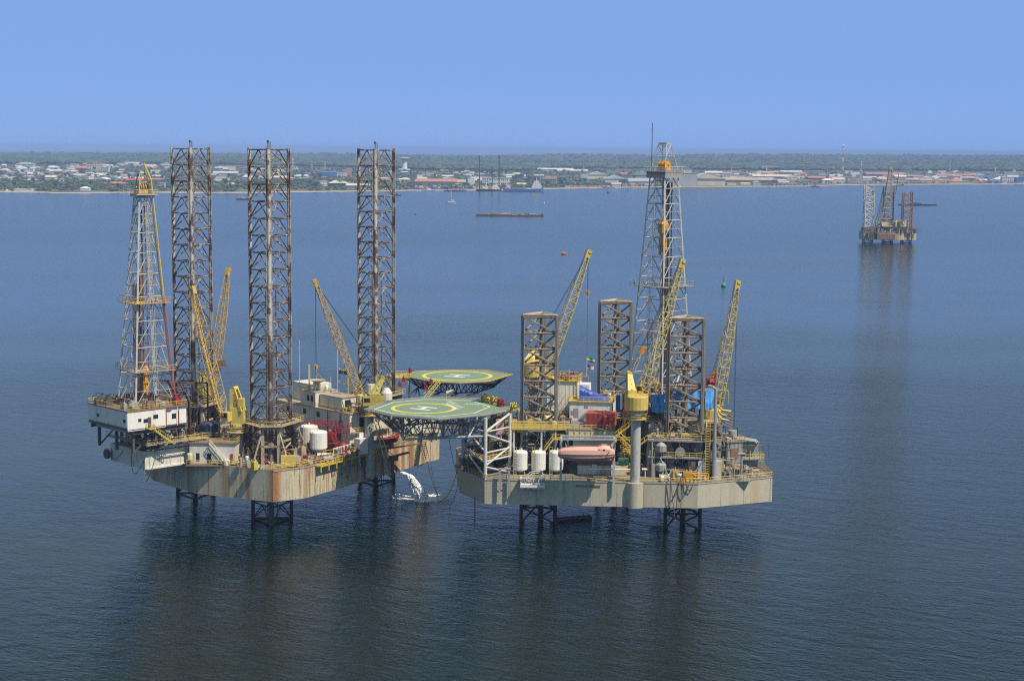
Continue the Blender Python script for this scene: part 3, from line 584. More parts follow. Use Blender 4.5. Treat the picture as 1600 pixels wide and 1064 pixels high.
clutter(rigL, A, 1, 11, .6, 4.6, 24.78, 26, 31, 1.7, name='roof_machinery', pal=[M_OCH, M_YEL, M_BRN, M_TAN, M_DGR, M_CREAM]); clutter(rigL, A, 6.8, 11.5, 5, 13, 24.78, 30, 32, 2.2, name='roof_machinery', pal=[M_OCH, M_BRN, M_YEL, M_TAN, M_DGR, M_CREAM, M_RED])
mb = MB(); mb.fbox(A, 6, 8.2, 3.4, 5.6, 25, 28.3); build('tool_locker', mb, M_CREAM, rigL); mb = MB(); mb.fbox(A, 7.6, 9.4, 7.2, 9.4, 25, 27.6); build('paint_locker', mb, M_RED, rigL)
mb = MB()
for q in ((5.5, 7.6), (5.5, 11.2)): mb.bar(A(q[0], q[1], 27), A(q[0], q[1], 34.6), .25, .25)
for z in (30.5, 34): mb.bar(A(5.5, 7.4, z), A(5.5, 11.4, z), .25, .3)
mb.mi(1); mb.fbox(A, 5.2, 5.8, 8, 9, 33.2, 34); mb.fbox(A, 5.2, 5.8, 9.9, 10.9, 33.2, 34); build('radar_gantry', mb, [M_YEL, M_DGR], rigL)
mb = MB(); c = Q(497, 600, 413); 
for i in range(6):
    r0 = 2.1*math.sin(i*.18); 
prof = [(2.1*i/6, 30.6+.75*(i/6)**2) for i in range(7)]
vs = []; fs = []
for (r, z) in prof:
    for k in range(16): t = 2*math.pi*k/16; vs.append((c.x+r*math.cos(t), c.y+r*math.sin(t), z+.25*math.cos(t)*r*0))
for i in range(6):
    for k in range(16): fs.append((i*16+k, i*16+(k+1) % 16, (i+1)*16+(k+1) % 16, (i+1)*16+k))
mb.add(vs, fs); mb.tube((c.x, c.y, 28.4), (c.x, c.y, 30.7), .2, n=6); mb.tube((c.x, c.y, 30.7), (c.x, c.y, 33), .05, n=4)
for k in range(3): mb.tube((c.x+1.6*math.cos(k*2.1), c.y+1.6*math.sin(k*2.1), 31.1), (c.x, c.y, 33), .04, n=4)
build('satellite_dish', mb, M_TAN, rigL)
mb = MB(); c = A(3, 17.4); mb.lathe(c, [(.5, 28.5), (.9, 28.9), (1.05, 29.8), (.8, 30.6), (.3, 31)], 14); c2 = A(4.5, 15.2); mb.lathe(c2, [(.3, 28.5), (.5, 28.8), (.5, 29.6), (.2, 29.9)], 10); build('radome', mb, M_WHT, rigL)
mb = MB(); mb.bar(A(1.6, 18.6, 28.5), A(1.6, 18.6, 35), .45, .45); mb.mi(1)
for (s, t, z0, z1) in ((1, 22, 29, 41), (6.5, 13.2, 27.9, 39), (3.4, 12, 28, 32.5)): mb.tube(A(s, t, z0), A(s, t, z1), .07, n=5)
build('radio_mast', mb, [M_CREAM, M_PIPE], rigL)
# tanks, red pump skid and deck gear on the starboard side
def silo(root, name, px, py_top, Y, r, ztop, zcone, m, zd=ZD, label=None):
    mb = MB(); p = Q(px, py_top, Y); mb.lathe((p.x, p.y), [(.35, zcone-1.5), (r*.98, zcone), (r, zcone+.1), (r, ztop-.3), (r*.9, ztop-.05), (r*.4, ztop+.12)], 20)
    o = build(name, mb, m, root, label=label); ml = MB()
    for k in range(4): t = math.pi/4+k*math.pi/2; ml.tube((p.x+r*.9*math.cos(t), p.y+r*.9*math.sin(t), zd), (p.x+r*.9*math.cos(t), p.y+r*.9*math.sin(t), zcone+.3), .14, n=5)
    build('support_leg', ml, M_GRY, o); mp = MB(); mp.tube((p.x-r*.5, p.y-r*.95, zcone), (p.x-r*.5, p.y-r*.95, ztop+.2), .1, n=5); mp.tube((p.x, p.y, ztop), (p.x, p.y, ztop+.6), .18, n=6); build('fill_pipe', mp, M_CREAM, o); return o
silo(rigL, 'storage_tank', 497.5, 680, 393.5, 2.15, 21.6, 17.4, M_WHT); silo(rigL, 'storage_tank', 483, 677, 400, 2.15, 21.9, 17.4, M_WHT)
mb = MB()
for (px, Y, r, z0, z1) in ((519, 400, .7, 15, 20.0), (515, 402, .6, 15, 20.6), (528, 399, 1.1, 15, 18.0), (536, 398, 1.0, 15, 18.0), (524, 403, .6, 15, 20.8)):
    p = Q(px, 690, Y); mb.lathe((p.x, p.y), [(r*.6, z0), (r, z0+.3), (r, z1-.4), (r*.5, z1)], 12)
p = Q(508, 670, 401); Fp = Fr((p.x, p.y), (.9, -.25)); mb.fbox(Fp, -4, 6.5, 1.9, 2.5, 21.3, 21.4); mb.rail([Fp(-4, -1.5, 21.45), Fp(6.5, -1.5, 21.45), Fp(6.5, 2.5, 21.45), Fp(-4, 2.5, 21.45)], closed=True, step=1.0, r=.07)
mb.fbox(Fp, 3.5, 6.5, -2.4, -1.6, 20.4, 20.55); mb.rail([Fp(3.5, -2.4, 20.5), Fp(7.5, -2.4, 20.5)], step=.8, r=.07)
build('red_pump_skid', mb, M_RED, rigL)
clutter(rigL, L, -3, 17, -29.4, -24.6, ZD, 60, 41, 1.8, pal=[M_YEL, M_GRY, M_BRN, M_WHT, M_TAN, M_DGR, M_RED, M_PIPE]); clutter(rigL, L, 18, 34, -22.6, -19.6, ZD, 40, 42, 2.4, pal=[M_OCH, M_GRY, M_BRN, M_CREAM, M_TAN, M_DGR, M_RED, M_PIPE])
clutter(rigL, L, -9, 16, -24, 16, ZD, 190, 43, 4.2, pal=[M_OCH, M_GRY, M_BRN, M_TAN, M_TAN, M_DGR, M_RED, M_GRY]); clutter(rigL, L, -14, -4, -26, -10, ZD, 30, 44, 2.6)
clutter(rigL, L, 33, 56, -14.2, 12, ZD, 170, 45, 3.6, pal=[M_OCH, M_GRY, M_BRN, M_CREAM, M_TAN, M_DGR, M_RED, M_OCH]); clutter(rigL, L, 30, 54, -17.5, -13, ZD, 36, 46, 1.5, pal=[M_OCH, M_CREAM, M_BRN, M_RED, M_TAN])
mb = MB()      # white capstan drums and yellow bridge along the edge
for px in (501, 511): mb = MB(); p = Q(px, 708, 390.5); mb.tube((p.x-.8, p.y, 16.2), (p.x+.8, p.y+.2, 16.2), .5, n=10); build('white_drum', mb, M_WHT, rigL)
for i in range(5): mb = MB(); p = Q(521+i*5, 704, 393+i*1.2); mb.path([(p.x, p.y, 15), (p.x, p.y, 17.4), (p.x+1, p.y+.8, 17.4), (p.x+1, p.y+.8, 15)], .1, 5); build('white_hoop', mb, M_WHT, rigL)
mb = MB(); p0 = hullL[1].lerp(hullL[2], .12); p1 = hullL[1].lerp(hullL[2], .95); dd = (p1-p0).normalized(); nn = dd.cross(Vector((0, 0, 1)))
mb.obox(p0+nn*.05+Vector((0, 0, 14.4)), p1-p0, nn*1.6, (0, 0, .3)); mb.rail([p0+nn*1.6+Vector((0, 0, 14.7)), p1+nn*1.6+Vector((0, 0, 14.7))], step=1.5, r=.08)
for i in range(8): q = p0.lerp(p1, i/7.5); mb.obox(q+nn*1.5+Vector((0, 0, 13.2)), dd*.3, nn*.25, (0, 0, 1.6))
mb.obox(p1+nn*.1+Vector((0, 0, 14.8))-dd*3.4, dd*3.2, nn*1.4, (0, 0, 1.6)); build('side_gangway', mb, M_YEL, rigL)
mb = MB()
for i in range(6):
    a = p0.lerp(p1, .25+i*.1)+nn*1.0; b = p0.lerp(p1, .36+i*.11)+nn*.8; dz = 2.0+1.3*(i % 3)
    mb.path([a.lerp(b, j/10)+Vector((0, 0, 14.3-dz*math.sin(math.pi*j/10))) for j in range(11)], .09, 5)
for px, z1 in ((478, 1), (640, 3), (599, 5)): p = Q(px, 740, 0+{478: 389.5, 640: 414, 599: 404.5}[px]); mb.tube((p.x, p.y, 15), (p.x, p.y, z1), .05, n=4)
build('hanging_hose', mb, M_DGR, rigL)
# yellow box at the corner, blast of vent pipes
mb = MB(); p = Q(451, 725, 380.6); mb.obox((p.x-1.8, p.y, 15.2), (3.4, .3, 0), (-.1, 1.2, 0), (0, 0, 2.6)); build('yellow_cabinet', mb, M_YELL, rigL)
# outfall pipe bracket and ladder on the side plating
mb = MB(); q = Q(617, 714, 409.6); mb.obox(q-Vector((.7, 1.4, .9)), (1.6, 1.2, 0), (-.9, 1.2, 0), (0, 0, 1.3)); mb.tube(q+Vector((.5, -.4, .5)), q+Vector((3.4, 1.8, .9)), .32, n=8); mb.tube(q+Vector((-.6, 0, -1)), q+Vector((-.6, .3, -5.4)), .4, n=8); mb.bar(q+Vector((-3, -1.2, 2.2)), q+Vector((6, 3.4, 2.9)), .8, .3); build('outfall_pipe', mb, M_BRN, rigL)
mb = MB(); mb.ladder(Q(661, 690, 421.5), Q(669, 721, 421.5), 1.0, .09); mb.bar(Q(652, 729, 421), Q(676, 718, 422.5), .25, .25); mb.bar(Q(655, 690, 421.5), Q(663, 722, 421.5), .12, .12); build('boat_ladder', mb, M_TAN, rigL)
# helideck at the bow
def helideck(root, name, pts, z, nrm_thick=.7, ring=None, hsize=3.0, hx=None, lattice=3.4, mnet=M_GRY, medge=M_LINEW, edge_w=.45, mtruss=M_DGR, spokes=None, bolt=None, inset=1.3, net=1.4):
    c = sum((Vector(p) for p in pts), Vector())/len(pts); c.z = 0; mb = MB(); mb.prism(pts, z-.35, z, mtop=1)
    hd = build(name, mb, [M_GRY, M_HELI], root)
    mk = MB(); n = len(pts); ip = [c+(Vector((p[0], p[1], 0))-c)*(1-.035) for p in pts]; jp = [c+(Vector((p[0], p[1], 0))-c)*(1-.035-edge_w/14) for p in pts]
    if medge:
        for i in range(n):
            k = (i+1) % n; f = lambda q: (q[0], q[1], z+.012); mk.quad(f(ip[i]), f(ip[k]), f(jp[k]), f(jp[i]))
        build('edge_marking', mk, medge, hd)
    rc, r1, r0, asp = ring; mr = MB(); m = 64
    for i in range(m):
        a, b = 2*math.pi*i/m, 2*math.pi*(i+1)/m; mr.quad(*[(rc.x+math.cos(t)*r, rc.y+math.sin(t)*r, z+.016) for t, r in ((a, r1), (b, r1), (b, r0), (a, r0))])
    build('landing_circle', mr, M_LINEY, hd)
    mh = MB(); ux = Vector((math.cos(hx), math.sin(hx), 0)); uy = Vector((-ux.y, ux.x, 0)); hs = hsize
    for (a0, a1, b0, b1) in ((-.5, -.28, -.62, .62), (.28, .5, -.62, .62), (-.28, .28, -.12, .12)):
        o = rc+ux*a0*hs+uy*b0*hs; o.z = z+.02; mh.quad(o, o+ux*(a1-a0)*hs, o+ux*(a1-a0)*hs+uy*(b1-b0)*hs, o+uy*(b1-b0)*hs)
    build('letter_h', mh, M_LINEW, hd)
    mn = MB(); op = [c+(Vector((p[0], p[1], 0))-c)*(1+net/14) for p in pts]; U = lambda q, zz: Vector((q[0], q[1], zz))
    for i in range(n):
        k = (i+1) % n; a, b, a2, b2 = pts[i], pts[k], op[i], op[k]; Ln = (Vector(b)-Vector(a)).length; m = max(2, int(Ln/1.6))
        mn.tube(U(a2, z+.05), U(b2, z+.05), .07, n=4)
        for e in (.33, .66): mn.tube(U(Vector(a).lerp(Vector(a2), e), z), U(Vector(b).lerp(Vector(b2), e), z), .03, n=4)
        for j in range(m+1): mn.tube(U(Vector(a).lerp(Vector(b), j/m), z-.1), U(Vector(a2).lerp(Vector(b2), j/m), z+.05), .05, n=4)
        for j in range(m*2+1): mn.tube(U(Vector(a).lerp(Vector(b), j/m/2), z-.1), U(Vector(a2).lerp(Vector(b2), j/m/2), z+.05), .025, n=4)
    build('safety_net', mn, mnet, hd)
    return hd, c
hp = [(631, 586.5), (656, 581), (716, 578.8), (763, 579.8), (793.5, 585.2), (761, 595), (717, 597.4), (677, 595.3)]
ZH2 = 23.6; pts = [P(x, y, ZH2) for x, y in hp]
hd2, c2 = helideck(rigL, 'helideck', pts, ZH2, ring=((P(678, 587, ZH2)+P(751, 587.4, ZH2))/2*1.0, 10.4, 9.3, 1), hsize=5.2, hx=R(70), mnet=M_YEL, medge=None, mtruss=M_DGR)
mt = MB(); mid = sum(pts, Vector())/len(pts)
low = [mid+(p-mid)*.74-Vector((0, 0, 3.6)) for p in pts]
for i in range(len(pts)):
    k = (i+1) % len(pts); a = pts[i]-Vector((0, 0, .5)); b = pts[k]-Vector((0, 0, .5)); m = 4
    mt.tube(a, b, .22, n=5)
    for j in range(m):
        q = a.lerp(b, j/m); q2 = a.lerp(b, (j+1)/m); lw = low[i].lerp(low[k], (j+.5)/m); mt.tube(q, lw, .16, n=5); mt.tube(q2, lw, .16, n=5); mt.tube(lw, mid+(lw-mid)*.3+Vector((0, 0, 0)), .12, n=4); mt.tube(q, mid+(lw-mid)*.3, .12, n=4)
    mt.tube(low[i], low[k], .2, n=5)
for x in (-9, -4, 1, 6): mt.bar(mid+Vector((x, -9, -.6)), mid+Vector((x, 9, -.6)), .3, .5); mt.bar(mid+Vector((-11, x, -.6)), mid+Vector((11, x, -.6)), .3, .5)
bowp = [L(55, -10, 15), L(55, 0, 15), L(54, 9, 15)]
for i, b in enumerate(bowp):
    for q in (low[0], low[6], low[7], low[5]): mt.tube(b, q, .2, n=5)
mt.tube(Q(708, 612, 462), Q(655, 640, 440), .25, n=6); build('helideck_truss', mt, M_DGR, hd2)
mb = MB(); lf = pts[0]; T = Fr((lf.x-1, lf.y), (1, 0)); mb.fbox(T, -3, 3, -3, 3, ZH2-.5, ZH2-.3); mb.rail([T(-3, -3, ZH2-.3), T(3, -3, ZH2-.3), T(3, 3, ZH2-.3), T(-3, 3, ZH2-.3)], closed=True, step=1.5, r=.07)
mb.stair(T(-3.5, -1, ZH2-.4), T(-9, -3, 18), 1.0); mb.stair(Q(685, 598, 462), Q(665, 622, 450), 1.3, .09)
for dx in (-2.6, 2.6):
    for dy in (-2.6, 2.6): mb.bar(T(dx, dy, 14.5), T(dx, dy, ZH2-.5), .25, .25)
build('access_stair', mb, M_YEL, hd2)
for px, py in ((628, 597), (622, 605), (671, 600), (663, 609), (638, 583)): mb = MB(); q = Q(px, py, 452); mb.obox(q, (.9, 0, 0), (0, .6, 0), (0, 0, 1.2)); mb.tube(q+Vector((.4, 0, 1.2)), q+Vector((.4, 0, 1.8)), .15, n=6); build('foam_monitor', mb, M_RED, hd2)
clutter(rigL, Fr(tuple(Q(650, 640, 448)[:2]), (1, 0)), -9, 9, -4, 4, 16, 70, 77, 4.5, name='bow_machinery', pal=[M_OCH, M_GRY, M_BRN, M_YEL, M_TAN, M_BRN])
mb = MB(); q = Q(648, 652, 425); mb.obox((q.x-3, q.y, 15.5), (9, 3, 0), (-1, 3, 0), (0, 0, 4.6)); build('white_store', mb, M_WHT2, rigL)
# ---- loose things on the left rig
mb = MB(); cst = Q(590, 689, 406.3); cen = Q(622, 689, 409.5); dv = (cen-cst); dn = Vector((dv.x, dv.y, 0)).normalized(); sdv = Vector((-dn.y, dn.x, 0)); Ln = Vector((dv.x, dv.y, 0)).length
n = 10; ring = []
for i in range(n+1):
    x = i/n; w = 1.15*math.sin(math.pi*min(max(x*.92+.04, 0), 1))**.5; zk = 1.3*(abs(x-.5)*2)**2.2*.5
    ring.append([(cst+dn*Ln*x)*1.0+sdv*w*a+Vector((0, 0, b+zk)) for a, b in ((-1, .4), (-.85, -.35), (-.3, -.95), (.3, -.95), (.85, -.35), (1, .4), (.7, .55), (-.7, .55))])
for i in range(n):
    for k in range(8): mb.quad(ring[i][k], ring[i+1][k], ring[i+1][(k+1) % 8], ring[i][(k+1) % 8])
for i in range(2, 9, 2): mb.tube(ring[i][7], ring[i][6], .12, n=5)
bt = build('rescue_boat', mb, M_RED, None, origin=tuple(cst), label='open red rescue boat slung beside the grey crane pedestal, above the number 267', cat='boat')
mb = MB(); mb.path([(cst+dn*1.2)+sdv*1.1+Vector((0, 0, .7)), (cst+dn*4)+sdv*1.1+Vector((0, 0, .8))], .3, 6); 
for q in (cst+dn*.8, cen-dn*.8): mb.bar(q+sdv*1.6+Vector((0, 0, -1.6)), q+sdv*1.4+Vector((0, 0, 3.2)), .3, .3); mb.bar(q+sdv*1.4+Vector((0, 0, 3.2)), q+Vector((0, 0, 3.4)), .25, .3); mb.tube(q+Vector((0, 0, 3.3)), q+Vector((0, 0, .6)), .05, n=4)
build('boat_davit', mb, M_TAN, rigL)
# ================================================================== RIGHT RIG
RB, RD = 7.2, 13.1
OR = (23.65, 390.0); E = Fr(OR, (.995, -.1))     # E(a,b): a to the right along the near side, b away
rigR = thing('jackup_rig', (OR[0], OR[1], 0), 'jack-up rig with three short legs, tall derrick and a board reading HERCULES 260', 'oil rig', 'jack-up rigs standing in the bay')
hullR = [P(757, 787, RB), P(1090, 794, RB), P(1206, 783, RB), (61, 408, 0), (50, 436, 0), (38, 444, 0), (14, 444, 0), (2, 436, 0), (-14, 412, 0), P(718, 769.5, RB)]
hullR = [Vector((p[0], p[1], 0)) for p in hullR]
M_HULL_R = paint('cream_hull_paint', (0.48, 0.445, 0.335), rust=0.27, rcol=(0.30, 0.17, 0.08), scale=0.5, streak=0.06, var=0.14, dirt=(0.24, 0.20, 0.14), dirta=0.5, spots=[(26.5, 381.5, 2.2, .5), (45.5, 381, 1.6, .45), (8.5, 382.5, .9, .5), (hullR[2].x-4.5, hullR[2].y-1, 1.6, .5), (hullR[1].x+12, hullR[1].y+2, 1.2, .4)])
mb = MB(); mb.prism(hullR, RB, RD, mtop=1); c = Vector((28.95, 376.7, 0)); mb.cyl((c.x, c.y), 2.0, RB-.05, RD-.1, 28)
hr = build('hull', mb, [M_HULL_R, M_DECKR], rigR)
mb = MB(); mb.rail([p+Vector((0, 0, RD)) for p in hullR], closed=True, step=1.7, r=.07); build('deck_railing', mb, M_HAND, hr)
mb = MB()
for a, b in ((hullR[9], hullR[0]), (hullR[0], hullR[1]), (hullR[1], hullR[2])):
    Ln = (b-a).length; dd = (b-a).normalized(); nn = dd.cross(Vector((0, 0, 1)))
    for i in range(1, int(Ln/6.2)): q = a+dd*i*6.2; mb.obox(q+nn*.005+Vector((0, 0, RB+.1)), dd*.08, nn*.04, (0, 0, RD-RB-.2))
    mb.obox(a+nn*.005+Vector((0, 0, RD-.22)), b-a, nn*.1, (0, 0, .18))
build('hull_seam', mb, paint('seam_paint', (.40, .37, .30), rust=.2), hr)
mb = MB()
for (q, nn) in ((hullR[0].lerp(hullR[1], .035), Vector((0, -1, 0))), (hullR[2].lerp(hullR[1], .03), Vector((0, -1, 0)))):
    for i in range(14): mb.obox((q.x, q.y-.06, RB+.3+i*.4), (.13, 0, 0), (0, .05, 0), (0, 0, .13))
build('draught_mark', mb, M_BLK, hr)
fdir = (hullR[1]-hullR[0]).normalized(); fn = fdir.cross(Vector((0, 0, 1)))
fp = lambda px: (lambda X: hullR[0]+fdir*((X-hullR[0].x)/fdir.x))(Q(px, 757, 376.8).x)
o = fp(919); text_obj('registration_lettering', 'IMO NO 8756840', .92, M_BLK, rigR, o+fn*.06+Vector((0, 0, RD-1.25)), fdir, (0, 0, 1), squash=.82)
# name board
a = fp(813.5); b = fp(851.6); w = (b-a).length
mb = MB(); mb.obox(a+fn*1.9+Vector((0, 0, 12.75)), b-a, fn*.12, (0, 0, 1.15)); mb.obox(a+fn*.02+Vector((0, 0, 11.7)), b-a, fn*2.05, (0, 0, .55)); mb.obox(a+fn*.02+Vector((0, 0, 11.35)), b-a, fn*1.75, (0, 0, .2))
for q in (a, b-fdir*.2): mb.obox(q+fn*.02+Vector((0, 0, 12.3)), fdir*.2, fn*1.95, (0, 0, 1.7))
for q in (a+fdir*2.2, b-fdir*1.6): mb.tube(q+fn*.2+Vector((0, 0, 11.6)), q+fn*.2+Vector((0, 0, 9)), .1, n=5)
c0 = a.lerp(b, .62)
for rr in (1.9, 1.5):
    mb.path([c0+fdir*rr*math.cos(t)*1.2+Vector((0, 0, 13.4+rr*math.sin(t)*1.1))+fn*1.2 for t in [math.pi*i/10 for i in range(11)]], .09, 5)
build('name_board', mb, M_WHT, rigR)
text_obj('name_lettering', 'HERCULES 260', 1.15, M_BLK, rigR, a.lerp(b, .5)+fn*2.06+Vector((0, 0, 13.32)), fdir, (0, 0, 1), squash=.8)
LEGR = []
for (x, y, rt) in ((6.9, 393.5, 84), (41.4, 388.0, 84), (27.3, 430, 84)):
    leg, ch = lattice_leg(rigR, 'leg', (x, y), -8, 50, 4.75, R(rt), 3.9, 'Z', [M_LEG_R, M_CHD_R], cr=.46, br=.24, top_pole=False)
    mb = MB(); top = [Vector((p.x, p.y, 50.5)) for p in ch]; cc = sum(top, Vector())/3
    for i in range(3): mb.tube(top[i], top[(i+1) % 3], .26, n=6); mb.tube(top[i], cc+Vector((0, 0, .2)), .2, n=6)
    build('top_ring', mb, M_TAN, leg); LEGR.append(ch)
jackhouse(rigR, E, LEGR[0], RD, 22.6, M_GRY, M_DGR, 5); jackhouse(rigR, E, LEGR[1], RD, 21.8, M_GRY, M_GRY, 6); jackhouse(rigR, E, LEGR[2], RD, 22, M_DGR, M_DGR, 7)
# derrick package in the middle
DC = Fr((37.3, 408), (.78, -.62))
mb = MB()
for a in (-7, 6.4):
    mb.fbox(DC, a, a+.7, -9, 9, 17.5, 21.5)
    for b in (-9, -3, 3, 8.4): mb.fbox(DC, a, a+.7, b, b+.7, RD, 17.4); mb.fbox(DC, a, a+.7, b, b+.7, 21.6, 26.5)
mb.fbox(DC, -7.4, 7.4, -9.4, 9.4, 26.5, 27.2); sub = build('substructure', mb, M_DGR, rigR)
mb = MB(); mb.rail([DC(-7.4, -9.4, 27.2), DC(7.4, -9.4, 27.2), DC(7.4, 9.4, 27.2), DC(-7.4, 9.4, 27.2)], closed=True, step=1.6); build('railing', mb, M_HAND, sub)
M_DRK = paint('galvanised_derrick', (0.45, 0.44, 0.40), rust=.32, scale=.7, streak=.5)
dr, D, cor = derrick(rigR, DC, 0, 0, 27.3, 84.0, 11.6, 4.8, [M_DRK, M_PIPE, M_GRY, M_DGR], nbay=11, platforms=((56.5, 1.6, M_GRY),), crown_h=7.2, rot=R(-8))
travelling_block(dr, D, 69.0, M_ORBL, 1.25)
mb = MB(); mb.tube(D(-.1, 1.6, 27.3), D(-.1, 1.6, 82), .42, n=8); mb.tube(D(1.3, 2.2, 27.3), D(1.0, 1.8, 82), .2, n=6); build('guide_rail', mb, M_DGR, dr)
mb = MB(); mb.tube(D(-2.2, -2.2, 91), D(-2.2, -2.2, 96.5), .1, n=5); mb.tube(D(-2.2, -2.2, 84), D(-2.2, -2.2, 91), .1, n=5); build('lightning_rod', mb, M_DGR, dr)
mb = MB(); c0, c1 = cor(27.3), cor(84)
for k in range(9): z = 30+k*1.9; mb.bar(D(-1.2, -3.6, z), D(.1, -3.6, z+.8), .12, .12)
mb.bar(D(-1.3, -3.6, 27.3), D(-1.3, -3.6, 48.5), .2, .2); mb.bar(D(.1, -3.6, 27.3), D(.1, -3.6, 48.5), .2, .2); build('red_gantry', mb, paint('dark_red', (.30, .03, .04), rust=.1), dr)
mb = MB(); mb.tube(D(2, -7.5, 27), D(3.6, -5.4, 45), .22, n=7); mb.tube(D(-5, -6.5, 45.6), D(6, -5.6, 45.6), .13, n=6); mb.tube(Q(1043, 640, 392), Q(1062, 585, 397), .2, n=6); mb.path([Q(1018, 560, 410), Q(1019, 588, 410), Q(1028, 600, 406), Q(1052, 604, 400)], .12, 6); build('white_boom_pipe', mb, M_PIPE, rigR)
clutter(rigR, DC, -7, 7, -9, 9, 27.2, 110, 91, 3.8, name='floor_machinery', pal=[M_BRN, M_GRY, M_DGR, M_WHT2, M_TAN, M_DGR, M_BRN, M_PIPE])
clutter(rigR, DC, -6.5, 6.5, -8.5, 8.5, 21.6, 40, 93, 3.6, name='floor_machinery', pal=[M_BRN, M_DGR, M_DGR, M_GRY, M_TAN])
# wind walls in blue tarpaulin, red winches above
def tarp(px0, px1, pyt, pyb, Y0, Y1, seed, name='tarpaulin', label='', m=M_BLUE, folds=9, amp=.16):
    rnd = random.Random(seed); mb = MB(); a0, a1 = Q(px0, pyt, Y0), Q(px1, pyt, Y1); zb = Q(px0, pyb, Y0).z; nx, nz = 22, 8; ph = [rnd.uniform(0, 6) for _ in range(4)]
    dx = Vector((a1.x-a0.x, a1.y-a0.y, 0)); nn = dx.normalized().cross(Vector((0, 0, 1))); idx = []
    for back in (0, 1):
        for j in range(nz+1):
            for i in range(nx+1):
                u, v = i/nx, j/nz; q = a0.lerp(a1, u); z = zb+(q.z-zb)*v+.12*math.sin(9*u+ph[3])*(1-v)
                w = amp*(math.sin(folds*6.28*u/3+ph[0]+v*2)+.6*math.sin(17*u+5*v+ph[1])); mb.V.append((q.x+nn.x*(w-back*.06), q.y+nn.y*(w-back*.06), z))
    K = (nx+1)*(nz+1)
    for j in range(nz):
        for i in range(nx):
            a = j*(nx+1)+i
            for o_, f in ((0, 1), (K, -1)):
                q = (o_+a, o_+a+1, o_+a+nx+2, o_+a+nx+1); mb.F.append(q[::f]); mb.M.append(0)
    return build(name, mb, m, None, origin=tuple(Vector((a0.x, a0.y, zb))), label=label, cat='tarpaulin', group='blue tarpaulins hung round the drill floor', smooth=True)
tarp(1019, 1045, 616, 644, 392.8, 392.2, 1, label='blue tarpaulin sheet between the yellow crane tub and the near right leg')
tarp(1051, 1099, 611, 638, 394, 393.6, 2, label='blue tarpaulin sheet seen through the lattice of the near right leg')
tarp(1102, 1117, 608, 640, 394, 396, 3, label='blue tarpaulin sheet at the right end, just right of the near right leg')
mb = MB(); T = Fr(tuple(Q(1085, 640, 398)[:2]), (.995, -.1)); mb.fbox(T, -12, 6, -1, 8, 23.6, 24); mb.rail([T(-12, -1, 24), T(6, -1, 24)], step=1.6)
for x in (-11, -4, 3): mb.fbox(T, x, x+.5, 0, .5, 14, 23.6); mb.bar(T(x, 2.2, 25), T(x, 2.2, 32), .25, .25)
mb.bar(T(-11, 2.2, 31.8), T(6, 2.2, 31.8), .3, .3); build('wind_wall_frame', mb, M_TAN, rigR)
clutter(rigR, T, -11, 5.5, 2.4, 7, 28, 40, 97, 5.2, name='floor_machinery', pal=[M_BRN, M_YEL, M_TAN, M_WHT2, M_DGR, M_DGR, M_RED])
mb = MB(); q = Q(1104, 602, 402); mb.obox(q, (2.2, 0, 0), (0, 1.6, 0), (0, 0, 1.8)); mb.obox(q+Vector((-3.4, 0, -1)), (2.2, 0, 0), (0, 1.2, 0), (0, 0, .9)); mb.tube(q+Vector((.6, -.4, .9)), q+Vector((1.8, -.4, .9)), .8, n=10); mb.fbox(T, -3, 6, 1.4, 6, 29.4, 29.6); build('red_winch', mb, M_RED, rigR)
# cranes
crane(rigR, (28.95, 376.7), RB-.1, Q(994, 641, 376.7).z, Q(1003, 620, 377.6), Q(1065, 411, 379.5), Q(983, 583, 379.5), None, M_YELL, M_YELL, tur='tub', ped_r=1.15, w=2.9, d=2.1, nb=19, pm=paint('grey_pedestal', (.46, .45, .42), rust=.12, streak=.08), tr=2.75, label='near yellow crane on a tall grey pedestal')
crane(rigR, tuple(Q(833, 600, 409)[:2]), RD, 33.0, Q(851, 590, 409), Q(919, 396, 412), Q(833, 548, 411), 53.5, M_YELL, M_YELL, tur='tub', ped_r=1.3, w=2.6, d=2.2, nb=18, tr=3.2, fall=17, label='yellow crane behind the near left leg')
crane(rigR, tuple(Q(1112, 658, 402)[:2]), RD, 23.0, Q(1117, 655, 402), Q(1152, 444, 403), Q(1108, 606, 405), 18, M_YELL, M_YELL, tur='tub', ped_r=1.3, w=2.6, d=2.2, nb=18, tr=2.4, label='yellow crane at the right end')
mb = MB()
for px, py, Y in ((1002, 546, 400), (1116, 583, 404)):
    q = Q(px, py, Y); mb.obox(q-Vector((1, .3, .9)), (1.5, 0, -.3), (0, .6, 0), (.9, 0, 1.7))
q = Q(983, 586, 390); 
for px, py, Y, p2 in ((1002, 549, 400, (986, 590, 381)), (1116, 586, 404, (1109, 608, 405)), (1116, 586, 404, (1150, 446, 403)), (1004, 546, 400, (1062, 414, 379.5))):
    for dx in (-.35, .35): mb.tube(Q(px, py, Y)+Vector((dx, 0, 0)), Q(*p2)+Vector((dx, 0, 0)), .04, n=4)
build('floating_sheave', mb, M_ORBL, rigR)
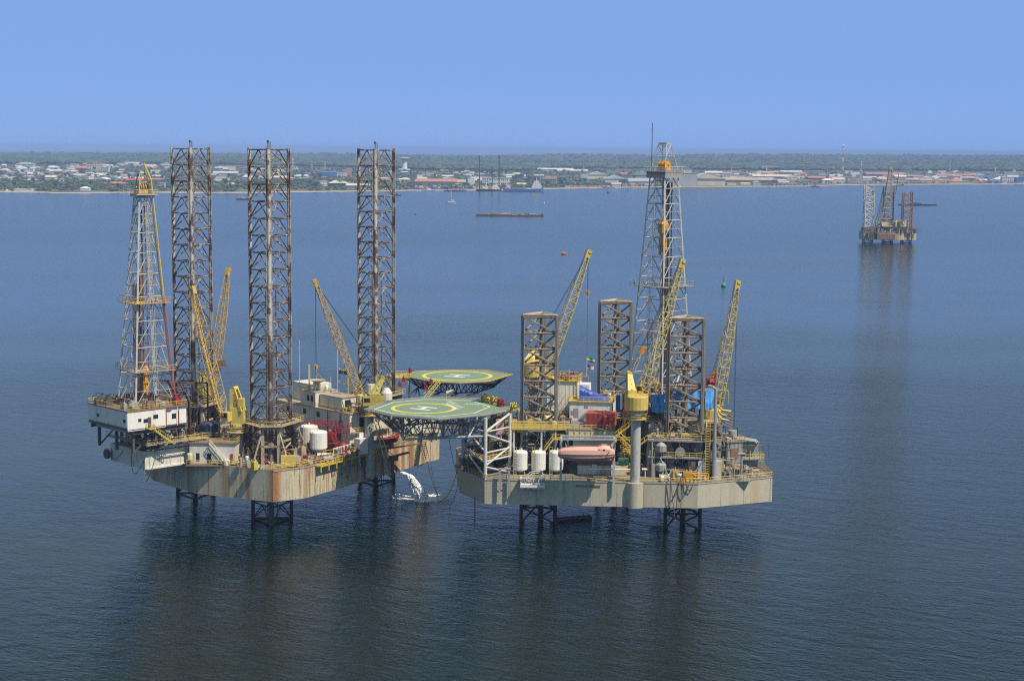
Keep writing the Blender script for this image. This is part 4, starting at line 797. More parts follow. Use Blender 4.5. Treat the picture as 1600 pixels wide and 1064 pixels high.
# fuel tanks along the near side
def vtank(px, Y, r, zt, zb, label=None):
    mb = MB(); p = Q(px, 720, Y); mb.lathe((p.x, p.y), [(r*.5, zb-.5), (r*.97, zb), (r, zb+.1), (r, zt-.4), (r*.88, zt-.08), (r*.4, zt+.12)], 22); mb.cyl((p.x+.3, p.y), .2, zt, zt+.6, 6)
    o = build('storage_tank', mb, M_WHT, rigR, label=label); m2 = MB(); m2.ladder((p.x-r*.75, p.y-r*.75, zb-1), (p.x-r*.75, p.y-r*.75, zt+1), .6, .06); build('tank_ladder', m2, M_HAND, o)
    m3 = MB()
    for k in range(4): t = .78+k*1.57; m3.tube((p.x+r*.8*math.cos(t), p.y+r*.8*math.sin(t), RD), (p.x+r*.8*math.cos(t), p.y+r*.8*math.sin(t), zb+.1), .14, n=5)
    build('support_leg', m3, M_GRY, o)
vtank(813, 385, 1.72, 18.7, 14.2); vtank(841.5, 385, 1.72, 18.7, 14.2); vtank(869, 385.5, 1.72, 18.7, 14.2)
# deckhouse behind the lifeboat
B = Fr((14.9, 384.3), (.998, -.06))
mb = MB(); mb.fbox(B, -.2, 9.3, 1.2, 12, RD, 21.5); mb.mi(1); mb.fbox(B, -1.4, 9.6, -.6, 13, 21.6, 23.9); mb.mi(2); mb.fbox(B, -1.5, 9.7, -.7, 13.1, 23.95, 24.1)
mb.mi(3); mb.fbox(B, -1.4, 9.6, -.5, 1.15, 16.6, 16.85); mb.fbox(B, -.2, 9.3, 1.14, 1.19, 15.2, 16.5)
dh = build('deckhouse', mb, [M_WHT2, paint('cream_fascia', (.66, .60, .38), rust=.15), M_DECKR, M_BRN], rigR)
build_each('doorway', [(B, -1.1, .8, .9, 1.13, RD+.1, 15.6), (B, -1.3, -.3, 1.3, 3, 17.2, 21.4)], M_GLS, dh); build_each('window', [(B, x, x+1.0, 1.08, 1.13, 19.2, 20.1) for x in (2.6, 5.4)], M_GLS, dh)
mb = MB(); mb.fbox(B, 4.3, 5.4, 1.07, 1.13, RD+.1, 15.5); build('door', mb, M_WHT, dh)
mb = MB(); mb.rail([B(-1.4, -.6, 24.1), B(9.6, -.6, 24.1), B(9.6, 12, 24.1)], step=1.3, r=.07); mb.rail([B(-1.4, -.45, 16.85), B(9.6, -.45, 16.85)], step=1.3, r=.06)
for i in range(9): mb.bar(B(-1.2+i*1.33, -.75, 21.7), B(-1.2+i*1.33, -.75, 23.9), .1, .1)
mb.bar(B(-1.4, -.75, 22.8), B(9.6, -.75, 22.8), .1, .1); build('railing', mb, M_HAND, dh)
# lifeboat davits
mb = MB()
for px in (876.5, 959.5):
    q = Q(px, 700, 375.8); mb.bar((q.x, 375.9, 23.4), (q.x, 375.9, 10.9 if px < 900 else 10.4), .42, .5); mb.bar((q.x, 375.9, 23.5), (q.x, 371.4, 23.5), .45, .5); mb.bar((q.x, 375.9, 21.4), (q.x, 373.2, 23.3), .25, .25); mb.tube((q.x, 372.3, 23.3), (q.x, 372.3, 21.4), .07, n=4); mb.tube((q.x, 372.9, 23.3), (q.x, 372.9, 21.4), .07, n=4)
q0 = Q(876.5, 700, 375.8); q1 = Q(959.5, 700, 375.8); mb.bar((q0.x-.6, 371.8, 23.9), (q1.x+.4, 371.8, 23.9), .4, .4); mb.bar((q0.x, 375.9, 23.9), (q1.x, 375.9, 23.9), .35, .35); build('lifeboat_davit', mb, paint('davit_grey', (.42, .44, .44), rust=.12), rigR)
# upper accommodation
U = Fr((14.2, 397.0), (.985, -.17))
mb = MB(); mb.fbox(U, 0, 10.4, 0, 12, 22, 28.7); mb.fbox(U, -6.4, 1.2, 4.6, 13, 24, 33.0); mb.fbox(U, 1.2, 4.0, 5.6, 10, 28.8, 32.2)
mb.mi(1); mb.fbox(U, -.3, 10.7, -.3, 12.3, 28.75, 28.95); mb.fbox(U, -6.7, 1.5, 4.3, 13.2, 33.0, 33.2)
mb.mi(0)
for i in range(8): mb.fbox(U, -6.3+i*.95, -6.22+i*.95, 4.54, 4.6, 24, 32.9)
ua = build('accommodation_block', mb, [M_WHT, M_YEL], rigR)
mb = MB(); mb.rail([U(-.3, -.3, 28.95), U(10.7, -.3, 28.95), U(10.7, 12, 28.95)], step=1.2, r=.06); mb.rail([U(-6.6, 4.4, 33.2), U(1.4, 4.4, 33.2), U(1.4, 13, 33.2), U(-6.6, 13, 33.2)], closed=True, step=1.2, r=.07); mb.rail([U(-.3, -.3, 28.95), U(-.3, 4.3, 28.95)], step=1.2); build('railing', mb, M_HAND, ua)
mb = MB(); mb.fbox(U, 1.0, 2.2, -.06, -.01, 24.9, 27.1); mb.fbox(U, .4, .9, -.06, -.01, 25.5, 26.5); mb.fbox(U, 3.6, 4.6, -.06, -.01, 27.3, 28.0); build('door', mb, M_GRY, ua)
mb = MB(); mb.ladder(U(1.6, 4.1, 28.95), U(1.6, 4.1, 34), .6, .06); mb.bar(U(-3.0, 3.4, 24.9), U(-3.0, 3.4, 33.8), .12, .12); mb.tube(U(-3, 3.4, 27), U(-1.6, 4.4, 30), .08, n=4); mb.tube(U(-3, 3.4, 24.9), U(-1.8, 3.9, 24.9), .08, n=4); build('access_ladder', mb, M_HAND, ua)
clutter(rigR, U, -5.9, .8, 5.2, 12, 33.2, 26, 101, 1.1, name='roof_machinery', pal=[M_RED, M_DGR, M_WHT, M_YEL, M_BRN, M_TAN]); clutter(rigR, U, 6, 10, 8, 11.6, 28.95, 8, 102, 1.3, name='roof_machinery')
clutter(rigR, U, -6, -.6, -2.5, 3.8, 24.1, 26, 103, 3.0, name='deck_machinery', pal=[M_WHT, M_CREAM, M_YEL, M_RED, M_GRY, M_TAN])
mb = MB(); c = U(-4.4, 4.3); c.z = 28; mb.tube(c, c-Vector((.1, .5, -.1)), 1.0, .3, n=16); mb.tube(c, c-Vector((0, 1.1, 0)), .05, n=4); build('satellite_dish', mb, M_WHT, ua)
mb = MB(); f0 = Q(916.5, 600, 408); mb.tube((f0.x, f0.y, 33.2), (f0.x, f0.y, 38.6), .07, n=5); mb.tube(U(-4, 6, 33.2), U(-4, 6, 38.5), .05, n=4); mb.tube(U(-1, 6, 33.2), U(-1, 6, 36), .05, n=4); build('flag_pole', mb, M_PIPE, ua)
def flag(z0, w, h, bands, label, seed):
    mb = MB(); nx = 10; rows = len(bands)
    for r_, bi in enumerate(bands):
        mb.mi(bi[0]); za, zb = z0+h*(1-bi[1]), z0+h*(1-bi[2])
        for i in range(nx):
            x0, x1 = bi[3]+(bi[4]-bi[3])*i/nx, bi[3]+(bi[4]-bi[3])*(i+1)/nx; f = lambda x, z: (f0.x+.08+x*w, f0.y+.22*math.sin(x*6+seed), z-.35*x)
            mb.quad(f(x0, za), f(x1, za), f(x1, zb), f(x0, zb)); g = lambda x, z: (f0.x+.08+x*w, f0.y+.03+.22*math.sin(x*6+seed), z-.35*x); mb.quad(g(x0, za), g(x1, za), g(x1, zb), g(x0, zb))
    return mb
G = [flat('flag_green', (.03, .30, .08)), flat('flag_yellow', (.65, .5, .04)), flat('flag_blue', (.03, .10, .35)), flat('flag_red', (.5, .04, .06)), flat('flag_white', (.7, .7, .7))]
fl = build('flag', flag(37.2, 1.9, 1.1, [(0, 0, .33, 0, 1), (1, .33, .66, 0, 1), (2, .66, 1, 0, 1)], '', 0), G, None, origin=(f0.x, f0.y, 37.2), label='green, yellow and blue flag, the upper one on the pole over the white quarters', cat='flag', smooth=False)
st = [(3 if i % 2 == 0 else 4, i/7, (i+1)/7, .42 if i < 4 else 0, 1) for i in range(7)]+[(2, 0, 4/7, 0, .42)]
build('flag', flag(35.4, 1.7, 1.0, st, '', 1), G, None, origin=(f0.x, f0.y, 35.4), label='small red and white striped flag with a blue corner, below the green and yellow flag', cat='flag')
mb = MB(); rnd = random.Random(3); nx, ny = 16, 9; g = {}
for i in range(nx+1):
    for j in range(ny+1):
        x = 2.2+7.4*i/nx; y = .8+4.2*j/ny; h = (2.9*(1-i/nx)**1.3+.5+.35*rnd.random())*(math.sin(math.pi*min(j/ny+.06, 1))**.5 if 0 < j < ny else 0); g[i, j] = len(mb.V); mb.V.append(tuple(U(x, y, 28.97+max(h, 0)*(0 if i in (nx,) else 1))))
for i in range(nx):
    for j in range(ny): mb.F.append((g[i, j], g[i+1, j], g[i+1, j+1], g[i, j+1])); mb.M.append(0)
build('tarpaulin', mb, M_BLU2, None, origin=tuple(U(2.2, .8, 28.97)), label='dark blue tarpaulin heaped over stores on the lower white roof, beside the flagpole', cat='tarpaulin')
# red container with corrugated sides, blue container on end
def container(F, la, lb, h, z, m, label, name='shipping_container', n=22):
    mb = MB(); mb.fbox(F, .06, la-.06, .06, lb-.06, z+.1, z+h-.06)
    for i in range(n):
        a = .15+(la-.3)*i/n; mb.fbox(F, a, a+(la-.3)/n*.5, 0, .058, z+.15, z+h-.12); mb.fbox(F, a, a+(la-.3)/n*.5, lb-.058, lb, z+.15, z+h-.12); mb.fbox(F, a, a+(la-.3)/n*.5, .2, lb-.2, z+h-.058, z+h-.02)
    for a in (0, la-.14):
        for b in (-.02, lb-.12): mb.fbox(F, a, a+.14, b, b+.14, z, z+h)
    mb.fbox(F, 0, la, -.01, .1, z, z+.14); mb.fbox(F, 0, la, -.01, .1, z+h-.12, z+h)
    mb.fbox(F, -.03, 0, .3, lb/2-.03, z+.15, z+h-.15); mb.fbox(F, -.03, 0, lb/2+.03, lb-.3, z+.15, z+h-.15)
    for b in (.5, lb/2-.3, lb/2+.3, lb-.5): mb.tube(F(-.08, b, z+.15), F(-.08, b, z+h-.15), .03, n=4)
    return build(name, mb, m, None, origin=tuple(F(0, 0, z)), label=label, cat='container')
cq = Q(913, 664, 386.5); container(Fr((cq.x+.3, 386.6), (.98, -.16)), 6.9, 5.2, 3.4, 24.14, M_BOX, 'faded red corrugated container on the deck above the pink lifeboat')
cq = Q(962, 635, 395); cq.x += 0; container(Fr((cq.x, 394.5), (.9, -.2)), 1.8, 2.2, 5.2, 25.6, paint('blue_container', (.03, .12, .36), rust=.1), 'narrow upright blue container left of the near crane tub', n=6)
mb = MB(); T2 = Fr((cq.x-1, 393.5), (1, 0)); mb.fbox(T2, 0, 7, 0, 5, 25.2, 25.5); mb.rail([T2(0, 0, 25.5), T2(7, 0, 25.5), T2(7, 5, 25.5)], step=1.3, r=.07)
for a in (0, 3, 6.5): mb.fbox(T2, a, a+.4, 0, .4, RD, 25.2); mb.fbox(T2, a, a+.4, 4.4, 4.8, RD, 25.2)
mb.stair(T2(0, -1, 25.2), T2(-.4, -7, 19), 1.0); mb.stair(T2(5.8, -1, 25), T2(-1, -1.4, 19.5), 1.0); mb.stair(T2(2.5, -2.5, 20), T2(6, -2.5, RD), 1.0); build('stair_tower', mb, M_YEL, rigR)
mb = MB(); mb.fbox(T2, 2.6, 4.2, .6, 2.4, 25.5, 31); mb.fbox(T2, 4.4, 5.8, .8, 2.0, 25.5, 30); build('red_tank', mb, M_RED, rigR); mb = MB(); mb.fbox(T2, 2.0, 2.55, .4, 2.0, 27.4, 30.8); build('white_cabinet', mb, M_WHT, rigR)
mb = MB()
for k, (a, b) in enumerate(((-2.2, .8), (-.6, .5))): c = Fr((23.2+a*.4, 385.4), (1, 0)); mb.lathe((c(0, 0).x, c(0, 0).y), [(.6, 24.1), (.75, 24.3), (.75, 27.0), (.5, 27.4)], 9)
build('gas_bottle_rack', mb, M_RED, rigR)
# yellow access bridge over the near side
mb = MB(); wy = 386.3; a = Q(800, 668, wy); b = Q(890, 668, wy); mb.obox((a.x, wy, 23.5), (b.x-a.x, 0, 0), (0, 1.6, 0), (0, 0, .5)); mb.rail([(a.x, wy, 24.0), (b.x, wy, 24.0)], step=1.4, r=.08, h=1.5, mid=2); mb.rail([(a.x, wy+1.6, 24.0), (b.x, wy+1.6, 24.0)], step=1.4, r=.07)
mb.obox((a.x, wy-.06, 24.3), (b.x-a.x-3, 0, 0), (0, .05, 0), (0, 0, .5)); mb.fbox(Fr((b.x-4.2, wy-.6), (1, 0)), 0, 4, 0, 2.4, 21.2, 21.4); mb.rail([(b.x-4.2, wy-.6, 21.4), (b.x-.2, wy-.6, 21.4)], step=1, r=.07); mb.stair((b.x-4, wy-1, 21.3), (b.x-6, wy-1, 18.5), .8)
build('access_bridge', mb, M_YELL, rigR)
for px in (803, 846, 868): mb = MB(); q = Q(px, 700, wy); mb.bar((q.x, wy+.5, RD), (q.x, wy+.5, 23.5), .4, .4); build('bridge_post', mb, M_PIPE, rigR)
# white horizontal pipe and supply boom
mb = MB(); wy = 382.6; a = Q(1003, 733, wy); b = Q(1078, 733, wy); mb.tube((a.x, wy, a.z), (b.x, wy, a.z), .26, n=8); 
for px in (1008, 1024, 1040): q = Q(px, 733, wy); mb.tube((q.x, wy, q.z), (q.x, wy, RD), .12, n=5)
mb.fbox(Fr((b.x-.4, wy-.8), (1, 0)), 0, 1.6, 0, 1.4, 15.2, 17); mb.tube(Q(920, 733, wy), Q(985, 733, wy), .15, n=6); build('white_pipe', mb, M_WHT, rigR)
# near right jacking frame details: trusses, ladders, engine silencers
G6 = Fr((41.4, 386), (.99, -.12))
mb = MB()
for z in (21.8, 17.8): mb.fbox(G6, -8.6, 8.6, -5.2, -3.4, z, z+.35)
mb.mi(1); mb.rail([G6(-8.6, -5.2, 22.15), G6(8.6, -5.2, 22.15)], step=1.6, r=.06); mb.rail([G6(-7, -5.2, 18.15), G6(6, -5.2, 18.15)], step=1.6, r=.06); mb.ladder(G6(5.4, -5.5, 13.2), G6(5.4, -5.5, 27), 1.0, .09); mb.stair(G6(-13, -4.8, 18.6), G6(-9, -4.8, 22), 1.0); mb.rail([G6(-14.5, -5, 18.6), G6(-12.6, -5, 18.6)], step=1, r=.08)
mb.mi(0); mb.tube(G6(-5.6, -5.4, 17.8), G6(-3.6, -5.4, RD+.3), .18, n=6); mb.tube(G6(4.6, -5.4, 17.8), G6(1.6, -5.4, RD+.3), .18, n=6); mb.tube(G6(-7.6, -5, 21.8), G6(-7.6, -5, RD), .2, n=6)
mb.tube(G6(7.0, -5.6, 34.8), G6(7.0, -5.6, 21), .38, n=9); mb.tube(G6(7.0, -5.6, 21), G6(7.0, -5.6, RD), .5, n=9); mb.path([G6(7, -5.4, 34.4), G6(6.2, -5.4, 35.2), G6(5.2, -5.4, 35.3)], .3, 7); mb.bar(G6(7.4, -5.4, 29), G6(9.4, -4.6, 21), .3, .3)
build('service_platform', mb, [M_GRY, M_YEL], rigR)
mb = MB()
for z in (19.0, 14.4): mb = MB(); mb.lathe(G6(-5.5, -4.6), [(.7, z), (1.3, z+.4), (1.35, z+1.8), (.5, z+2.7)], 10); build('grey_dome', mb, M_GRY, rigR)
mb = MB(); mb.fbox(G6, -8.8, -6.9, -4.4, 0, RD, 22); build('grey_housing', mb, M_GRY, rigR); mb = MB(); mb.fbox(G6, 6.4, 8.6, -3.6, 1, RD, 21); build('grey_housing', mb, M_GRY, rigR); mb = MB(); mb.tube(G6(-1, -5.2, 19.4), G6(-1, -4.9, 19.4), 1.1, n=16); build('hose_reel', mb, M_GRY, rigR)
mb = MB()
for i in range(6): mb.path([G6(8.0, -4.9+i*.1, 30.0-i*.7), G6(11.2, -4.0, 28.6-i*.7)], .13, 6)
build('bent_hose', mb, M_BRN, rigR); mb = MB()
for i in range(3): mb.path([G6(7.6, -5.0, 30.6-i*1.1), G6(8.6, -4.8, 29.6-i*1.1), G6(10.6, -3.8, 29.2-i*1.1)], .22, 7)
build('yellow_hose', mb, M_YELL, rigR)
clutter(rigR, G6, -9, 9, -5, 6, RD, 110, 111, 5.0, pal=[M_BRN, M_GRY, M_DGR, M_GRY, M_TAN, M_DGR, M_YEL, M_PIPE]); clutter(rigR, G6, -8, 8, -4.5, 5, 19.2, 34, 112, 3.2, pal=[M_TAN, M_GRY, M_DGR, M_GRY, M_TAN, M_DGR])
q = Q(1136.5, 700, 388.0); S6 = Fr((q.x, q.y), (.93, .37)); Zt, Zb = Q(1136.5, 692, 388).z, Q(1136.5, 725, 388).z
mb = MB(); mb.fbox(S6, 0, 4.1, 0, 5, Zb, Zt)
for i in range(11): mb.fbox(S6, .1+i*.37, .3+i*.37, -.09, 0, Zb+.1, Zt-.1)
for i in range(13): mb.fbox(S6, -.09, 0, .1+i*.38, .3+i*.38, Zb+.1, Zt-.1)
mb.mi(1); mb.fbox(S6, -.3, 4.4, -.3, 5.3, Zt+.02, Zt+.2)
for a in (.2, 2, 3.8): mb.bar(S6(a, .3, RD), S6(a, .3, Zb), .3, .3); mb.bar(S6(a, 4.6, RD), S6(a, 4.6, Zb), .3, .3)
mb.bar(S6(.2, .3, RD), S6(2, .3, Zb-.1), .2, .2); mb.bar(S6(3.8, .3, RD), S6(2, .3, Zb-.1), .2, .2)
sil = build('generator_house', mb, [paint('corrugated_grey', (.36, .36, .34), rust=.2, streak=.1), M_DECKR], rigR)
mb = MB(); mb.fbox(S6, .9, 2.9, -.18, -.1, Zb+1.2, Zt-1.4); build('louvre', mb, M_BRN, sil)
mb = MB(); mb.rail([S6(-.3, -.3, Zt+.2), S6(4.4, -.3, Zt+.2), S6(4.4, 5.3, Zt+.2), S6(-.3, 5.3, Zt+.2)], closed=True, step=1.1, r=.08); build('railing', mb, M_HAND, sil)
mb = MB(); c = S6(3.4, 3.6); mb.cyl(c, 1.05, Zt+.9, Zt+2.3, 16); mb.cyl(c, .5, Zt+.2, Zt+.9, 10); build('roof_fan', mb, M_GRY, sil); mb = MB(); mb.obox(S6(.4, 1.2, Zt+.9), S6.u*1.9+Vector((0, 0, -.5)), S6.v*1.2, (0, 0, .35)); mb.obox(S6(.6, 1.5, Zt+.2), S6.u*.8, S6.v*.6, (0, 0, .5)); build('hatch_cover', mb, M_WHT2, sil)
clutter(rigR, S6, -2, 4, .8, 4.6, RD, 44, 115, 2.0, pal=[M_GRY, M_GRY, M_DGR, M_DGR, M_TAN, M_PIPE])
K6 = Fr((55.9, 394.0), (.985, .05)); KZ = -1.3; mb = MB(); mb.fbox(K6, .8, 4.2, 0, 4, RD, 15.3); 
for i in range(6): mb.fbox(K6, .7+i*.5, .9+i*.5, -.08, 0, RD, 15.2)
mb.fbox(K6, -.4, 5.6, -1.4, 4.4, 15.4, 15.6); mb.fbox(K6, .4, 4.4, .4, 4, 18.8, 18.95); mb.obox(K6(-1.0, -.6, 20.4), K6.u*5.4+Vector((0, 0, -.9)), K6.v*4.4, (0, 0, .12))
for a in (.5, 2.4, 4.2): mb.bar(K6(a, .5, 15.6), K6(a, .5, 19.3), .25, .25); mb.bar(K6(a, 3.7, 15.6), K6(a, 3.7, 19.3), .25, .25)
mb.fbox(K6, .5, 4.3, .42, .52, 17.6, 18.7); mb.fbox(K6, 2.4, 4, 1.6, 3, 15.6, 17.6); mb.mi(1); mb.rail([K6(-.4, -1.4, 15.6), K6(5.6, -1.4, 15.6), K6(5.6, 4.4, 15.6)], step=1.2, r=.08); build('stern_shelter', mb, [M_GRY, M_HAND], rigR)
mb = MB(); q = Q(1155, 750, 382.0); mb.obox((q.x-1.2, q.y-2.6, 12.7), (3.6, 0, 0), (0, 2.4, 0), (0, 0, .3)); mb.rail([(q.x-1.2, q.y-2.6, 13), (q.x+2.4, q.y-2.6, 13)], step=.9, r=.08); mb.tube((q.x+.3, q.y-1, 13), (q.x+.3, q.y-1, 19.3), .28, n=8); mb.tube((q.x-.6, q.y-1.2, 19.1), (q.x+1.1, q.y-1.2, 19.1), .3, n=7); build('side_davit', mb, M_GRY, rigR)
# stern hoses
mb = MB(); 
for k, (px, dpt) in enumerate(((1047, 4.4), (1063, 3.2), (1070, 1.8))):
    q = Q(px, 755, 375.6); mb.path([(q.x, q.y+1.5, 14.6), (q.x, q.y-.5, 14.4), (q.x+.2*k, q.y-.6, 13-dpt*.5), (q.x+.6*k, q.y-.5, 13-dpt), (q.x+1.4, q.y-.5, 12.3-dpt*.4), (q.x+2.2, q.y, 13.6)], .11, 6)
q = Q(1047, 755, 375.6); mb.tube((q.x, q.y-.5, 14), (q.x+1.4, q.y-.5, 3.5), .09, n=5); q = Q(1065, 755, 375.4); mb.tube((q.x, q.y-.5, 13), (q.x-.2, q.y-.5, 6), .07, n=5); q = Q(742, 780, 381); mb.tube((q.x, q.y, 8), (q.x, q.y, 1), .14, n=5); build('stern_hose', mb, M_DGR, rigR)
clutter(rigR, Fr((38.8, 377.6), (.998, -.06)), -3.6, 3.4, -.4, 2, RD, 40, 121, 2.4, pal=[M_ORBL, M_WHT, M_YEL, M_PIPE, M_TAN, M_GRY, M_RED])
clutter(rigR, E, -24, 34, -3.6, 2.0, RD, 110, 122, 1.7, pal=[M_GRY, M_WHT2, M_GRY, M_TAN, M_BRN, M_DGR, M_YEL, M_PIPE]); clutter(rigR, E, -10, 10, -2, 24, RD, 120, 123, 5.5, pal=[M_GRY, M_TAN, M_DGR, M_DGR, M_BRN, M_DGR, M_YEL, M_PIPE])
clutter(rigR, E, 28, 36, 2, 24, RD, 50, 124, 4.5, pal=[M_GRY, M_DGR, M_DGR, M_TAN, M_BRN, M_DGR]); clutter(rigR, E, -8, 8, -5.5, 1, RD+.02, 34, 126, 2.6, pal=[M_YEL, M_CREAM, M_GRY, M_TAN, M_BRN, M_ORBL])
mb = MB(); 
for k in range(7): q = Q(966+k*3.2, 700, 388+k*.6); mb.stair((q.x, q.y, 22-k*1.1), (q.x+2.8, q.y, 19.5-k*1.1), .8) if k % 2 == 0 else mb.rail([(q.x-1, q.y-1, 21.5-k), (q.x+3, q.y-1, 21.5-k)], step=1, r=.08)
build('yellow_stairs', mb, M_YEL, rigR)
mb = MB(); mb.fbox(Fr((23.8, 383.5), (1, 0)), 0, 3.6, 0, 2, RD+.1, 15.4); mb.mi(1); mb.fbox(Fr((25.6, 384), (1, 0)), 0, 2.4, 0, 2, 15.5, 17.0); build('green_skid', mb, [M_CREAM, paint('green_skid_paint', (.04, .15, .09), rust=.1)], rigR)
# left corner: helideck support tower and platforms
x755 = hullR[0].x+.15; y755 = hullR[0].y+.4; q795 = Q(796.5, 700, 386.5); x795, y795 = q795.x, 386.5; q718 = hullR[9]+Vector((.8, .5, 0))
mb = MB(); ZH = 28.1
TP = [Vector((x755, y755, 0)), Vector((x795, y795, 0)), Vector((q718.x, q718.y, 0)), Vector((x795-1.5, 399, 0))]
tu = lambda p, z: Vector((p.x, p.y, z))
for p in TP[:3]: mb.tube(tu(p, RD-2), tu(p, ZH-.6), .42, n=8)
mb.tube(tu(TP[3], RD), tu(TP[3], ZH-.6), .36, n=8)
for z in (24.2, 19.2, 17.2): mb.tube(tu(TP[0], z), tu(TP[1], z-.1), .22, n=6)
mb.tube(tu(TP[0], 24.2), tu(TP[2], 23.6), .25, n=6); mb.tube(tu(TP[0], 24.2), tu(TP[1], ZH-.7), .3, n=6); mb.tube(tu(TP[0], 23.6), tu(TP[1], 20.4), .26, n=6); mb.tube(tu(TP[0], 16.2), tu(TP[1], 19.4), .26, n=6); mb.tube(tu(TP[0], 15.9), tu(TP[1], 13.2), .26, n=6)
mb.tube(tu(TP[0], 13.4), tu(TP[2], 18.4), .24, n=6); mb.tube(tu(TP[0], 19.4), tu(TP[2], 23.4), .24, n=6); mb.tube(tu(TP[2], 18.6), tu(TP[0], 16.8), .24, n=6); mb.tube(tu(TP[2], 23.6), tu(TP[0], ZH-1), .24, n=6)
for a, b in ((1, 3), (2, 3)):
    for z in (24, 18.6): mb.tube(tu(TP[a], z), tu(TP[b], z), .22, n=6)
    mb.tube(tu(TP[a], 18.6), tu(TP[b], 24), .2, n=6)
tw = build('helideck_tower', mb, M_PIPE, rigR)
mb = MB(); pl = [tu(TP[2], 18.2), tu(TP[0], 16.4), tu(TP[1], 16.4), tu(TP[3], 18.2)]
mb.prism([(p.x, p.y) for p in (TP[2], TP[0]+Vector((0, .6, 0)), TP[1], TP[3])], 16.9, 17.2); mb.mi(1); mb.rail([tu(TP[2], 17.2), tu(TP[0], 17.2), tu(TP[1], 17.2)], step=1.5, r=.08); mb.prism([(x795-6, 388), (x795+1, 388), (x795+1, 393), (x795-6, 393)], 22.2, 22.4); mb.rail([(x795-6, 388, 22.4), (x795+1, 388, 22.4)], step=1.2, r=.08)
mb.ladder((x795-4.4, 388, 17), (x795-4.4, 388, 28), .8, .08); mb.stair((x795-2, 389, 22.3), (x795-6.5, 389, 27.6), 1.0, .09); build('tower_platform', mb, [M_BRN, M_YEL], tw)
LC = Fr((-5.5, 392), (1, 0)); clutter(rigR, LC, -7, 6, -4.6, 6, RD, 90, 131, 3.4, pal=[M_DGR, M_BRN, M_DGR, M_GRY, M_TAN, M_DGR, M_YEL]); clutter(rigR, LC, -6, 5, -2, 6, 17.2, 44, 132, 3.4, pal=[M_BRN, M_TAN, M_DGR, M_OCH, M_DGR, M_BRN, M_YEL])
clutter(rigR, LC, -1, 9, -3, 4, 22.4, 34, 133, 4.0, pal=[M_OCH, M_TAN, M_YEL, M_BRN, M_CREAM, M_ORBL, M_RED])
mb = MB(); q = Q(780, 665, 386); mb.obox((q.x-.8, 386, 22.4), (1.9, 0, 0), (0, 1.2, 0), (0, 0, 3.6)); build('pink_locker', mb, paint('pink_locker_paint', (.62, .36, .34), rust=.1), rigR)
mb = MB(); 
for px, Y in ((781, 377.4), (795, 377.4)): q = Q(px, 740, Y); mb.bar((q.x, q.y, 9.4), (q.x, q.y, 15.7), .38, .5)
q0 = Q(779, 740, 377.4); q1 = Q(798, 740, 377.4); mb.bar((q0.x, 377.4, 15.8), (q1.x, 377.4, 15.8), .5, .35); mb.tube((q0.x, 377.3, 12.4), (q1.x, 377.3, 12.6), .1, n=5); build('fender_frame', mb, M_GRY, rigR)
# helideck
hp = [(579, 639.5), (612, 626.8), (670, 621.6), (744, 623.6), (801, 638.2), (755, 646.8), (685, 653.3), (612, 647.5)]
pts = [P(x, y, ZH) for x, y in hp]; cA = P(662, 637.8, ZH)
hd, c1 = helideck(rigR, 'helideck', pts, ZH, ring=(cA, 7.9, 6.95, 1), hsize=4.4, hx=R(63), mnet=M_GRY, medge=None)
me_ = MB(); wp = [P(x, y, ZH+.012) for x, y in ((584, 639.2), (614, 628.5), (668, 623.4), (736, 625.6), (767, 635.2), (742, 645.4), (685, 651.3), (615, 646))]; cw = sum(wp, Vector())/8
for i in range(8):
    k = (i+1) % 8; a, b = wp[i], wp[k]; me_.quad(a, b, b+(cw-b).normalized()*.4, a+(cw-a).normalized()*.4)
build('edge_marking', me_, M_LINEW, hd)
tx = (P(724, 646, ZH)-P(690, 629, ZH)).normalized(); tx.z = 0; ty = Vector((-tx.y, tx.x, 0))
for i, (txt, sz, pxl) in enumerate((('HERCULES', 3.1, (711, 631.8)), ('OFFSHORE', 3.1, (704, 634.4)))):
    text_obj('deck_lettering', txt, 1.9, M_LINEW, hd, P(pxl[0], pxl[1], ZH+.02), tx, ty, thick=.004, squash=1.25)
text_obj('deck_lettering', '260', 2.0, M_LINEW, hd, P(737, 631.3, ZH+.02), Vector((1, -.15, 0)), Vector((.15, 1, 0)), thick=.004, squash=1.3)
mb = MB(); mid = sum(pts, Vector())/8; low = []
for i, p in enumerate(pts): low.append(mid+(p-mid)*.66-Vector((0, 0, 5.4)))
nodes = []
for i in range(8):
    k = (i+1) % 8; a = pts[i]-Vector((0, 0, .4)); b = pts[k]-Vector((0, 0, .4)); m = 3
    if i in (3, 4): m = 2
    mb.tube(a, b, .22, n=5); mb.tube(low[i], low[k], .22, n=5)
    for j in range(m):
        lw = low[i].lerp(low[k], (j+.5)/m); mb.tube(a.lerp(b, j/m), lw, .13, n=5); mb.tube(a.lerp(b, (j+1)/m), lw, .13, n=5); mb.tube(a.lerp(b, (j+.5)/m), lw, .13, n=5); mb.tube(lw, mid+(lw-mid)*.25, .12, n=4)
for x in (-10, -5, 0, 5, 10): mb.bar(mid+Vector((x, -13, -.6)), mid+Vector((x, 13, -.6)), .3, .5)
for y in (-8, -2, 4, 10): mb.bar(mid+Vector((-13, y, -.9)), mid+Vector((13, y, -.9)), .3, .5)
build('helideck_truss', mb, M_GRY, hd)
mb = MB(); lw0 = Q(630, 686.5, 385); xt = tu(TP[0], 23.2)
mb.tube(lw0, xt, .3, n=7); mb.tube(lw0, Q(612, 650, 384), .2, n=6); mb.tube(lw0, Q(630, 652, 383), .28, n=6); mb.tube(lw0, Q(655, 652, 384), .2, n=6); mb.tube(lw0, Q(620, 628, 404), .2, n=6)
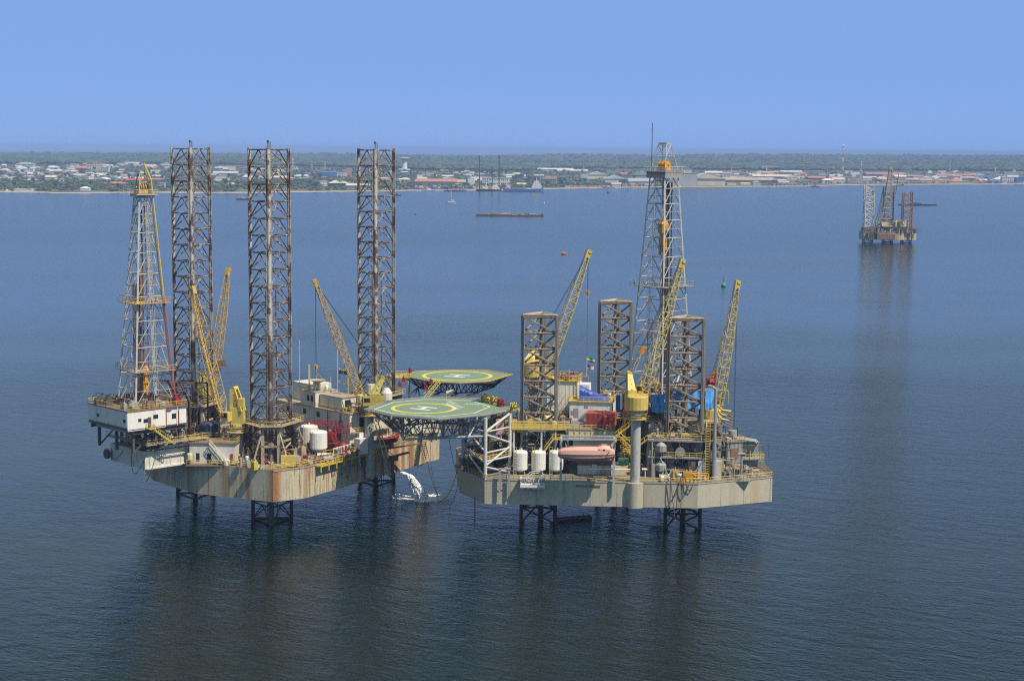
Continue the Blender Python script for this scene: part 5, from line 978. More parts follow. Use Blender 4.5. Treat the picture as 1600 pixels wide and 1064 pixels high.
for k in range(4): f = (k+1)/5; q = lw0.lerp(xt, f); mb.tube(q, Q(640+k*32, 653, 382.5), .15, n=5); mb.tube(q, Q(665+k*28, 652, 383), .15, n=5)
for px, Y in ((692, 398), (718, 392)): mb.tube(Q(px, 655, Y), Q(px, 684, Y), .3, n=6)
build('outer_support', mb, M_PIPE, hd)
for px, py, m in ((754, 617, 0), (757, 613, 0), (764, 616, 0), (770, 618, 0), (776, 622, 1), (781, 627, 1), (752, 621, 1), (800, 632, 0), (797, 634, 0)):
    mb = MB(); mb.mi(m); q = Q(px, py, 401-(px-750)*.3); q.z = ZH; mb.obox(q, (1.1, 0, 0), (0, .9, 0), (0, 0, 1.7)); mb.tube(q+Vector((.4, 0, 1.2)), q+Vector((1.0, -.9, 2.0)), .16, n=5); mb.tube(q+Vector((0, 0, 1)), q+Vector((1.2, 0, 1)), .2, n=6); build('fire_monitor', mb, [M_YEL, M_RED], hd)
# windsock
mb = MB(); q = P(697, 630, ZH); mb.tube(q, q+Vector((0, 0, 2.6)), .07, n=5); mb.mi(1); mb.tube(q+Vector((0, 0, 2.6)), q+Vector((1.6, .4, 3.2)), .35, .18, n=8); build('windsock', mb, [M_PIPE, M_CREAM], None, origin=tuple(q), label='small pale windsock standing on the near green helideck', cat='windsock')
# slack lines hanging between the rigs
mb = MB()
for a, b, sag in ((Q(668, 722, 420), Q(722, 700, 394), 11), (Q(672, 718, 423), Q(728, 690, 394), 15), (Q(700, 676, 396), Q(714, 740, 395), 1)):
    mb.path([a.lerp(b, i/16)-Vector((0, 0, sag*4*(i/16)*(1-i/16))) for i in range(17)], .06, 4)
build('hose_line', mb, M_CABLE, None, origin=tuple(Q(668, 722, 420)), label='thin dark hose lines drooping between the two rig hulls', cat='hose')
# gangway between the rigs
a = Q(664, 668, 424); b = Q(742, 671, 404); mb = MB(); d = b-a; dn = Vector((d.x, d.y, 0)).normalized(); sdv = Vector((-dn.y, dn.x, 0))
for sg in (-.8, .8):
    for z in (0, 1.5): mb.bar(a+sdv*sg+Vector((0, 0, z)), b+sdv*sg+Vector((0, 0, z)), .2, .25)
    for i in range(12): mb.tube(a.lerp(b, i/12)+sdv*sg, a.lerp(b, (i+.5)/12)+sdv*sg+Vector((0, 0, 1.5)), .06, n=4); mb.tube(a.lerp(b, (i+.5)/12)+sdv*sg+Vector((0, 0, 1.5)), a.lerp(b, (i+1)/12)+sdv*sg, .06, n=4)
mb.obox(a-sdv*.8, d, sdv*1.6, (0, 0, .1)); build('gangway', mb, M_OLV, None, origin=tuple(a), label='olive trussed gangway joining the two rigs behind the near helideck', cat='gangway')
# lifeboat
mb = MB(); x0 = Q(872, 706, 372.8).x; x1 = Q(960.5, 706, 372.8).x; zc = 20.5; Ln = x1-x0; prof = []; n = 22
secs = []
for i in range(n+1):
    x = i/n; e = min(1, math.sin(math.pi*(.012+.976*x))**.27); hw = 1.85*e; keel = -1.95*min(1, math.sin(math.pi*(.02+.96*x))**.30); top = 1.75*min(1, math.sin(math.pi*(.012+.976*x))**.26)
    if .72 < x < .96: top += .7*math.sin(math.pi*(x-.72)/.24)**.45
    secs.append([Vector((x0+Ln*x, 372.8+hw*a, zc+b)) for a, b in ((-.96, -.02), (-1.0, -.10), (-.9, keel*.5), (-.45, keel*.92), (0, keel), (.45, keel*.92), (.9, keel*.5), (1.0, -.10), (.96, -.02), (.88, top*.55), (.5, top*.93), (0, top), (-.5, top*.93), (-.88, top*.55))])
for i in range(n):
    for k in range(14): k2 = (k+1) % 14; mb.quad(secs[i][k], secs[i+1][k], secs[i+1][k2], secs[i][k2])
for s_ in (secs[0], secs[-1]): mb.add(s_, [tuple(range(14))])
lb = build('lifeboat', mb, M_PINK, None, origin=(x0, 372.8, zc-1.75), label='faded pink enclosed lifeboat hanging in davits below the red container', cat='lifeboat', smooth=True)
mb = MB()
for i in range(n): 
    for k in (1, 7): mb.tube(secs[i][k], secs[i+1][k], .09, n=5)
build('fender', mb, M_DGR, lb)
mb = MB(); a = x0+Ln*.77; mb.fbox(Fr((a-.9, 371.3), (1, 0)), 0, .5, -.02, .3, zc+.9, zc+1.2); mb.fbox(Fr((a+.2, 371.3), (1, 0)), 0, .5, -.02, .3, zc+.9, zc+1.2); mb.cyl((a+1.5, 371.1), .14, zc-.2+.5, zc+.6, 8); build('porthole', mb, M_GLS, lb)
mb = MB(); mb.fbox(Fr((x1-.7, 372.5), (1, 0)), 0, .5, 0, .6, zc-1.7, zc-.9); build('rudder', mb, M_DGR, lb)

clutter(rigR, E, 10, 30, -5, 3, RD, 80, 141, 2.2, pal=[M_GRY, M_WHT2, M_GRY, M_TAN, M_BRN, M_DGR, M_YEL, M_PIPE])
clutter(rigR, G6, -8, 8, -4.5, 5, 22.2, 60, 142, 2.6, pal=[M_TAN, M_GRY, M_DGR, M_BRN, M_TAN, M_DGR, M_OCH])
clutter(rigR, E, -26, -12, -4, 12, 24.1, 40, 143, 1.6, pal=[M_YEL, M_GRY, M_BRN, M_TAN, M_CREAM, M_DGR, M_RED])
clutter(rigR, E, 27, 34, -5, 3, RD, 60, 144, 2.2, pal=[M_GRY, M_DGR, M_BRN, M_TAN, M_TAN, M_DGR, M_ORBL])
# ================================================================== WATER JETS
def jet(S, G, r0, r1, n, seed, name, label, foam_r, foam_len):
    rnd = random.Random(seed); mb = MB(); S = Vector(S); G = Vector(G); H = S.z
    for i in range(n):
        j0 = Vector((rnd.gauss(0, 1), rnd.gauss(0, 1), 0))*r0*.4; j1 = Vector((rnd.gauss(0, 1), rnd.gauss(0, 1), 0))*r1*.5; t0 = rnd.random()**.8*.97; t1 = min(1, t0+rnd.uniform(.08, .22)); tm = (t0+t1)/2; sp = rnd.uniform(.9, 1.08)
        def pt(t): q = S.lerp(G, t*sp if t*sp < 1 else 1); q.z = H*(1-t*t); return q+j0*(1-t)+j1*t
        w_ = rnd.uniform(.06, .14)*(1+.4*t0)*r0*2.2; mb.tube(pt(t0), pt(tm), w_*.3, w_, n=4); mb.tube(pt(tm), pt(t1), w_, .012, n=4)
    m = flat('white_water', (.88, .90, .91), .5, .04)
    for i in range(int(n*5)):      # foam flecks on the sea
        a = rnd.uniform(0, 6.28); rr = abs(rnd.gauss(0, .62)); x = G.x+math.cos(a)*rr*foam_len; y = G.y+.9+math.sin(a)*rr*foam_r*1.6; s = rnd.uniform(.15, .55)*(1.35-min(rr, 1.1)); k = 6
        ring = [(x+math.cos(t)*s*rnd.uniform(.7, 1.8), y+math.sin(t)*s*rnd.uniform(.6, 1.2), 0.02+rnd.random()*.06) for t in [6.28*q/k for q in range(k)]]; mb.add(ring+[(x, y, .08+rnd.random()*.16)], [(q, (q+1) % k, k) for q in range(k)])
    return build(name, mb, m, None, origin=(G.x, G.y, 0), label=label, cat='water discharge', kind='thing')
jet(Q(625, 737, 417.3), P(663, 780, 0), .5, 1.1, 1500, 4, 'water_jet', 'white jet of water pouring from the 267 hull, with foam where it lands', 2.2, 4.6)
jet(Q(1030, 796, 377.5), P(1030, 820, 0), .22, .5, 90, 8, 'water_jet', 'thin trickle of water falling from the HERCULES 260 hull left of its right leg', 1.0, 1.8)
mb = MB(); a_, b_ = P(868, 811, 0), P(924, 807, 0)
for i in range(2): mb.tube(a_+Vector((0, i*.9-1.2, .12)), b_+Vector((-.5*(i % 2), i*.9-1.2, .12)), .4, n=8)
mb.tube(b_+Vector((-2, -1.4, .5)), b_+Vector((-2, .4, .5)), .18, n=6); mb.tube(a_+Vector((2, -1.4, .5)), a_+Vector((2, .4, .5)), .18, n=6)
build('log_raft', mb, M_DGR, None, origin=tuple(a_), label='dark raft of logs floating under the HERCULES 260 hull', cat='raft')
# ================================================================== LAND
CO = [(-400, 304), (0, 300.5), (100, 302.5), (250, 301.5), (330, 302.5), (450, 301), (560, 299.5), (650, 298.5), (780, 297.5), (860, 295.6), (900, 294.6), (1000, 293.4), (1060, 292.6), (1250, 291.8), (1290, 290.0), (1330, 289.4), (1450, 288.8), (1600, 288.2), (2000, 286.5)]
def interp(tab, x):
    if x <= tab[0][0]: return tab[0][1]
    for (a, fa), (b, fb) in zip(tab, tab[1:]):
        if x <= b: return fa+(fb-fa)*(x-a)/(b-a)
    return tab[-1][1]
YC = [(px, P(px, py, 0).y) for px, py in CO]
TREEY = [(-400, 236.5), (0, 237), (100, 237.5), (300, 238), (560, 239.5), (800, 241), (1000, 240.5), (1100, 238.8), (1250, 240), (1400, 241), (1600, 240.5), (2000, 240)]
def DF(px): return 9500+interp([(0, 0), (1600, 2000)], px)
def bear(x, y): return 800+FPX*x/y*0.993
def slope(px):
    d = DF(px); yh = 233+(px-800)*.0075; top = HC-(interp(TREEY, px)-yh)/FPX*d; return (top-16-1.5)/(d-interp(YC, px))
SL = [(px, slope(px)) for px in range(-400, 2001, 100)]
def gz(x, y):
    px = bear(x, y); t = y-interp(YC, px); return max(0.9, 1.2+max(0, t)*interp(SL, px))
def G_(px, py):             # point of the land surface seen at a pixel
    z = 3.0
    for _ in range(14): p = P(px, py, min(z, 70)); z = .5*z+.5*gz(p.x, p.y)
    return Vector((p.x, p.y, gz(p.x, p.y)))
mb = MB(); cols = list(range(-400, 2001, 12)); rows = [0, 30, 60, 120, 200, 320, 480, 700, 1000, 1400, 1900, 2500, 3200, 4000, 5000, 6200, 7600]; rnd = random.Random(5)
for i, px in enumerate(cols):
    yc = interp(YC, px)+rnd.uniform(-14, 14); df = DF(px)
    for j, r_ in enumerate(rows+[-1]):
        y = yc+r_ if r_ >= 0 else df+500
        y = min(y, df) if r_ >= 0 else y
        x = (px-800)/FPX*y/0.993; z = (0.0 if j == 0 else gz(x, y)) if r_ >= 0 else -.5
        if j == 0: z = -.3
        mb.V.append((x, y, z))
K = len(rows)+1
for i in range(len(cols)-1):
    for j in range(K-1): mb.F.append((i*K+j, (i+1)*K+j, (i+1)*K+j+1, i*K+j+1)); mb.M.append(0 if j < 1 else 1)
M_SAND = flat('beach_sand', (.40, .33, .24), .9, .3, .02)
m, nt, b = mat_base('vegetated_ground'); geo = N(nt, 'ShaderNodeNewGeometry'); n = N(nt, 'ShaderNodeTexNoise'); n.inputs['Scale'].default_value = .006; n.inputs['Detail'].default_value = 6; nt.links.new(geo.outputs['Position'], n.inputs['Vector'])
cr = N(nt, 'ShaderNodeValToRGB'); cr.color_ramp.elements[0].position = .42; cr.color_ramp.elements[0].color = (.035, .055, .022, 1); cr.color_ramp.elements[1].position = .66; cr.color_ramp.elements[1].color = (.20, .16, .10, 1)
nt.links.new(n.outputs[0], cr.inputs[0]); nt.links.new(cr.outputs[0], b.inputs['Base Color']); b.inputs['Roughness'].default_value = .95; M_LAND = m
build('land', mb, [M_SAND, M_LAND], None, kind='structure', smooth=True)
# foliage material with light and dark clumps
def leafmat(name, c0, c1, sc_):
    m, nt, b = mat_base(name); geo = N(nt, 'ShaderNodeNewGeometry'); n = N(nt, 'ShaderNodeTexNoise'); n.inputs['Scale'].default_value = sc_; n.inputs['Detail'].default_value = 5; nt.links.new(geo.outputs['Position'], n.inputs['Vector'])
    cr = N(nt, 'ShaderNodeValToRGB'); cr.color_ramp.elements[0].position = .38; cr.color_ramp.elements[0].color = (*c0, 1); cr.color_ramp.elements[1].position = .62; cr.color_ramp.elements[1].color = (*c1, 1)
    nt.links.new(n.outputs[0], cr.inputs[0]); nt.links.new(cr.outputs[0], b.inputs['Base Color']); b.inputs['Roughness'].default_value = .8; return m
M_FOR = leafmat('forest_foliage', (.022, .045, .016), (.085, .11, .035), .007)
M_LEAF = leafmat('tree_foliage', (.020, .045, .014), (.08, .115, .03), .12)
M_PALM = leafmat('palm_foliage', (.04, .06, .018), (.13, .14, .045), .2)
M_TRK = flat('tree_trunk', (.12, .09, .065), .9)
ICO = []; 
phi = (1+5**.5)/2
iv = [Vector(v).normalized() for v in ((-1, phi, 0), (1, phi, 0), (-1, -phi, 0), (1, -phi, 0), (0, -1, phi), (0, 1, phi), (0, -1, -phi), (0, 1, -phi), (phi, 0, -1), (phi, 0, 1), (-phi, 0, -1), (-phi, 0, 1))]
ifc = [(0, 11, 5), (0, 5, 1), (0, 1, 7), (0, 7, 10), (0, 10, 11), (1, 5, 9), (5, 11, 4), (11, 10, 2), (10, 7, 6), (7, 1, 8), (3, 9, 4), (3, 4, 2), (3, 2, 6), (3, 6, 8), (3, 8, 9), (4, 9, 5), (2, 4, 11), (6, 2, 10), (8, 6, 7), (9, 8, 1)]
def blob(mb, x, y, z, r, h, rnd): mb.add([(x+v.x*r*rnd.uniform(.7, 1.25), y+v.y*r*rnd.uniform(.7, 1.25), z+v.z*h*rnd.uniform(.7, 1.25)) for v in iv], ifc)
rnd = random.Random(11)
def forest(name, n, pxr, pyr, rr, hh, m):
    mb = MB()
    for i in range(n):
        px = rnd.uniform(*pxr); lo = interp(TREEY, px)+pyr[0]; py = rnd.uniform(lo, pyr[1](px)); d0 = G_(px, py)
        r = rnd.uniform(*rr); blob(mb, d0.x, d0.y, d0.z+hh*.5+rnd.uniform(-1, 3), r, hh*rnd.uniform(.45, .75), rnd)
    return build(name, mb, m, None, kind='stuff', label='wide belt of dark green forest beyond the town, reaching to the horizon' if name == 'forest' else 'massed trees growing between the houses of the town', cat='forest' if name == 'forest' else 'trees')
FRONT = [(-400, 254), (0, 257), (300, 257), (560, 262), (640, 266), (800, 268), (860, 264), (1000, 264), (1100, 266), (1600, 268), (2000, 268)]
# distance-driven scatter for the forest belt
mb = MB()
for i in range(15000):
    px = rnd.uniform(-330, 1930); y1 = G_(px, interp(FRONT, px)).y if i % 1 == 0 else 0; y2 = DF(px); t = rnd.random(); y = 1/((1-t)/y1+t/y2) if y2 > y1 else y2
    if y2 <= y1: continue
    x = (px-800)/FPX*y/0.993; r = rnd.uniform(9, 22); h = rnd.uniform(7, 13)*(1.0+.35*math.sin(x*.004)*math.sin(y*.002)); blob(mb, x, y, gz(x, y)+h*.6, r, h*.7, rnd)
build('forest', mb, M_FOR, None, kind='stuff', label='wide belt of dark green forest beyond the town, reaching to the horizon', cat='forest')
mb = MB(); TB = [(-400, 1.0), (560, 1.0), (640, .9), (860, .8), (1000, .35), (1060, .12), (1600, .10)]
for i in range(6500):
    px = rnd.uniform(-330, 1930)
    if rnd.random() > interp(TB, px): continue
    ys = interp(CO, px)-2.5; py = rnd.uniform(interp(FRONT, px), ys); q = G_(px, py); r = rnd.uniform(3.5, 7.5); h = rnd.uniform(2.5, 5)
    for k in range(3): blob(mb, q.x+rnd.uniform(-5, 5), q.y+rnd.uniform(-6, 6), q.z+h*.7+rnd.uniform(-1, 1.5), r*.62, h*.5, rnd)
build('town_trees', mb, M_LEAF, None, kind='stuff', label='massed trees and palms growing between the houses of the town', cat='trees')
# individual trees near the shore
def crown_mesh(seed, R_, H_, n):
    rn = random.Random(seed); mb = MB(); lumps = [(rn.uniform(-.45, .45)*R_, rn.uniform(-.45, .45)*R_, H_*rn.uniform(.5, .85), R_*rn.uniform(.35, .6)) for _ in range(6)]
    for i in range(n):
        lx, ly, lz, lr = rn.choice(lumps); d = Vector((rn.gauss(0, 1), rn.gauss(0, 1), rn.gauss(0, .8))).normalized()*lr*rn.uniform(.6, 1.1); c = Vector((lx, ly, lz))+d; a = Vector((rn.gauss(0, 1), rn.gauss(0, 1), rn.gauss(0, .6))).normalized()*rn.uniform(.5, 1.0); b = a.cross(d).normalized()*rn.uniform(.4, .9)
        mb.add([c-a, c-b, c+a, c+b], [(0, 1, 2, 3)])
    return mb
def tree_proto(kind, seed):
    root = bpy.data.objects.new('broadleaf_tree' if kind == 'b' else 'palm_tree', None); link(root); ROOT[root.name] = Vector((0, 0, 0)); rn = random.Random(seed)
    if kind == 'b':
        H_ = rn.uniform(10, 14); build('crown', crown_mesh(seed, H_*.5, H_, 190), M_LEAF, root); mb = MB(); mb.tube((0, 0, -1), (0, 0, H_*.5), .45, .25, 6)
        for k in range(4): mb.tube((0, 0, H_*.35), (math.cos(k*1.6)*2.4, math.sin(k*1.6)*2.4, H_*.66), .2, .08, 5)
        build('trunk', mb, M_TRK, root)
    else:
        H_ = rn.uniform(11, 14); mb = MB()
        for k in range(13):
            a = k*2.4; e = rn.uniform(-.1, .9); pts = [Vector((math.cos(a)*s*4.2, math.sin(a)*s*4.2, H_+e*2.6*s-3.8*s*s)) for s in (0, .3, .6, 1)]; sd = Vector((-math.sin(a), math.cos(a), 0))
            for (p, q, w0, w1) in ((pts[0], pts[1], .2, .7), (pts[1], pts[2], .7, .6), (pts[2], pts[3], .6, .1)): mb.quad(p-sd*w0-Vector((0, 0, .3)), p, q, q-sd*w1-Vector((0, 0, .3))); mb.quad(p, p+sd*w0-Vector((0, 0, .3)), q+sd*w1-Vector((0, 0, .3)), q)
        build('crown', mb, M_PALM, root); mb = MB(); mb.tube((0.6, 0, -1), (.2, 0, H_*.6), .25, .2, 6); mb.tube((.2, 0, H_*.6), (0, 0, H_+.1), .2, .16, 6); build('trunk', mb, M_TRK, root)
    return root
protos = {'b': [tree_proto('b', s) for s in (1, 2, 3, 4)], 'p': [tree_proto('p', s) for s in (5, 6)]}; used = set()
TZ = [('left', -15, 262, 274, 299, 62, .6), ('left', 322, 480, 277, 299, 40, .5), ('mid', 480, 560, 278, 296, 10, .2), ('mid', 780, 1010, 268, 291, 50, .2), ('mid', 600, 800, 262, 276, 34, .15), ('left', -15, 560, 262, 280, 60, .1), ('right', 1290, 1330, 268, 284, 6, .1)]
for (zn, x0, x1, y0, y1, n_, pp) in TZ:
    for i in range(n_):
        kd = 'p' if rnd.random() < pp else 'b'; pr = rnd.choice(protos[kd]); px, py = rnd.uniform(x0, x1), rnd.uniform(y0, min(y1, interp(CO, (x0+x1)/2)-2)); q = G_(px, py)
        o = pr if pr.name not in used else copy_tree(pr); used.add(pr.name); o.location = q; o.rotation_euler = (0, 0, rnd.uniform(0, 6.28)); s = rnd.uniform(.8, 1.25)*(1.15 if zn != 'left' else 1.0); o.scale = (s, s, s)
        zt = {'left': 'on the left shore', 'mid': 'on the middle shore', 'right': 'by the right-hand mast'}[zn]
        setp(o, ('feathery palm growing %s of the town' if kd == 'p' else 'rounded green broadleaf tree %s of the town') % zt, 'tree', 'trees along the shore')
for k in protos:
    for pr in protos[k]:
        if pr.name not in used:
            for ch in list(pr.children): bpy.data.objects.remove(ch)
            bpy.data.objects.remove(pr)
# ================================================================== TOWN
CW = {'white': (.66, .66, .64), 'cream': (.58, .52, .38), 'grey': (.36, .36, .36), 'tan': (.44, .35, .25), 'pink': (.50, .36, .30), 'yellow': (.58, .47, .20), 'blue': (.05, .14, .45), 'green': (.30, .40, .32), 'red': (.45, .07, .05), 'orange': (.52, .20, .10), 'rust': (.44, .21, .13), 'dark': (.06, .06, .06), 'lightgrey': (.50, .51, .52), 'brown': (.22, .15, .11)}
def cm(c): return flat('town_'+c, CW[c], .7, .12, .05)
def bldg(px, py, wpx, hpx, wall, roof, style, label, cat='building', name='building', dp=None, rot=0.0, group=None, win=0, z=None):
    q = G_(px, py); k = q.y/FPX; w = wpx*k; h = hpx*k; d = dp or max(8, min(w*.7, 60)); F = Fr((q.x, q.y), (math.cos(rot), math.sin(rot))); z0 = q.z-1.5; zt = q.z+h
    root = thing(name, tuple(q), label, cat, group); hw = w/2; mb = MB()
    rh = 0 if style == 'flat' else min(h*.45, w*.2)
    mb.fbox(F, -hw, hw, 0, d, z0, zt-rh); build('wall', mb, cm(wall), root); mr = MB(); e = w*.02+.4
    if style == 'flat': mr.fbox(F, -hw-e*.5, hw+e*.5, -e*.5, d+e*.5, zt, zt+.5)
    elif style == 'gable':      # ridge along the width
        a = [F(-hw-e, -e, zt-rh), F(hw+e, -e, zt-rh), F(hw+e, d+e, zt-rh), F(-hw-e, d+e, zt-rh), F(-hw-e, d/2, zt), F(hw+e, d/2, zt)]; mr.add(a, [(0, 1, 5, 4), (2, 3, 4, 5), (0, 4, 3), (1, 2, 5), (0, 3, 2, 1)])
    elif style == 'front':      # gable end to the water
        a = [F(-hw-e, -e, zt-rh), F(hw+e, -e, zt-rh), F(hw+e, d+e, zt-rh), F(-hw-e, d+e, zt-rh), F(0, -e, zt), F(0, d+e, zt)]; mr.add(a, [(0, 4, 5, 3), (1, 2, 5, 4), (0, 1, 4), (2, 3, 5), (0, 3, 2, 1)])
    else:
        i_ = min(hw*.6, d*.4); a = [F(-hw-e, -e, zt-rh), F(hw+e, -e, zt-rh), F(hw+e, d+e, zt-rh), F(-hw-e, d+e, zt-rh), F(-hw+i_, d/2, zt), F(hw-i_, d/2, zt)]; mr.add(a, [(0, 1, 5, 4), (2, 3, 4, 5), (0, 4, 3), (1, 2, 5), (0, 3, 2, 1)])
    build('roof', mr, cm(roof), root)
    if win:
        fl = win; n = max(3, int(w/5)); mw = MB()
        for f in range(fl):
            zz = q.z+(h-rh)*(f+.35)/fl
            for i in range(n): x = -hw+(i+.3)*w/n; mw.fbox(F, x, x+w/n*.45, -.12, 0, zz, zz+(h-rh)/fl*.42)
        build('window_row', mw, M_GLS, root)
    return root
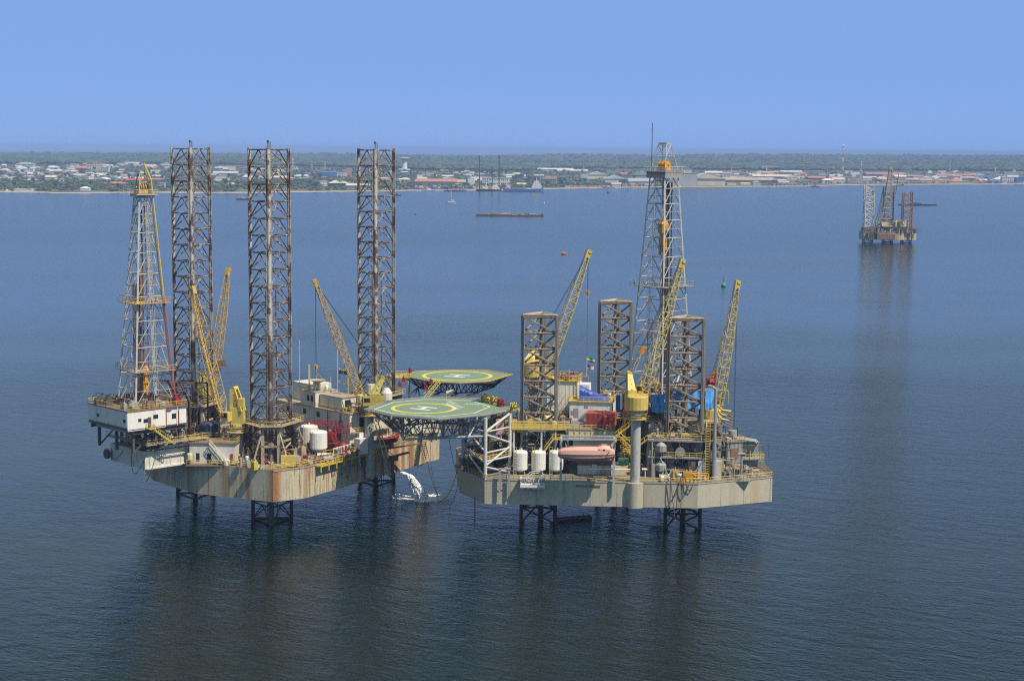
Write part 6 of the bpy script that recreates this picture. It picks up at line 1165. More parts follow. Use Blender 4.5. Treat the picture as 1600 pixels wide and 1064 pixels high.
BL = [
(148, 267, 26, 11, 'cream', 'lightgrey', 'flat', 'pale five-storey block, tallest in the left part of the town', 5),
(163, 269, 12, 7, 'lightgrey', 'white', 'flat', 'lower white wing joined to the right of the tall pale block', 3),
(116, 263, 11, 6.5, 'cream', 'white', 'flat', 'pale square block left of the orange-roofed hall', 2), (107, 263, 7, 6, 'lightgrey', 'grey', 'flat', 'grey block just left of the pale square block', 2),
(127, 266, 18, 6, 'red', 'orange', 'gable', 'orange-roofed hall between the two pale blocks on the left', 0), (46, 272, 12, 8, 'white', 'white', 'flat', 'bright white house among the trees at far left', 2), (39, 272, 4, 7, 'lightgrey', 'lightgrey', 'flat', 'narrow grey tower beside the bright white house', 0),
(38, 260, 26, 6, 'lightgrey', 'green', 'hip', 'long hall with a pale green roof at the back of the left town', 0), (78, 281, 16, 7, 'cream', 'cream', 'gable', 'large cream-roofed house amid palms near the left shore', 0), (86, 271, 17, 6, 'yellow', 'cream', 'gable', 'yellow house with a cream roof above the palms', 0),
(138, 281, 20, 2.5, 'white', 'cream', 'flat', 'long low white roof above the left palms', 0), (177, 290, 34, 5.5, 'orange', 'orange', 'hip', 'orange tiled roof close to the left beach', 0), (208, 285, 34, 6, 'red', 'red', 'gable', 'bright red roof behind the left derrick crown', 0), (238, 283, 30, 4, 'orange', 'orange', 'gable', 'pale red roof right of the left derrick crown', 0), (252, 294, 10, 8, 'grey', 'white', 'flat', 'white house on the beach between left derrick and leg', 2),
(132, 298, 14, 6, 'white', 'white', 'hip', 'white beach pavilion among palms on the left shore', 0), (205, 257.5, 22, 4, 'lightgrey', 'lightgrey', 'gable', 'long grey-roofed shed at the back of the left town', 0), (235, 262, 16, 5, 'lightgrey', 'pink', 'gable', 'pink-roofed shed left of the far left leg', 0), (112, 262, 30, 0.1, 'tan', 'tan', 'flat', '', 0),
(35, 299, 26, 3, 'white', 'white', 'flat', 'row of white beach huts at far left', 0), (345, 283, 22, 4, 'white', 'cream', 'flat', 'cream shed between the two left legs', 0), (352, 266, 30, 5, 'lightgrey', 'pink', 'gable', 'pinkish long roof between the two left legs', 0), (362, 292, 12, 6, 'cream', 'yellow', 'gable', 'yellow gabled house by the palms between the left legs', 0),
(350, 274, 40, 6, 'lightgrey', 'lightgrey', 'gable', 'wide grey roof between the two left legs', 0), (470, 279, 20, 6, 'white', 'lightgrey', 'gable', 'white shed right of the middle left leg', 0), (512, 276, 26, 7, 'blue', 'lightgrey', 'flat', 'pale blue warehouse behind the green hillock', 0), (533, 277, 14, 6, 'lightgrey', 'white', 'flat', 'white store right of the pale blue warehouse', 0), (544, 276, 9, 10, 'orange', 'rust', 'flat', 'orange-brown industrial tower left of the bow leg', 0), (506, 291, 10, 8, 'white', 'white', 'flat', 'white boxy house at the end of the green shore', 2),
(527, 292, 28, 10, 'dark', 'cream', 'hip', 'dark open shed with a cream hipped roof on the waterfront', 0), (552, 294, 22, 7, 'brown', 'cream', 'gable', 'low waterfront shed with a cream roof left of the bow leg', 0), (571, 293, 20, 6, 'dark', 'tan', 'hip', 'tan-roofed shed behind the bow leg', 0),
(680, 289, 62, 9, 'cream', 'rust', 'gable', 'long brown-roofed warehouse on the quay', 0), (717, 289, 20, 8, 'yellow', 'tan', 'gable', 'yellow shed at the end of the long brown warehouse', 0), (628, 284, 10, 5, 'yellow', 'cream', 'gable', 'small yellow house left of the quay warehouse', 0), (659, 282, 14, 5, 'yellow', 'cream', 'gable', 'cream-roofed house behind the quay warehouse', 0), (736, 290, 10, 11, 'white', 'white', 'flat', 'white silo building on the quay', 0), (760, 289, 14, 10, 'lightgrey', 'grey', 'flat', 'grey framed building behind the liftboat', 3), (780, 290, 30, 11, 'white', 'lightgrey', 'flat', 'big white building behind the liftboat legs', 2), (792, 287, 9, 7, 'cream', 'cream', 'flat', 'cream annex of the big white quay building', 2),
(695, 277, 26, 3, 'white', 'white', 'gable', 'long low white roof behind the quay', 0), (768, 265, 34, 3, 'pink', 'white', 'flat', 'long pale terrace at the forest edge behind the liftboat', 0), (858, 285, 20, 9, 'brown', 'brown', 'hip', 'brown-roofed house on the middle shore right of the ship', 0), (866, 284, 8, 7, 'pink', 'pink', 'flat', 'pink gable wall beside the brown-roofed house', 0), (815, 291, 14, 5, 'cream', 'yellow', 'gable', 'small yellow house above the ship stern', 0),
(868, 267, 54, 4, 'white', 'white', 'gable', 'long white roof at the forest edge, left of the cream shed', 0), (895, 270, 46, 5, 'white', 'cream', 'gable', 'long cream roof in front of the long white one', 0), (934, 280, 30, 12, 'cream', 'cream', 'front', 'big shed with a pale cream gabled roof', 0), (913, 280, 12, 8, 'grey', 'green', 'flat', 'grey end bay of the big cream shed', 0), (962, 287, 34, 13, 'lightgrey', 'lightgrey', 'front', 'silver-grey gabled shed left of the derrick', 0), (972, 288, 10, 8, 'dark', 'grey', 'flat', 'dark open doorway bay of the silver-grey shed', 0), (1003, 290, 40, 11, 'lightgrey', 'grey', 'gable', 'wide grey ribbed roof just left of the tall derrick', 0), (1003, 281, 34, 13, 'grey', 'grey', 'front', 'tall grey gabled shed behind the wide ribbed roof', 0), (975, 274, 10, 4, 'orange', 'orange', 'gable', 'small orange roof behind the silver-grey shed', 0),
(1066, 291, 46, 20, 'grey', 'grey', 'flat', 'wide dark grey storage building right of the derrick', 0), (1068, 271, 26, 6, 'white', 'white', 'flat', 'white two-step building behind the dark grey store', 2), (1102, 290, 62, 19, 'cream', 'cream', 'front', 'large cream shed with a steep sloping roof on the right shore', 0), (1115, 273, 26, 5, 'white', 'white', 'gable', 'white roof rising behind the large cream shed', 0), (1165, 286, 80, 8, 'tan', 'tan', 'gable', 'long tan shed right of the large cream shed', 0), (1150, 279, 30, 4, 'cream', 'cream', 'flat', 'cream store in front of the crane tower', 0), (1208, 280, 60, 7, 'grey', 'cream', 'gable', 'long cream roof beneath the yellow tower crane', 0), (1237, 281, 16, 7, 'cream', 'cream', 'front', 'cream gable end right of the long cream roof', 0), (1237, 271, 32, 4, 'lightgrey', 'white', 'gable', 'long white roof right of the yellow tower crane', 0), (1196, 273, 26, 5, 'tan', 'pink', 'gable', 'pink roof under the yellow tower crane', 0),
(1290, 281, 52, 5, 'blue', 'orange', 'gable', 'orange roof over a blue wall left of the tall mast', 0), (1307, 278, 20, 5, 'blue', 'lightgrey', 'gable', 'blue-grey shed at the foot of the tall mast', 0), (1326, 271, 14, 4, 'white', 'white', 'flat', 'white shed right of the tall mast', 0), (1082, 289, 20, 4, 'brown', 'cream', 'gable', 'low beach shed in front of the large cream shed', 0), (1140, 289.5, 20, 3.5, 'yellow', 'cream', 'flat', 'cream canopy on the beach, right of the large cream shed', 0), (1165, 289.5, 14, 4, 'yellow', 'yellow', 'gable', 'yellow beach shed right of the cream canopy', 0), (1183, 289, 12, 6, 'lightgrey', 'white', 'front', 'white gabled hut on the right beach', 0), (1200, 286, 28, 4, 'dark', 'dark', 'flat', 'low dark shed on the right beach', 0), (1166, 290, 0.2, .2, 'dark', 'dark', 'flat', '', 0),
(1385, 275, 60, 5, 'tan', 'rust', 'gable', 'long rust-brown roof behind the distant rig derrick', 0), (1360, 279, 20, 3, 'yellow', 'cream', 'gable', 'small cream roof left of the distant rig derrick', 0), (1410, 279, 22, 5, 'white', 'white', 'gable', 'white roof right of the distant rig derrick', 0), (1433, 281, 24, 6, 'lightgrey', 'pink', 'gable', 'grey shed with a pink roof, right of the distant rig', 0), (1470, 279, 18, 4, 'white', 'white', 'flat', 'bright white long store on the right shore', 0), (1497, 277, 64, 5, 'grey', 'rust', 'gable', 'very long rust-brown roof on the right shore', 0), (1500, 281, 50, 5, 'lightgrey', 'tan', 'gable', 'long grey hall in front of the very long rust roof', 0), (1530, 276, 18, 4, 'cream', 'green', 'hip', 'cream hall with a pale green hipped roof', 0), (1545, 279, 36, 4, 'blue', 'blue', 'gable', 'long blue roof near the right edge', 0), (1580, 276, 22, 7, 'grey', 'grey', 'flat', 'tall grey factory at the right edge of the town', 0), (1585, 270, 4, 4, 'white', 'white', 'flat', 'white cube on top of the grey factory at right', 0), (1577, 284, 22, 7, 'white', 'tan', 'flat', 'white block with dotted windows at the right edge', 3), (1537, 284, 12, 4, 'white', 'white', 'gable', 'small white shed by the water, right part', 0), (1560, 283, 14, 5, 'white', 'white', 'hip', 'white villa left of the block with dotted windows', 0), (1594, 286, 14, 8, 'blue', 'blue', 'flat', 'dark blue stack of stores at the right edge quay', 0), (1462, 286, 44, 3.5, 'yellow', 'yellow', 'flat', 'long yellow timber yard roof on the right beach', 0), (1500, 286.6, 36, 3, 'tan', 'tan', 'flat', 'tan yard roof right of the yellow timber yard', 0), (1420, 287, 40, 2.5, 'rust', 'rust', 'flat', 'low rust-red yard roofs behind the distant rig', 0), (1550, 285.8, 20, 3, 'dark', 'grey', 'flat', 'low dark quay shed on the right shore', 0)]
for (px, py, w, h, wl, rf, st, lab, win) in BL:
    if lab: bldg(px, py, w, h, wl, rf, st, lab, win=win, rot=random.uniform(-.12, .12))
FZ = [('left', -15, 265, 255.5, 284, 92, 'in the left town'), ('leftmid', 325, 480, 262, 282, 26, 'between the legs of the 267 rig'), ('mid', 600, 860, 268, 284, 36, 'behind the quay'), ('mid2', 950, 1010, 284, 292, 6, 'left of the tall derrick'), ('right', 1110, 1600, 270, 286, 120, 'on the right shore')]
WCH = {'left': ['white', 'cream', 'lightgrey', 'grey', 'tan', 'pink', 'lightgrey', 'white'], 'leftmid': ['white', 'cream', 'lightgrey', 'tan', 'pink'], 'mid': ['white', 'cream', 'yellow', 'tan', 'lightgrey'], 'mid2': ['rust', 'tan', 'cream'], 'right': ['rust', 'tan', 'pink', 'cream', 'white', 'lightgrey', 'grey', 'orange', 'rust', 'yellow', 'tan', 'brown']}
for (zn, x0, x1, y0, y1, n_, wh) in FZ:
    for i in range(n_):
        rf = rnd.choice(WCH[zn]); px = rnd.uniform(x0, x1); py = rnd.uniform(y0, y1); f = .55+.45*(py-y0)/(y1-y0); bldg(px, py, rnd.uniform(8, 24)*f, rnd.uniform(4.0, 7.0)*f, rnd.choice(['white', 'cream', 'tan', 'lightgrey', 'grey']), rf, rnd.choice(['flat', 'gable', 'hip', 'front']), 'small %s-roofed building %s' % (rf.replace('lightgrey', 'pale grey'), wh), rot=rnd.uniform(-.5, .5), group='small buildings '+wh, name='small_building')
# stacks of timber and scrap along the right shore
def pile(px0, px1, py, hpx, m, label, seed, name='timber_pile'):
    rn = random.Random(seed); mb = MB(); a, b = G_(px0, py), G_(px1, py); L_ = (b-a).length; o = Vector((a.x, a.y, a.z))
    for i in range(int(L_/2.2)):
        q = a.lerp(b, rn.random()); h = hpx*q.y/FPX*rn.uniform(.25, 1); mb.mi(rn.randrange(len(m))); t = rn.uniform(-.6, .6); w = rn.uniform(2, 9)
        mb.obox((q.x, q.y+rn.uniform(-6, 20), q.z-.5), (math.cos(t)*w, math.sin(t)*w, 0), (-math.sin(t)*4, math.cos(t)*4, 0), (0, 0, h+.5))
    return build(name, mb, [cm(x) for x in m], None, origin=tuple(o), label=label, cat='pile')
pile(965, 1000, 291.6, 4.5, ['rust', 'brown', 'tan'], 'reddish log pile on the shore left of the tall derrick', 1); pile(1200, 1262, 290.2, 4.5, ['brown', 'dark', 'rust', 'grey'], 'long dark scrap pile on the right beach', 2, 'scrap_pile')
pile(880, 960, 293, 2.5, ['tan', 'rust', 'cream'], 'low tan stacks along the middle shore', 3); pile(1340, 1420, 287, 3, ['rust', 'brown', 'tan', 'grey'], 'rust-red stacks behind the distant rig', 4); pile(1430, 1540, 286.3, 2.6, ['yellow', 'tan', 'rust', 'orange'], 'yellow timber stacks on the right beach', 5); pile(1550, 1610, 287, 3, ['blue', 'red', 'grey', 'white', 'rust'], 'coloured containers heaped on the right edge quay', 6, 'container_stack'); pile(1265, 1330, 287, 3, ['tan', 'rust', 'dark', 'yellow'], 'mixed stacks at the foot of the tall mast', 7); pile(640, 735, 294.6, 5, ['blue', 'rust', 'white', 'grey', 'orange', 'dark'], 'colourful clutter on the quay in front of the brown warehouse', 8, 'quay_clutter'); pile(735, 800, 295, 6, ['rust', 'white', 'orange', 'dark', 'grey'], 'rusty equipment on the quay around the liftboat', 9, 'quay_clutter')
# masts, water tower, tower crane
def lat_mast(px, py_base, py_top, w, cols, label, dish=False):
    q = G_(px, py_base); tp = Q(px, py_top, q.y); root = thing('lattice_mast', tuple(q), label, 'mast'); n = 7; H_ = tp.z-q.z
    for i in range(n):
        mb = MB(); z0, z1 = q.z+H_*i/n, q.z+H_*(i+1)/n; w0, w1 = w*(1-.6*i/n), w*(1-.6*(i+1)/n)
        for sx in (-1, 1):
            for sy in (-1, 1): mb.tube((q.x+sx*w0/2, q.y+sy*w0/2, z0), (q.x+sx*w1/2, q.y+sy*w1/2, z1), w*.06, n=4)
        for sy in (-1, 1):
            mb.tube((q.x-w0/2, q.y+sy*w0/2, z0), (q.x+w1/2, q.y+sy*w1/2, z1), w*.045, n=4); mb.tube((q.x+w0/2, q.y+sy*w0/2, z0), (q.x-w1/2, q.y+sy*w1/2, z1), w*.045, n=4)
        build('mast_section', mb, cm(cols[i % 2]), root)
    if dish:
        mb = MB()
        for f in (.93, .8): mb.obox((q.x-w*.35, q.y-w*.5, q.z+H_*f), (w*.7, 0, 0), (0, w*.5, 0), (0, 0, H_*.06))
        build('antenna_panel', mb, cm('white'), root)
lat_mast(1316.5, 274, 225, 6.5, ['rust', 'white'], 'tall red and white lattice mast on the right shore, the highest of the masts', True); lat_mast(1345, 280, 252, 5, ['grey', 'white'], 'grey lattice mast left of the distant rig', True); lat_mast(458, 265, 245, 6, ['rust', 'white'], 'red and white lattice mast just right of the middle left leg'); lat_mast(487, 267, 250, 6, ['rust', 'grey'], 'faint lattice mast on the slope above the pale blue warehouse'); lat_mast(508, 268, 252, 6, ['grey', 'grey'], 'thin grey mast left of the orange-brown tower')
lat_mast(912, 266, 258, 5, ['white', 'grey'], 'short mast at the forest edge above the cream shed'); lat_mast(977, 272, 255, 4, ['grey', 'grey'], 'thin mast in the forest left of the tall derrick'); lat_mast(1484, 268, 250, 4, ['grey', 'white'], 'thin mast above the very long rust roof'); lat_mast(1555, 268, 261, 3.5, ['white', 'white'], 'thin white mast above the long blue roof'); lat_mast(1143, 268, 258, 3.5, ['grey', 'grey'], 'thin mast in the forest right of the large cream shed')
q = G_(632, 266); k = q.y/FPX; root = thing('water_tower', tuple(q), 'white water tower with a flared top, right of the bow leg', 'water tower')
mb = MB(); r = 4.2*k; mb.lathe((q.x, q.y), [(r*1.15, q.z-2), (r, q.z+3*k), (r*.93, q.z+14*k), (r*1.1, q.z+15*k)], 20); build('shaft', mb, cm('white'), root)
mb = MB(); mb.lathe((q.x, q.y), [(r*1.1, q.z+15*k), (r*1.9, q.z+18*k), (r*2.05, q.z+18.6*k), (r*1.9, q.z+19.2*k), (r*.3, q.z+19.9*k)], 20); build('tank_bowl', mb, cm('pink'), root)
mb = MB(); mb.fbox(Fr((q.x, q.y), (1, 0)), -r*2, r*2, -r*1.6, 0, q.z-1, q.z+2.2*k); build('base_building', mb, cm('white'), root)
q = G_(1198, 268); k = q.y/FPX; root = thing('tower_crane', tuple(q), 'yellow tower crane over the pink and cream roofs on the right shore', 'crane'); mb = MB(); mb.bar((q.x, q.y, q.z), (q.x, q.y, q.z+9*k), 3, 3); build('tower', mb, cm('cream'), root); mb = MB(); mb.bar((q.x-7*k, q.y, q.z+7.2*k), (q.x+19*k, q.y, q.z+7.6*k), 2, 1.7); mb.bar((q.x-7*k, q.y, q.z+6.4*k), (q.x-4*k, q.y, q.z+6.4*k), 2.4, 2.4); mb.tube((q.x-6*k, q.y, q.z+7.6*k), (q.x, q.y, q.z+9.4*k), .35, n=4); mb.tube((q.x+12*k, q.y, q.z+7.9*k), (q.x, q.y, q.z+9.4*k), .35, n=4); build('jib', mb, cm('yellow'), root)
q = G_(850, 262); k = q.y/FPX; root = thing('tower_crane', tuple(q), 'pale tower crane at the forest edge above the supply ship', 'crane'); mb = MB(); mb.bar((q.x-2*k, q.y, q.z), (q.x-2*k, q.y, q.z+5*k), 2, 2); build('tower', mb, cm('cream'), root); mb = MB(); mb.bar((q.x-8*k, q.y, q.z+3.6*k), (q.x+14*k, q.y, q.z+3.8*k), 1.6, 1.3); build('jib', mb, cm('cream'), root)
# ================================================================== SHIPS
def hullform(mb, Fs, Ln, W, h, rake=.12, sheer=.25, n=14, z=0):
    secs = []
    for i in range(n+1):
        x = i/n; w = W/2*(1 if x < .7 else max(.02, 1-((x-.7)/.3)**2.2)); zz = h*(1+sheer*max(0, (x-.72)/.28)**2); xo = Ln*(x-.5); secs.append([Fs(xo-(.0 if x < .8 else rake*Ln*(x-.8)), -w*.82, z-1.0), Fs(xo, -w, z+zz), Fs(xo, w, z+zz), Fs(xo-(.0 if x < .8 else rake*Ln*(x-.8)), w*.82, z-1.0)])
    for i in range(n):
        a, b = secs[i], secs[i+1]
        for k in range(3): mb.quad(a[k], b[k], b[k+1], a[k+1])
    mb.add(secs[0], [(0, 1, 2, 3)]); mb.add(secs[-1], [(3, 2, 1, 0)])
q = P(818, 299.5, 0); S = Fr((q.x, q.y), (1, -.05)); k = q.y/FPX; root = thing('supply_ship', (q.x, q.y, 0), 'blue-hulled offshore supply ship with a white superstructure at the bow, right of the quay', 'ship')
mb = MB(); hullform(mb, S, 64*k, 13, 4.0*k, sheer=1.4); build('hull', mb, cm('blue'), root); mb = MB(); hullform(mb, S, 64.3*k, 13.3, .8*k, sheer=0); build('boot_stripe', mb, cm('pink'), root)
mb = MB(); mb.fbox(S, 13*k, 28*k, -5, 5, 4.5*k, 9.5*k); mb.fbox(S, 14.5*k, 26.5*k, -4.7, 4.7, 9.5*k, 13*k); mb.fbox(S, 16*k, 24*k, -4.3, 4.3, 13*k, 16*k); mb.fbox(S, 6*k, 12*k, -4, 4, 3.2*k, 5.5*k); ss = build('superstructure', mb, cm('white'), root)
mb = MB(); mb.fbox(S, 16.6*k, 22.9*k, -4.1, -4.02, 14*k, 15.1*k); build('bridge_window', mb, M_GLS, ss); mb = MB(); mb.tube(S(20*k, 0, 16*k), S(20*k, 0, 22*k), .8, n=6); mb.tube(S(18.8*k, 0, 16*k), S(20*k, 0, 20*k), .4, n=5); mb.tube(S(21.2*k, 0, 16*k), S(20*k, 0, 20*k), .4, n=5); build('mast', mb, cm('white'), root)
mb = MB(); mb.bar(S(-24*k, 0, 3*k), S(-20*k, 0, 11*k), 1.4, 1.4); mb.bar(S(-20*k, 0, 11*k), S(-17*k, 0, 4*k), 1.0, 1.0); build('deck_crane', mb, cm('orange'), root)
# liftboat with three black legs
q = P(764, 298.6, 0); S = Fr((q.x, q.y), (1, 0)); k = q.y/FPX; root = thing('liftboat', (q.x, q.y, 0), 'liftboat at the quay with three thin black tubular legs standing far above it', 'liftboat')
mb = MB(); hullform(mb, S, 40*k, 20, 2.4*k); build('hull', mb, cm('dark'), root); mb = MB(); mb.fbox(S, 5*k, 16*k, -7, 7, 2.4*k, 7*k); mb.fbox(S, 6*k, 13*k, -5, 5, 7*k, 9.5*k); mb.fbox(S, -6*k, -2*k, -6, 2, 2.4*k, 8*k); build('deckhouse', mb, cm('white'), root)
mb = MB(); mb.bar(S(2*k, -2, 3*k), S(-9*k, -2, 8*k), 1.5, 1.5); mb.fbox(S, 0, 3*k, -4, 0, 2.4*k, 5*k); mb.bar(S(16*k, -2, 3*k), S(21*k, -2, 11*k), 1, 1); build('deck_crane', mb, cm('orange'), root)
for px, pt, m_ in ((749.5, 243, 0), (769.5, 259, 0), (780, 242, 0)):
    a = Q(px, pt, q.y+(8 if px == 769.5 else 0)); mb = MB(); mb.cyl((a.x, a.y), 1.25, -2, a.z, 10); mb.mi(1); mb.cyl((a.x, a.y), 1.5, a.z+.01, a.z+1.6, 8); build('leg', mb, [cm('dark'), cm('white')], root)
# sailing catamaran at anchor
q = P(704.5, 316.8, 0); S = Fr((q.x, q.y), (1, -.2)); k = q.y/FPX; root = thing('sailing_boat', (q.x, q.y, 0), 'white sailing boat at anchor with its mast bare, alone in the middle of the bay', 'boat')
mb = MB(); hullform(mb, Fr((q.x, q.y-1.6), (-1, .2)), 14.5*k*.98, 2.2, 1.9*k*.6, n=10); hullform(mb, Fr((q.x, q.y+1.9), (-1, .2)), 14.5*k*.98, 2.2, 1.9*k*.6, n=10); mb.fbox(S, -4*k, 5*k, -1.8, 1.8, 1.2*k*.6, 1.9*k); build('hull', mb, cm('white'), root); mb = MB(); mb.fbox(S, -2.5*k, 4*k, -1.7, 1.7, 1.9*k, 3.3*k); mb.fbox(S, 0, 5.6*k, -1.6, 1.6, 3.5*k, 3.7*k); ck = build('cabin', mb, cm('white'), root); mb = MB(); mb.fbox(S, -2.2*k, 2*k, -1.76, -1.71, 2.3*k, 2.9*k); build('cabin_window', mb, M_GLS, ck)
mb = MB(); mb.tube(S(.6*k, 0, 2*k), S(.6*k, 0, 20.5*k), .3, n=6); mb.tube(S(.6*k, 0, 4.6*k), S(5.5*k, 0, 4.4*k), .2, n=6); mb.tube(S(.6*k, 0, 19*k), S(-7*k, 0, 1.4*k), .1, n=4); mb.tube(S(-5.5*k, 0, 4.5*k), S(-6.6*k, 0, 2*k), .16, n=5); build('mast', mb, cm('lightgrey'), root)
# timber raft barge
q = P(794, 337.5, 0); S = Fr((q.x, q.y), (1, -.03)); k = q.y/FPX; root = thing('log_barge', (q.x, q.y, 0), 'long low dark barge loaded with logs in the middle of the bay', 'barge'); rn = random.Random(4)
mb = MB(); mb.fbox(S, -50*k, 55*k, -9, 9, -.5, 2.4*k*.8); mb.fbox(S, 51*k, 55*k, -9, 9, 1.9*k, 3.4*k); build('hull', mb, cm('dark'), root); mb = MB()
for i in range(150): mb.mi(rn.randrange(3)); x = rn.uniform(-46, 34)*k; y = rn.uniform(-8, 8); z = rn.uniform(1.9, 3.9)*k*(.9 if abs(x) < 30*k else .7); mb.tube(S(x, y, z), S(x+rn.uniform(8, 16)*k, y+rn.uniform(-1, 1), z+rn.uniform(-.2, .2)), rn.uniform(.4, .75), n=6)
build('log_load', mb, [cm('brown'), M_DGR, cm('tan')], root, kind='stuff'); mb = MB()
for i in range(5): mb.tube(S(-42*k-i*1.5, -6+i*3, 2*k), S(-54*k+i*2, -6+i*3, (5.8-i*.5)*k), .5, n=6)
for i in range(3): mb.tube(S(-20*k+i*2, -6+i*3, 3*k), S(-27*k+i*2, -6+i*3, 5.0*k), .4, n=6)
build('protruding_log', mb, cm('brown'), root); mb = MB()
for x in (-8, -6, 7, 9, 11.5, 13.5): mb.fbox(S, x*k, (x+1.1)*k, -9.2, -9.05, 3.0*k if x < 0 else 1.6*k, (4.0 if x < 0 else 2.6)*k)
build('white_marking', mb, cm('white'), root)
def workboat(px, py, wpx, hc, cc, label, cargo=None, name='workboat', cat='boat'):
    q = P(px, py, 0); S = Fr((q.x, q.y), (1, .1)); k = q.y/FPX; root = thing(name, (q.x, q.y, 0), label, cat); mb = MB(); hullform(mb, S, wpx*k, wpx*k*.28, 1.6*k); build('hull', mb, cm(hc), root); rn = random.Random(int(px))
    mb = MB(); mb.fbox(S, -wpx*.2*k, wpx*.08*k, -1.5, 1.5, 1.5*k, 3.2*k); mb.fbox(S, -wpx*.15*k, 0, -1.2, 1.2, 3.2*k, 4.2*k); build('cabin', mb, cm(cc), root)
    if cargo:
        mb = MB()
        for i in range(14): x = rn.uniform(-.4, .4)*wpx*k; mb.mi(i % 2); mb.cbox(S, x, rn.uniform(-1, 1), 1.5*k, rn.uniform(1, 3), 2, rn.uniform(1, 4)*k*.7)
        build('cargo', mb, [cm(cargo), cm('brown')], root)
workboat(381, 312, 24, 'dark', 'tan', 'small rusty cargo barge half hidden behind the middle left leg', 'orange', 'barge', 'barge'); workboat(1435, 321, 60, 'dark', 'dark', 'long dark flat barge just right of the distant rig', None, 'barge', 'barge')
workboat(621, 306, 12, 'dark', 'dark', 'low dark hulk in the water below the water tower'); workboat(950, 302.3, 4, 'dark', 'dark', 'tiny dark motor boat left of the tall derrick'); workboat(1274, 292.4, 14, 'dark', 'brown', 'small dark boat off the right beach'); workboat(1060, 292.5, 8, 'white', 'blue', 'small white boat moored at the shore right of the derrick'); workboat(672, 298.5, 24, 'lightgrey', 'white', 'white-cabined launch moored at the quay'); workboat(712, 299, 36, 'blue', 'rust', 'blue workboat moored at the quay below the yellow shed', 'rust'); workboat(12, 300, 9, 'white', 'white', 'small white boat at the far left shore')
# buoys
q = P(1130.5, 447.5, 0); k = q.y/FPX; root = thing('navigation_buoy', (q.x, q.y, 0), 'green conical navigation buoy with a tall mast, right of the tall derrick', 'buoy'); G2 = flat('buoy_green', (.02, .22, .10), .4)
mb = MB(); mb.lathe((q.x, q.y), [(2.3*k, -.5), (3.7*k, .6*k), (3.6*k, 2.4*k), (2.0*k, 4.2*k), (.9*k, 6.0*k)], 16); build('float', mb, G2, root); mb = MB(); mb.lathe((q.x, q.y), [(.9*k, 6*k), (.45*k, 12*k), (.25*k, 16.5*k)], 8); mb.lathe((q.x, q.y), [(.6*k, 16.5*k), (.1*k, 18*k)], 8); build('mast', mb, G2, root)
q = P(880.5, 397.5, 0); k = q.y/FPX; mb = MB(); mb.lathe((q.x, q.y), [(2.2*k, -.3), (3.6*k, 1.0*k), (3.6*k, 2.2*k), (2.2*k, 3.4*k), (.6*k, 3.7*k)], 14); mb.tube((q.x+2*k, q.y, 2*k), (q.x+5*k, q.y, .4*k), .5*k, n=6); build('mooring_buoy', mb, flat('buoy_orange', (.50, .17, .05), .6), None, origin=(q.x, q.y, 0), label='orange mooring buoy floating beyond the yellow crane tip', cat='buoy')
q = P(850, 318, 0); k = q.y/FPX; mb = MB(); mb.lathe((q.x, q.y), [(1.0*k, -.3), (1.4*k, .8*k), (.4*k, 2.4*k)], 10); build('marker_buoy', mb, cm('cream'), None, origin=(q.x, q.y, 0), label='tiny cream marker buoy off the bow of the supply ship', cat='buoy'); q = P(649, 335.5, 0); mb = MB(); mb.lathe((q.x, q.y), [(1.0, -.3), (1.2, .8), (.4, 1.4)], 10); build('marker_buoy', mb, cm('dark'), None, origin=(q.x, q.y, 0), label='tiny dark marker buoy left of the log barge', cat='buoy')
# ================================================================== DISTANT RIG
c = P(1390, 380.5, 0); X = Fr((c.x, c.y+14), (1, .04)); k = 1600/FPX; root = thing('jackup_rig', (c.x, c.y+14, 0), 'small distant jack-up rig with one white and two rust-brown legs, far off at the right', 'oil rig', 'jack-up rigs standing in the bay')
M_FH = paint('far_hull_paint', (.55, .47, .30), rust=.45, rcol=(.2, .08, .035), scale=.12, streak=.15, dirta=.7); mb = MB(); hp = [X(-26, -12), X(-8, -17), X(6, -17), X(26, -13), X(27, 4), X(10, 26), X(-8, 26), X(-27, 4)]; mb.prism(hp, 3.6, 10.2, mtop=1); h3 = build('hull', mb, [M_FH, M_DECKL], root)
mb = MB(); mb.fbox(X, -12, 4, -17.3, -16.6, 4.2, 9.6); mb.fbox(X, -14, -12.2, -17.6, -15, 3.7, 10.1); build('side_recess', mb, M_BRN, h3)
for x in (-24, -16, 12, 17): mb = MB(); mb.fbox(X, x, x+1.6, -17.3 if -10 < x < 6 else -15.6-.0*x, -12, 4, 9.8); build('fender', mb, M_DGR, h3)
mb = MB(); mb.rail([p+Vector((0, 0, 10.2)) for p in hp], closed=True, step=3, r=.12); build('deck_railing', mb, M_TAN, h3)
MW = paint('far_white_leg', (.60, .58, .50), rust=.2, scale=.1, streak=.5); MBn = paint('far_brown_leg', (.12, .085, .065), rust=.4, scale=.1, streak=.5); MBt = paint('far_tan_leg', (.26, .19, .12), rust=.45, scale=.1, streak=.5)
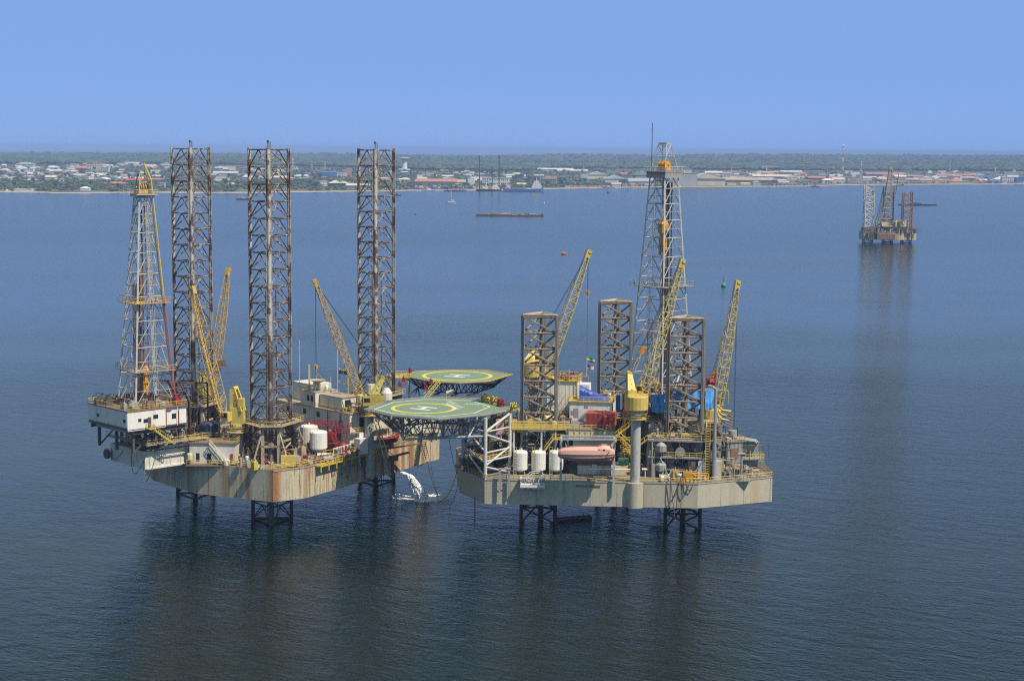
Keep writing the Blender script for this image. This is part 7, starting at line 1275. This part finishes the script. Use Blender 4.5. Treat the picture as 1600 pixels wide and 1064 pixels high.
for (sx, sy, m_, top, lean) in ((-19.5, -2, MW, 56.5, 0), (4, 12, MBn, 55, 0), (18.5, -4, MBt, 50.5, 0)):
    a = X(sx, sy); mb = MB(); cor_ = [(a.x+dx*4.2, a.y+dy*4.2) for dx, dy in ((-1, -1), (1, -1), (1, 1), (-1, 1))]
    for (x, y) in cor_: mb.tube((x, y, -3), (x, y, top), .55, n=6)
    z = 0; 
    while z < top-5:
        for i in range(4):
            (x0, y0), (x1, y1) = cor_[i], cor_[(i+1) % 4]; mb.tube((x0, y0, z), (x1, y1, z), .28, n=4, caps=False); mb.tube((x0, y0, z+5.6), (x1, y1, z), .3, n=4, caps=False); mb.tube((x0, y0, z), (x1, y1, z+5.6), .2, n=4, caps=False)
        z += 5.6
    build('leg', mb, m_, root)
    mb = MB(); mb.fbox(Fr((a.x, a.y), (1, 0)), -5.6, 5.6, -5.6, -4.6, 10.3, 15.5); mb.fbox(Fr((a.x, a.y), (1, 0)), -5.8, -4.6, -4.5, 5, 10.3, 15); mb.fbox(Fr((a.x, a.y), (1, 0)), 4.6, 5.8, -4.5, 5, 10.3, 15); build('jacking_frame', mb, M_BRN, root)
clutter(root, X, -25, 25, -14, 10, 10.2, 130, 201, 7.5, pal=[M_TAN, M_DGR, M_DGR, M_CREAM, M_BRN, M_DGR, M_WHT2]); clutter(root, X, -25, 25, -17, -8, 10.2, 110, 203, 6, pal=[M_DGR, M_DGR, M_DGR, M_BRN, M_TAN, M_DGR, M_CREAM]); clutter(root, X, -13, 18, -14, 2, 17, 110, 202, 6, pal=[M_CREAM, M_DGR, M_BRN, M_WHT2, M_TAN, M_CREAM])
mb = MB(); mb.fbox(X, -9, -2, -13, -6, 17.3, 20.5); mb.fbox(X, -12, 16, -13, 0, 16.4, 17.2); mb.fbox(X, 4, 11, -12, -5, 17.3, 21.5)
for x in (-9, 0, 9, 14): mb.fbox(X, x, x+.8, -12, -11, 10.3, 16.4)
build('superstructure', mb, M_CREAM, root)
mb = MB(); b0 = [X(x, y, 24) for x, y in ((-8, -12), (1, -12), (1, -3), (-8, -3))]; b1 = [X(x, y, 72) for x, y in ((-1.5, -8.8), (1, -8.8), (1, -6.4), (-1.5, -6.4))]
for i in range(4): mb.tube(b0[i], b1[i], .35, n=5)
for j in range(9):
    for i in range(4): a = b0[i].lerp(b1[i], j/9); b = b0[(i+1) % 4].lerp(b1[(i+1) % 4], j/9); c_ = b0[(i+1) % 4].lerp(b1[(i+1) % 4], (j+1)/9); mb.tube(a, b, .18, n=4); mb.tube(a, c_, .16, n=4)
mb.fbox(X, -2.6, 2, -9.6, -5.6, 72, 74.5); mb.tube(X(0, -7.6, 74.5), X(0, -7.6, 80), .3, n=5); build('derrick', mb, M_TAN, root); mb = MB()
mb.tube(X(-14, -10, 20), X(-7, -9, 56), .35, n=5); mb.tube(X(-12, -10, 20), X(-6.6, -9, 56), .35, n=5); mb.tube(X(-20, -9, 55.5), X(10, -8, 56.5), .35, n=5); mb.bar(X(6, 2, 56), X(16, 2, 57.2), .8, 1.2); mb.tube(X(8, 2, 48), X(10, 0, 68), .3, n=5); build('crane', mb, M_DGR, root)
# ================================================================== SEA, HAZE, SKY, SUN
m, nt, b = mat_base('sea_water'); Lk = nt.links.new; geo = N(nt, 'ShaderNodeNewGeometry')
mp = N(nt, 'ShaderNodeMapping'); mp.vector_type = 'TEXTURE'; mp.inputs['Scale'].default_value = (1.9, 1.0, 1); mp.inputs['Rotation'].default_value = (0, 0, R(-30)); Lk(geo.outputs['Position'], mp.inputs['Vector'])
def noise(sc_, det, vec, rough=.6, dist=0): n = N(nt, 'ShaderNodeTexNoise'); n.inputs['Scale'].default_value = sc_; n.inputs['Detail'].default_value = det; n.inputs['Roughness'].default_value = rough; n.inputs['Distortion'].default_value = dist; Lk(vec, n.inputs['Vector']); return n.outputs[0]
def bump(h, dist, strength, prev=None):
    bp = N(nt, 'ShaderNodeBump'); bp.inputs['Distance'].default_value = dist; bp.inputs['Strength'].default_value = strength; Lk(h, bp.inputs['Height'])
    if prev: Lk(prev, bp.inputs['Normal'])
    return bp.outputs[0]
wind = noise(.0022, 3, geo.outputs['Position']); wm = N(nt, 'ShaderNodeMapRange'); wm.inputs[1].default_value = .35; wm.inputs[2].default_value = .65; wm.inputs[3].default_value = .4; wm.inputs[4].default_value = 1.35; Lk(wind, wm.inputs[0])
mp2 = N(nt, 'ShaderNodeMapping'); mp2.inputs['Scale'].default_value = (.0009, .006, 1); Lk(geo.outputs['Position'], mp2.inputs['Vector']); band = noise(1.0, 4, mp2.outputs[0]); bm_ = N(nt, 'ShaderNodeMapRange'); bm_.inputs[1].default_value = .35; bm_.inputs[2].default_value = .7; bm_.inputs[3].default_value = .5; bm_.inputs[4].default_value = 1.3; Lk(band, bm_.inputs[0])
wmm = N(nt, 'ShaderNodeMath', operation='MULTIPLY'); Lk(wm.outputs[0], wmm.inputs[0]); Lk(bm_.outputs[0], wmm.inputs[1])
sf = N(nt, 'ShaderNodeSeparateXYZ'); Lk(geo.outputs['Position'], sf.inputs[0]); fr_ = N(nt, 'ShaderNodeMapRange'); fr_.interpolation_type = 'SMOOTHERSTEP'; fr_.inputs[1].default_value = 200; fr_.inputs[2].default_value = 1500; fr_.inputs[3].default_value = 1.05; fr_.inputs[4].default_value = .30; Lk(sf.outputs[1], fr_.inputs[0])
wm3 = N(nt, 'ShaderNodeMath', operation='MULTIPLY'); Lk(wmm.outputs[0], wm3.inputs[0]); Lk(fr_.outputs[0], wm3.inputs[1]); wmm = wm3
def scaled(h, s): q = N(nt, 'ShaderNodeMath', operation='MULTIPLY'); q.inputs[1].default_value = s; Lk(h, q.inputs[0]); r_ = N(nt, 'ShaderNodeMath', operation='MULTIPLY'); Lk(q.outputs[0], r_.inputs[0]); Lk(wmm.outputs[0], r_.inputs[1]); return r_.outputs[0]
h1 = scaled(noise(.20, 3, mp.outputs[0], .5, .5), SEA_A); h2 = scaled(noise(.85, 4, mp.outputs[0], .62, .4), SEA_B)
ad = N(nt, 'ShaderNodeMath', operation='ADD'); Lk(h1, ad.inputs[0]); Lk(h2, ad.inputs[1])
bo = bump(ad.outputs[0], 1.0, 1.0); Lk(bo, b.inputs['Normal'])
b.inputs['Base Color'].default_value = (*SEA_COL, 1); sy_ = N(nt, 'ShaderNodeSeparateXYZ'); Lk(geo.outputs['Position'], sy_.inputs[0]); ry = N(nt, 'ShaderNodeMapRange'); ry.inputs[1].default_value = 450; ry.inputs[2].default_value = 1600; ry.inputs[3].default_value = SEA_R; ry.inputs[4].default_value = .19; Lk(sy_.outputs[1], ry.inputs[0]); Lk(ry.outputs[0], b.inputs['Roughness'])
b.inputs['IOR'].default_value = 1.333; b.inputs['Specular IOR Level'].default_value = SEA_SPEC; b.inputs['Specular Tint'].default_value = (*SEA_TINT, 1)
mb = MB(); mb.quad((-60000, -3000, 0), (60000, -3000, 0), (60000, 60000, 0), (-60000, 60000, 0)); build('sea', mb, m, None, kind='structure')
hz = bpy.data.materials.new('haze'); hz.use_nodes = True; nt = hz.node_tree; nt.nodes.remove(nt.nodes['Principled BSDF']); vol = nt.nodes.new('ShaderNodeVolumePrincipled'); vol.inputs['Color'].default_value = (*HAZE_COL, 1); vol.inputs['Density'].default_value = HAZE_D; vol.inputs['Anisotropy'].default_value = HAZE_G; nt.links.new(vol.outputs[0], nt.nodes['Material Output'].inputs['Volume'])
mb = MB(); mb.obox((-61000, -4000, -9.5), (122000, 0, 0), (0, 65000, 0), (0, 0, 9.5+HAZE_TOP)); build('haze', mb, hz, None, kind='stuff')
w = bpy.data.worlds.new('World'); sc.world = w; w.use_nodes = True; nt = w.node_tree; sky = nt.nodes.new('ShaderNodeTexSky'); sky.sky_type = 'NISHITA'; sky.sun_disc = False
sv = Vector(SUN).normalized(); sky.sun_elevation = math.asin(sv.z); sky.sun_rotation = math.atan2(sv.x, sv.y); sky.altitude = SKY_ALT; sky.air_density = SKY_AIR; sky.dust_density = SKY_DUST; sky.ozone_density = SKY_OZ
mx = nt.nodes.new('ShaderNodeMix'); mx.data_type = 'RGBA'; mx.blend_type = 'MIX'; mx.inputs['B'].default_value = (*SKY_CONST, 1)
tc = nt.nodes.new('ShaderNodeTexCoord'); sp = nt.nodes.new('ShaderNodeSeparateXYZ'); mr = nt.nodes.new('ShaderNodeMapRange'); mr.interpolation_type = 'SMOOTHSTEP'
mr.inputs[1].default_value = .10; mr.inputs[2].default_value = SKY_TOP; mr.inputs[3].default_value = SKY_MIX; mr.inputs[4].default_value = 0.0
nt.links.new(tc.outputs['Generated'], sp.inputs[0]); nt.links.new(sp.outputs[2], mr.inputs[0]); nt.links.new(mr.outputs[0], mx.inputs['Factor'])
dm = nt.nodes.new('ShaderNodeVectorMath'); dm.operation = 'MULTIPLY'; dm.inputs[1].default_value = SKY_MUL; nt.links.new(sky.outputs[0], dm.inputs[0]); nt.links.new(dm.outputs[0], mx.inputs['A']); nt.links.new(mx.outputs['Result'], nt.nodes['Background'].inputs['Color']); nt.nodes['Background'].inputs['Strength'].default_value = SKY_S
sl = bpy.data.lights.new('sun', 'SUN'); sl.energy = SUN_E; sl.angle = R(.5); sl.color = SUN_C; so = bpy.data.objects.new('sun', sl); COL.objects.link(so); so.rotation_euler = sv.to_track_quat('Z', 'Y').to_euler(); so.location = (100, -100, 300)
sc.view_settings.view_transform = 'Standard'; sc.view_settings.look = 'None'; sc.view_settings.gamma = 1; sc.view_settings.exposure = EXPO
sc.cycles.use_denoising = DENOISE; sc.cycles.filter_width = 1.15; sc.cycles.max_bounces = 5; sc.cycles.volume_bounces = 0; sc.cycles.diffuse_bounces = 2; sc.cycles.glossy_bounces = 2; sc.cycles.caustics_reflective = False; sc.cycles.caustics_refractive = False; sc.cycles.sample_clamp_indirect = 4
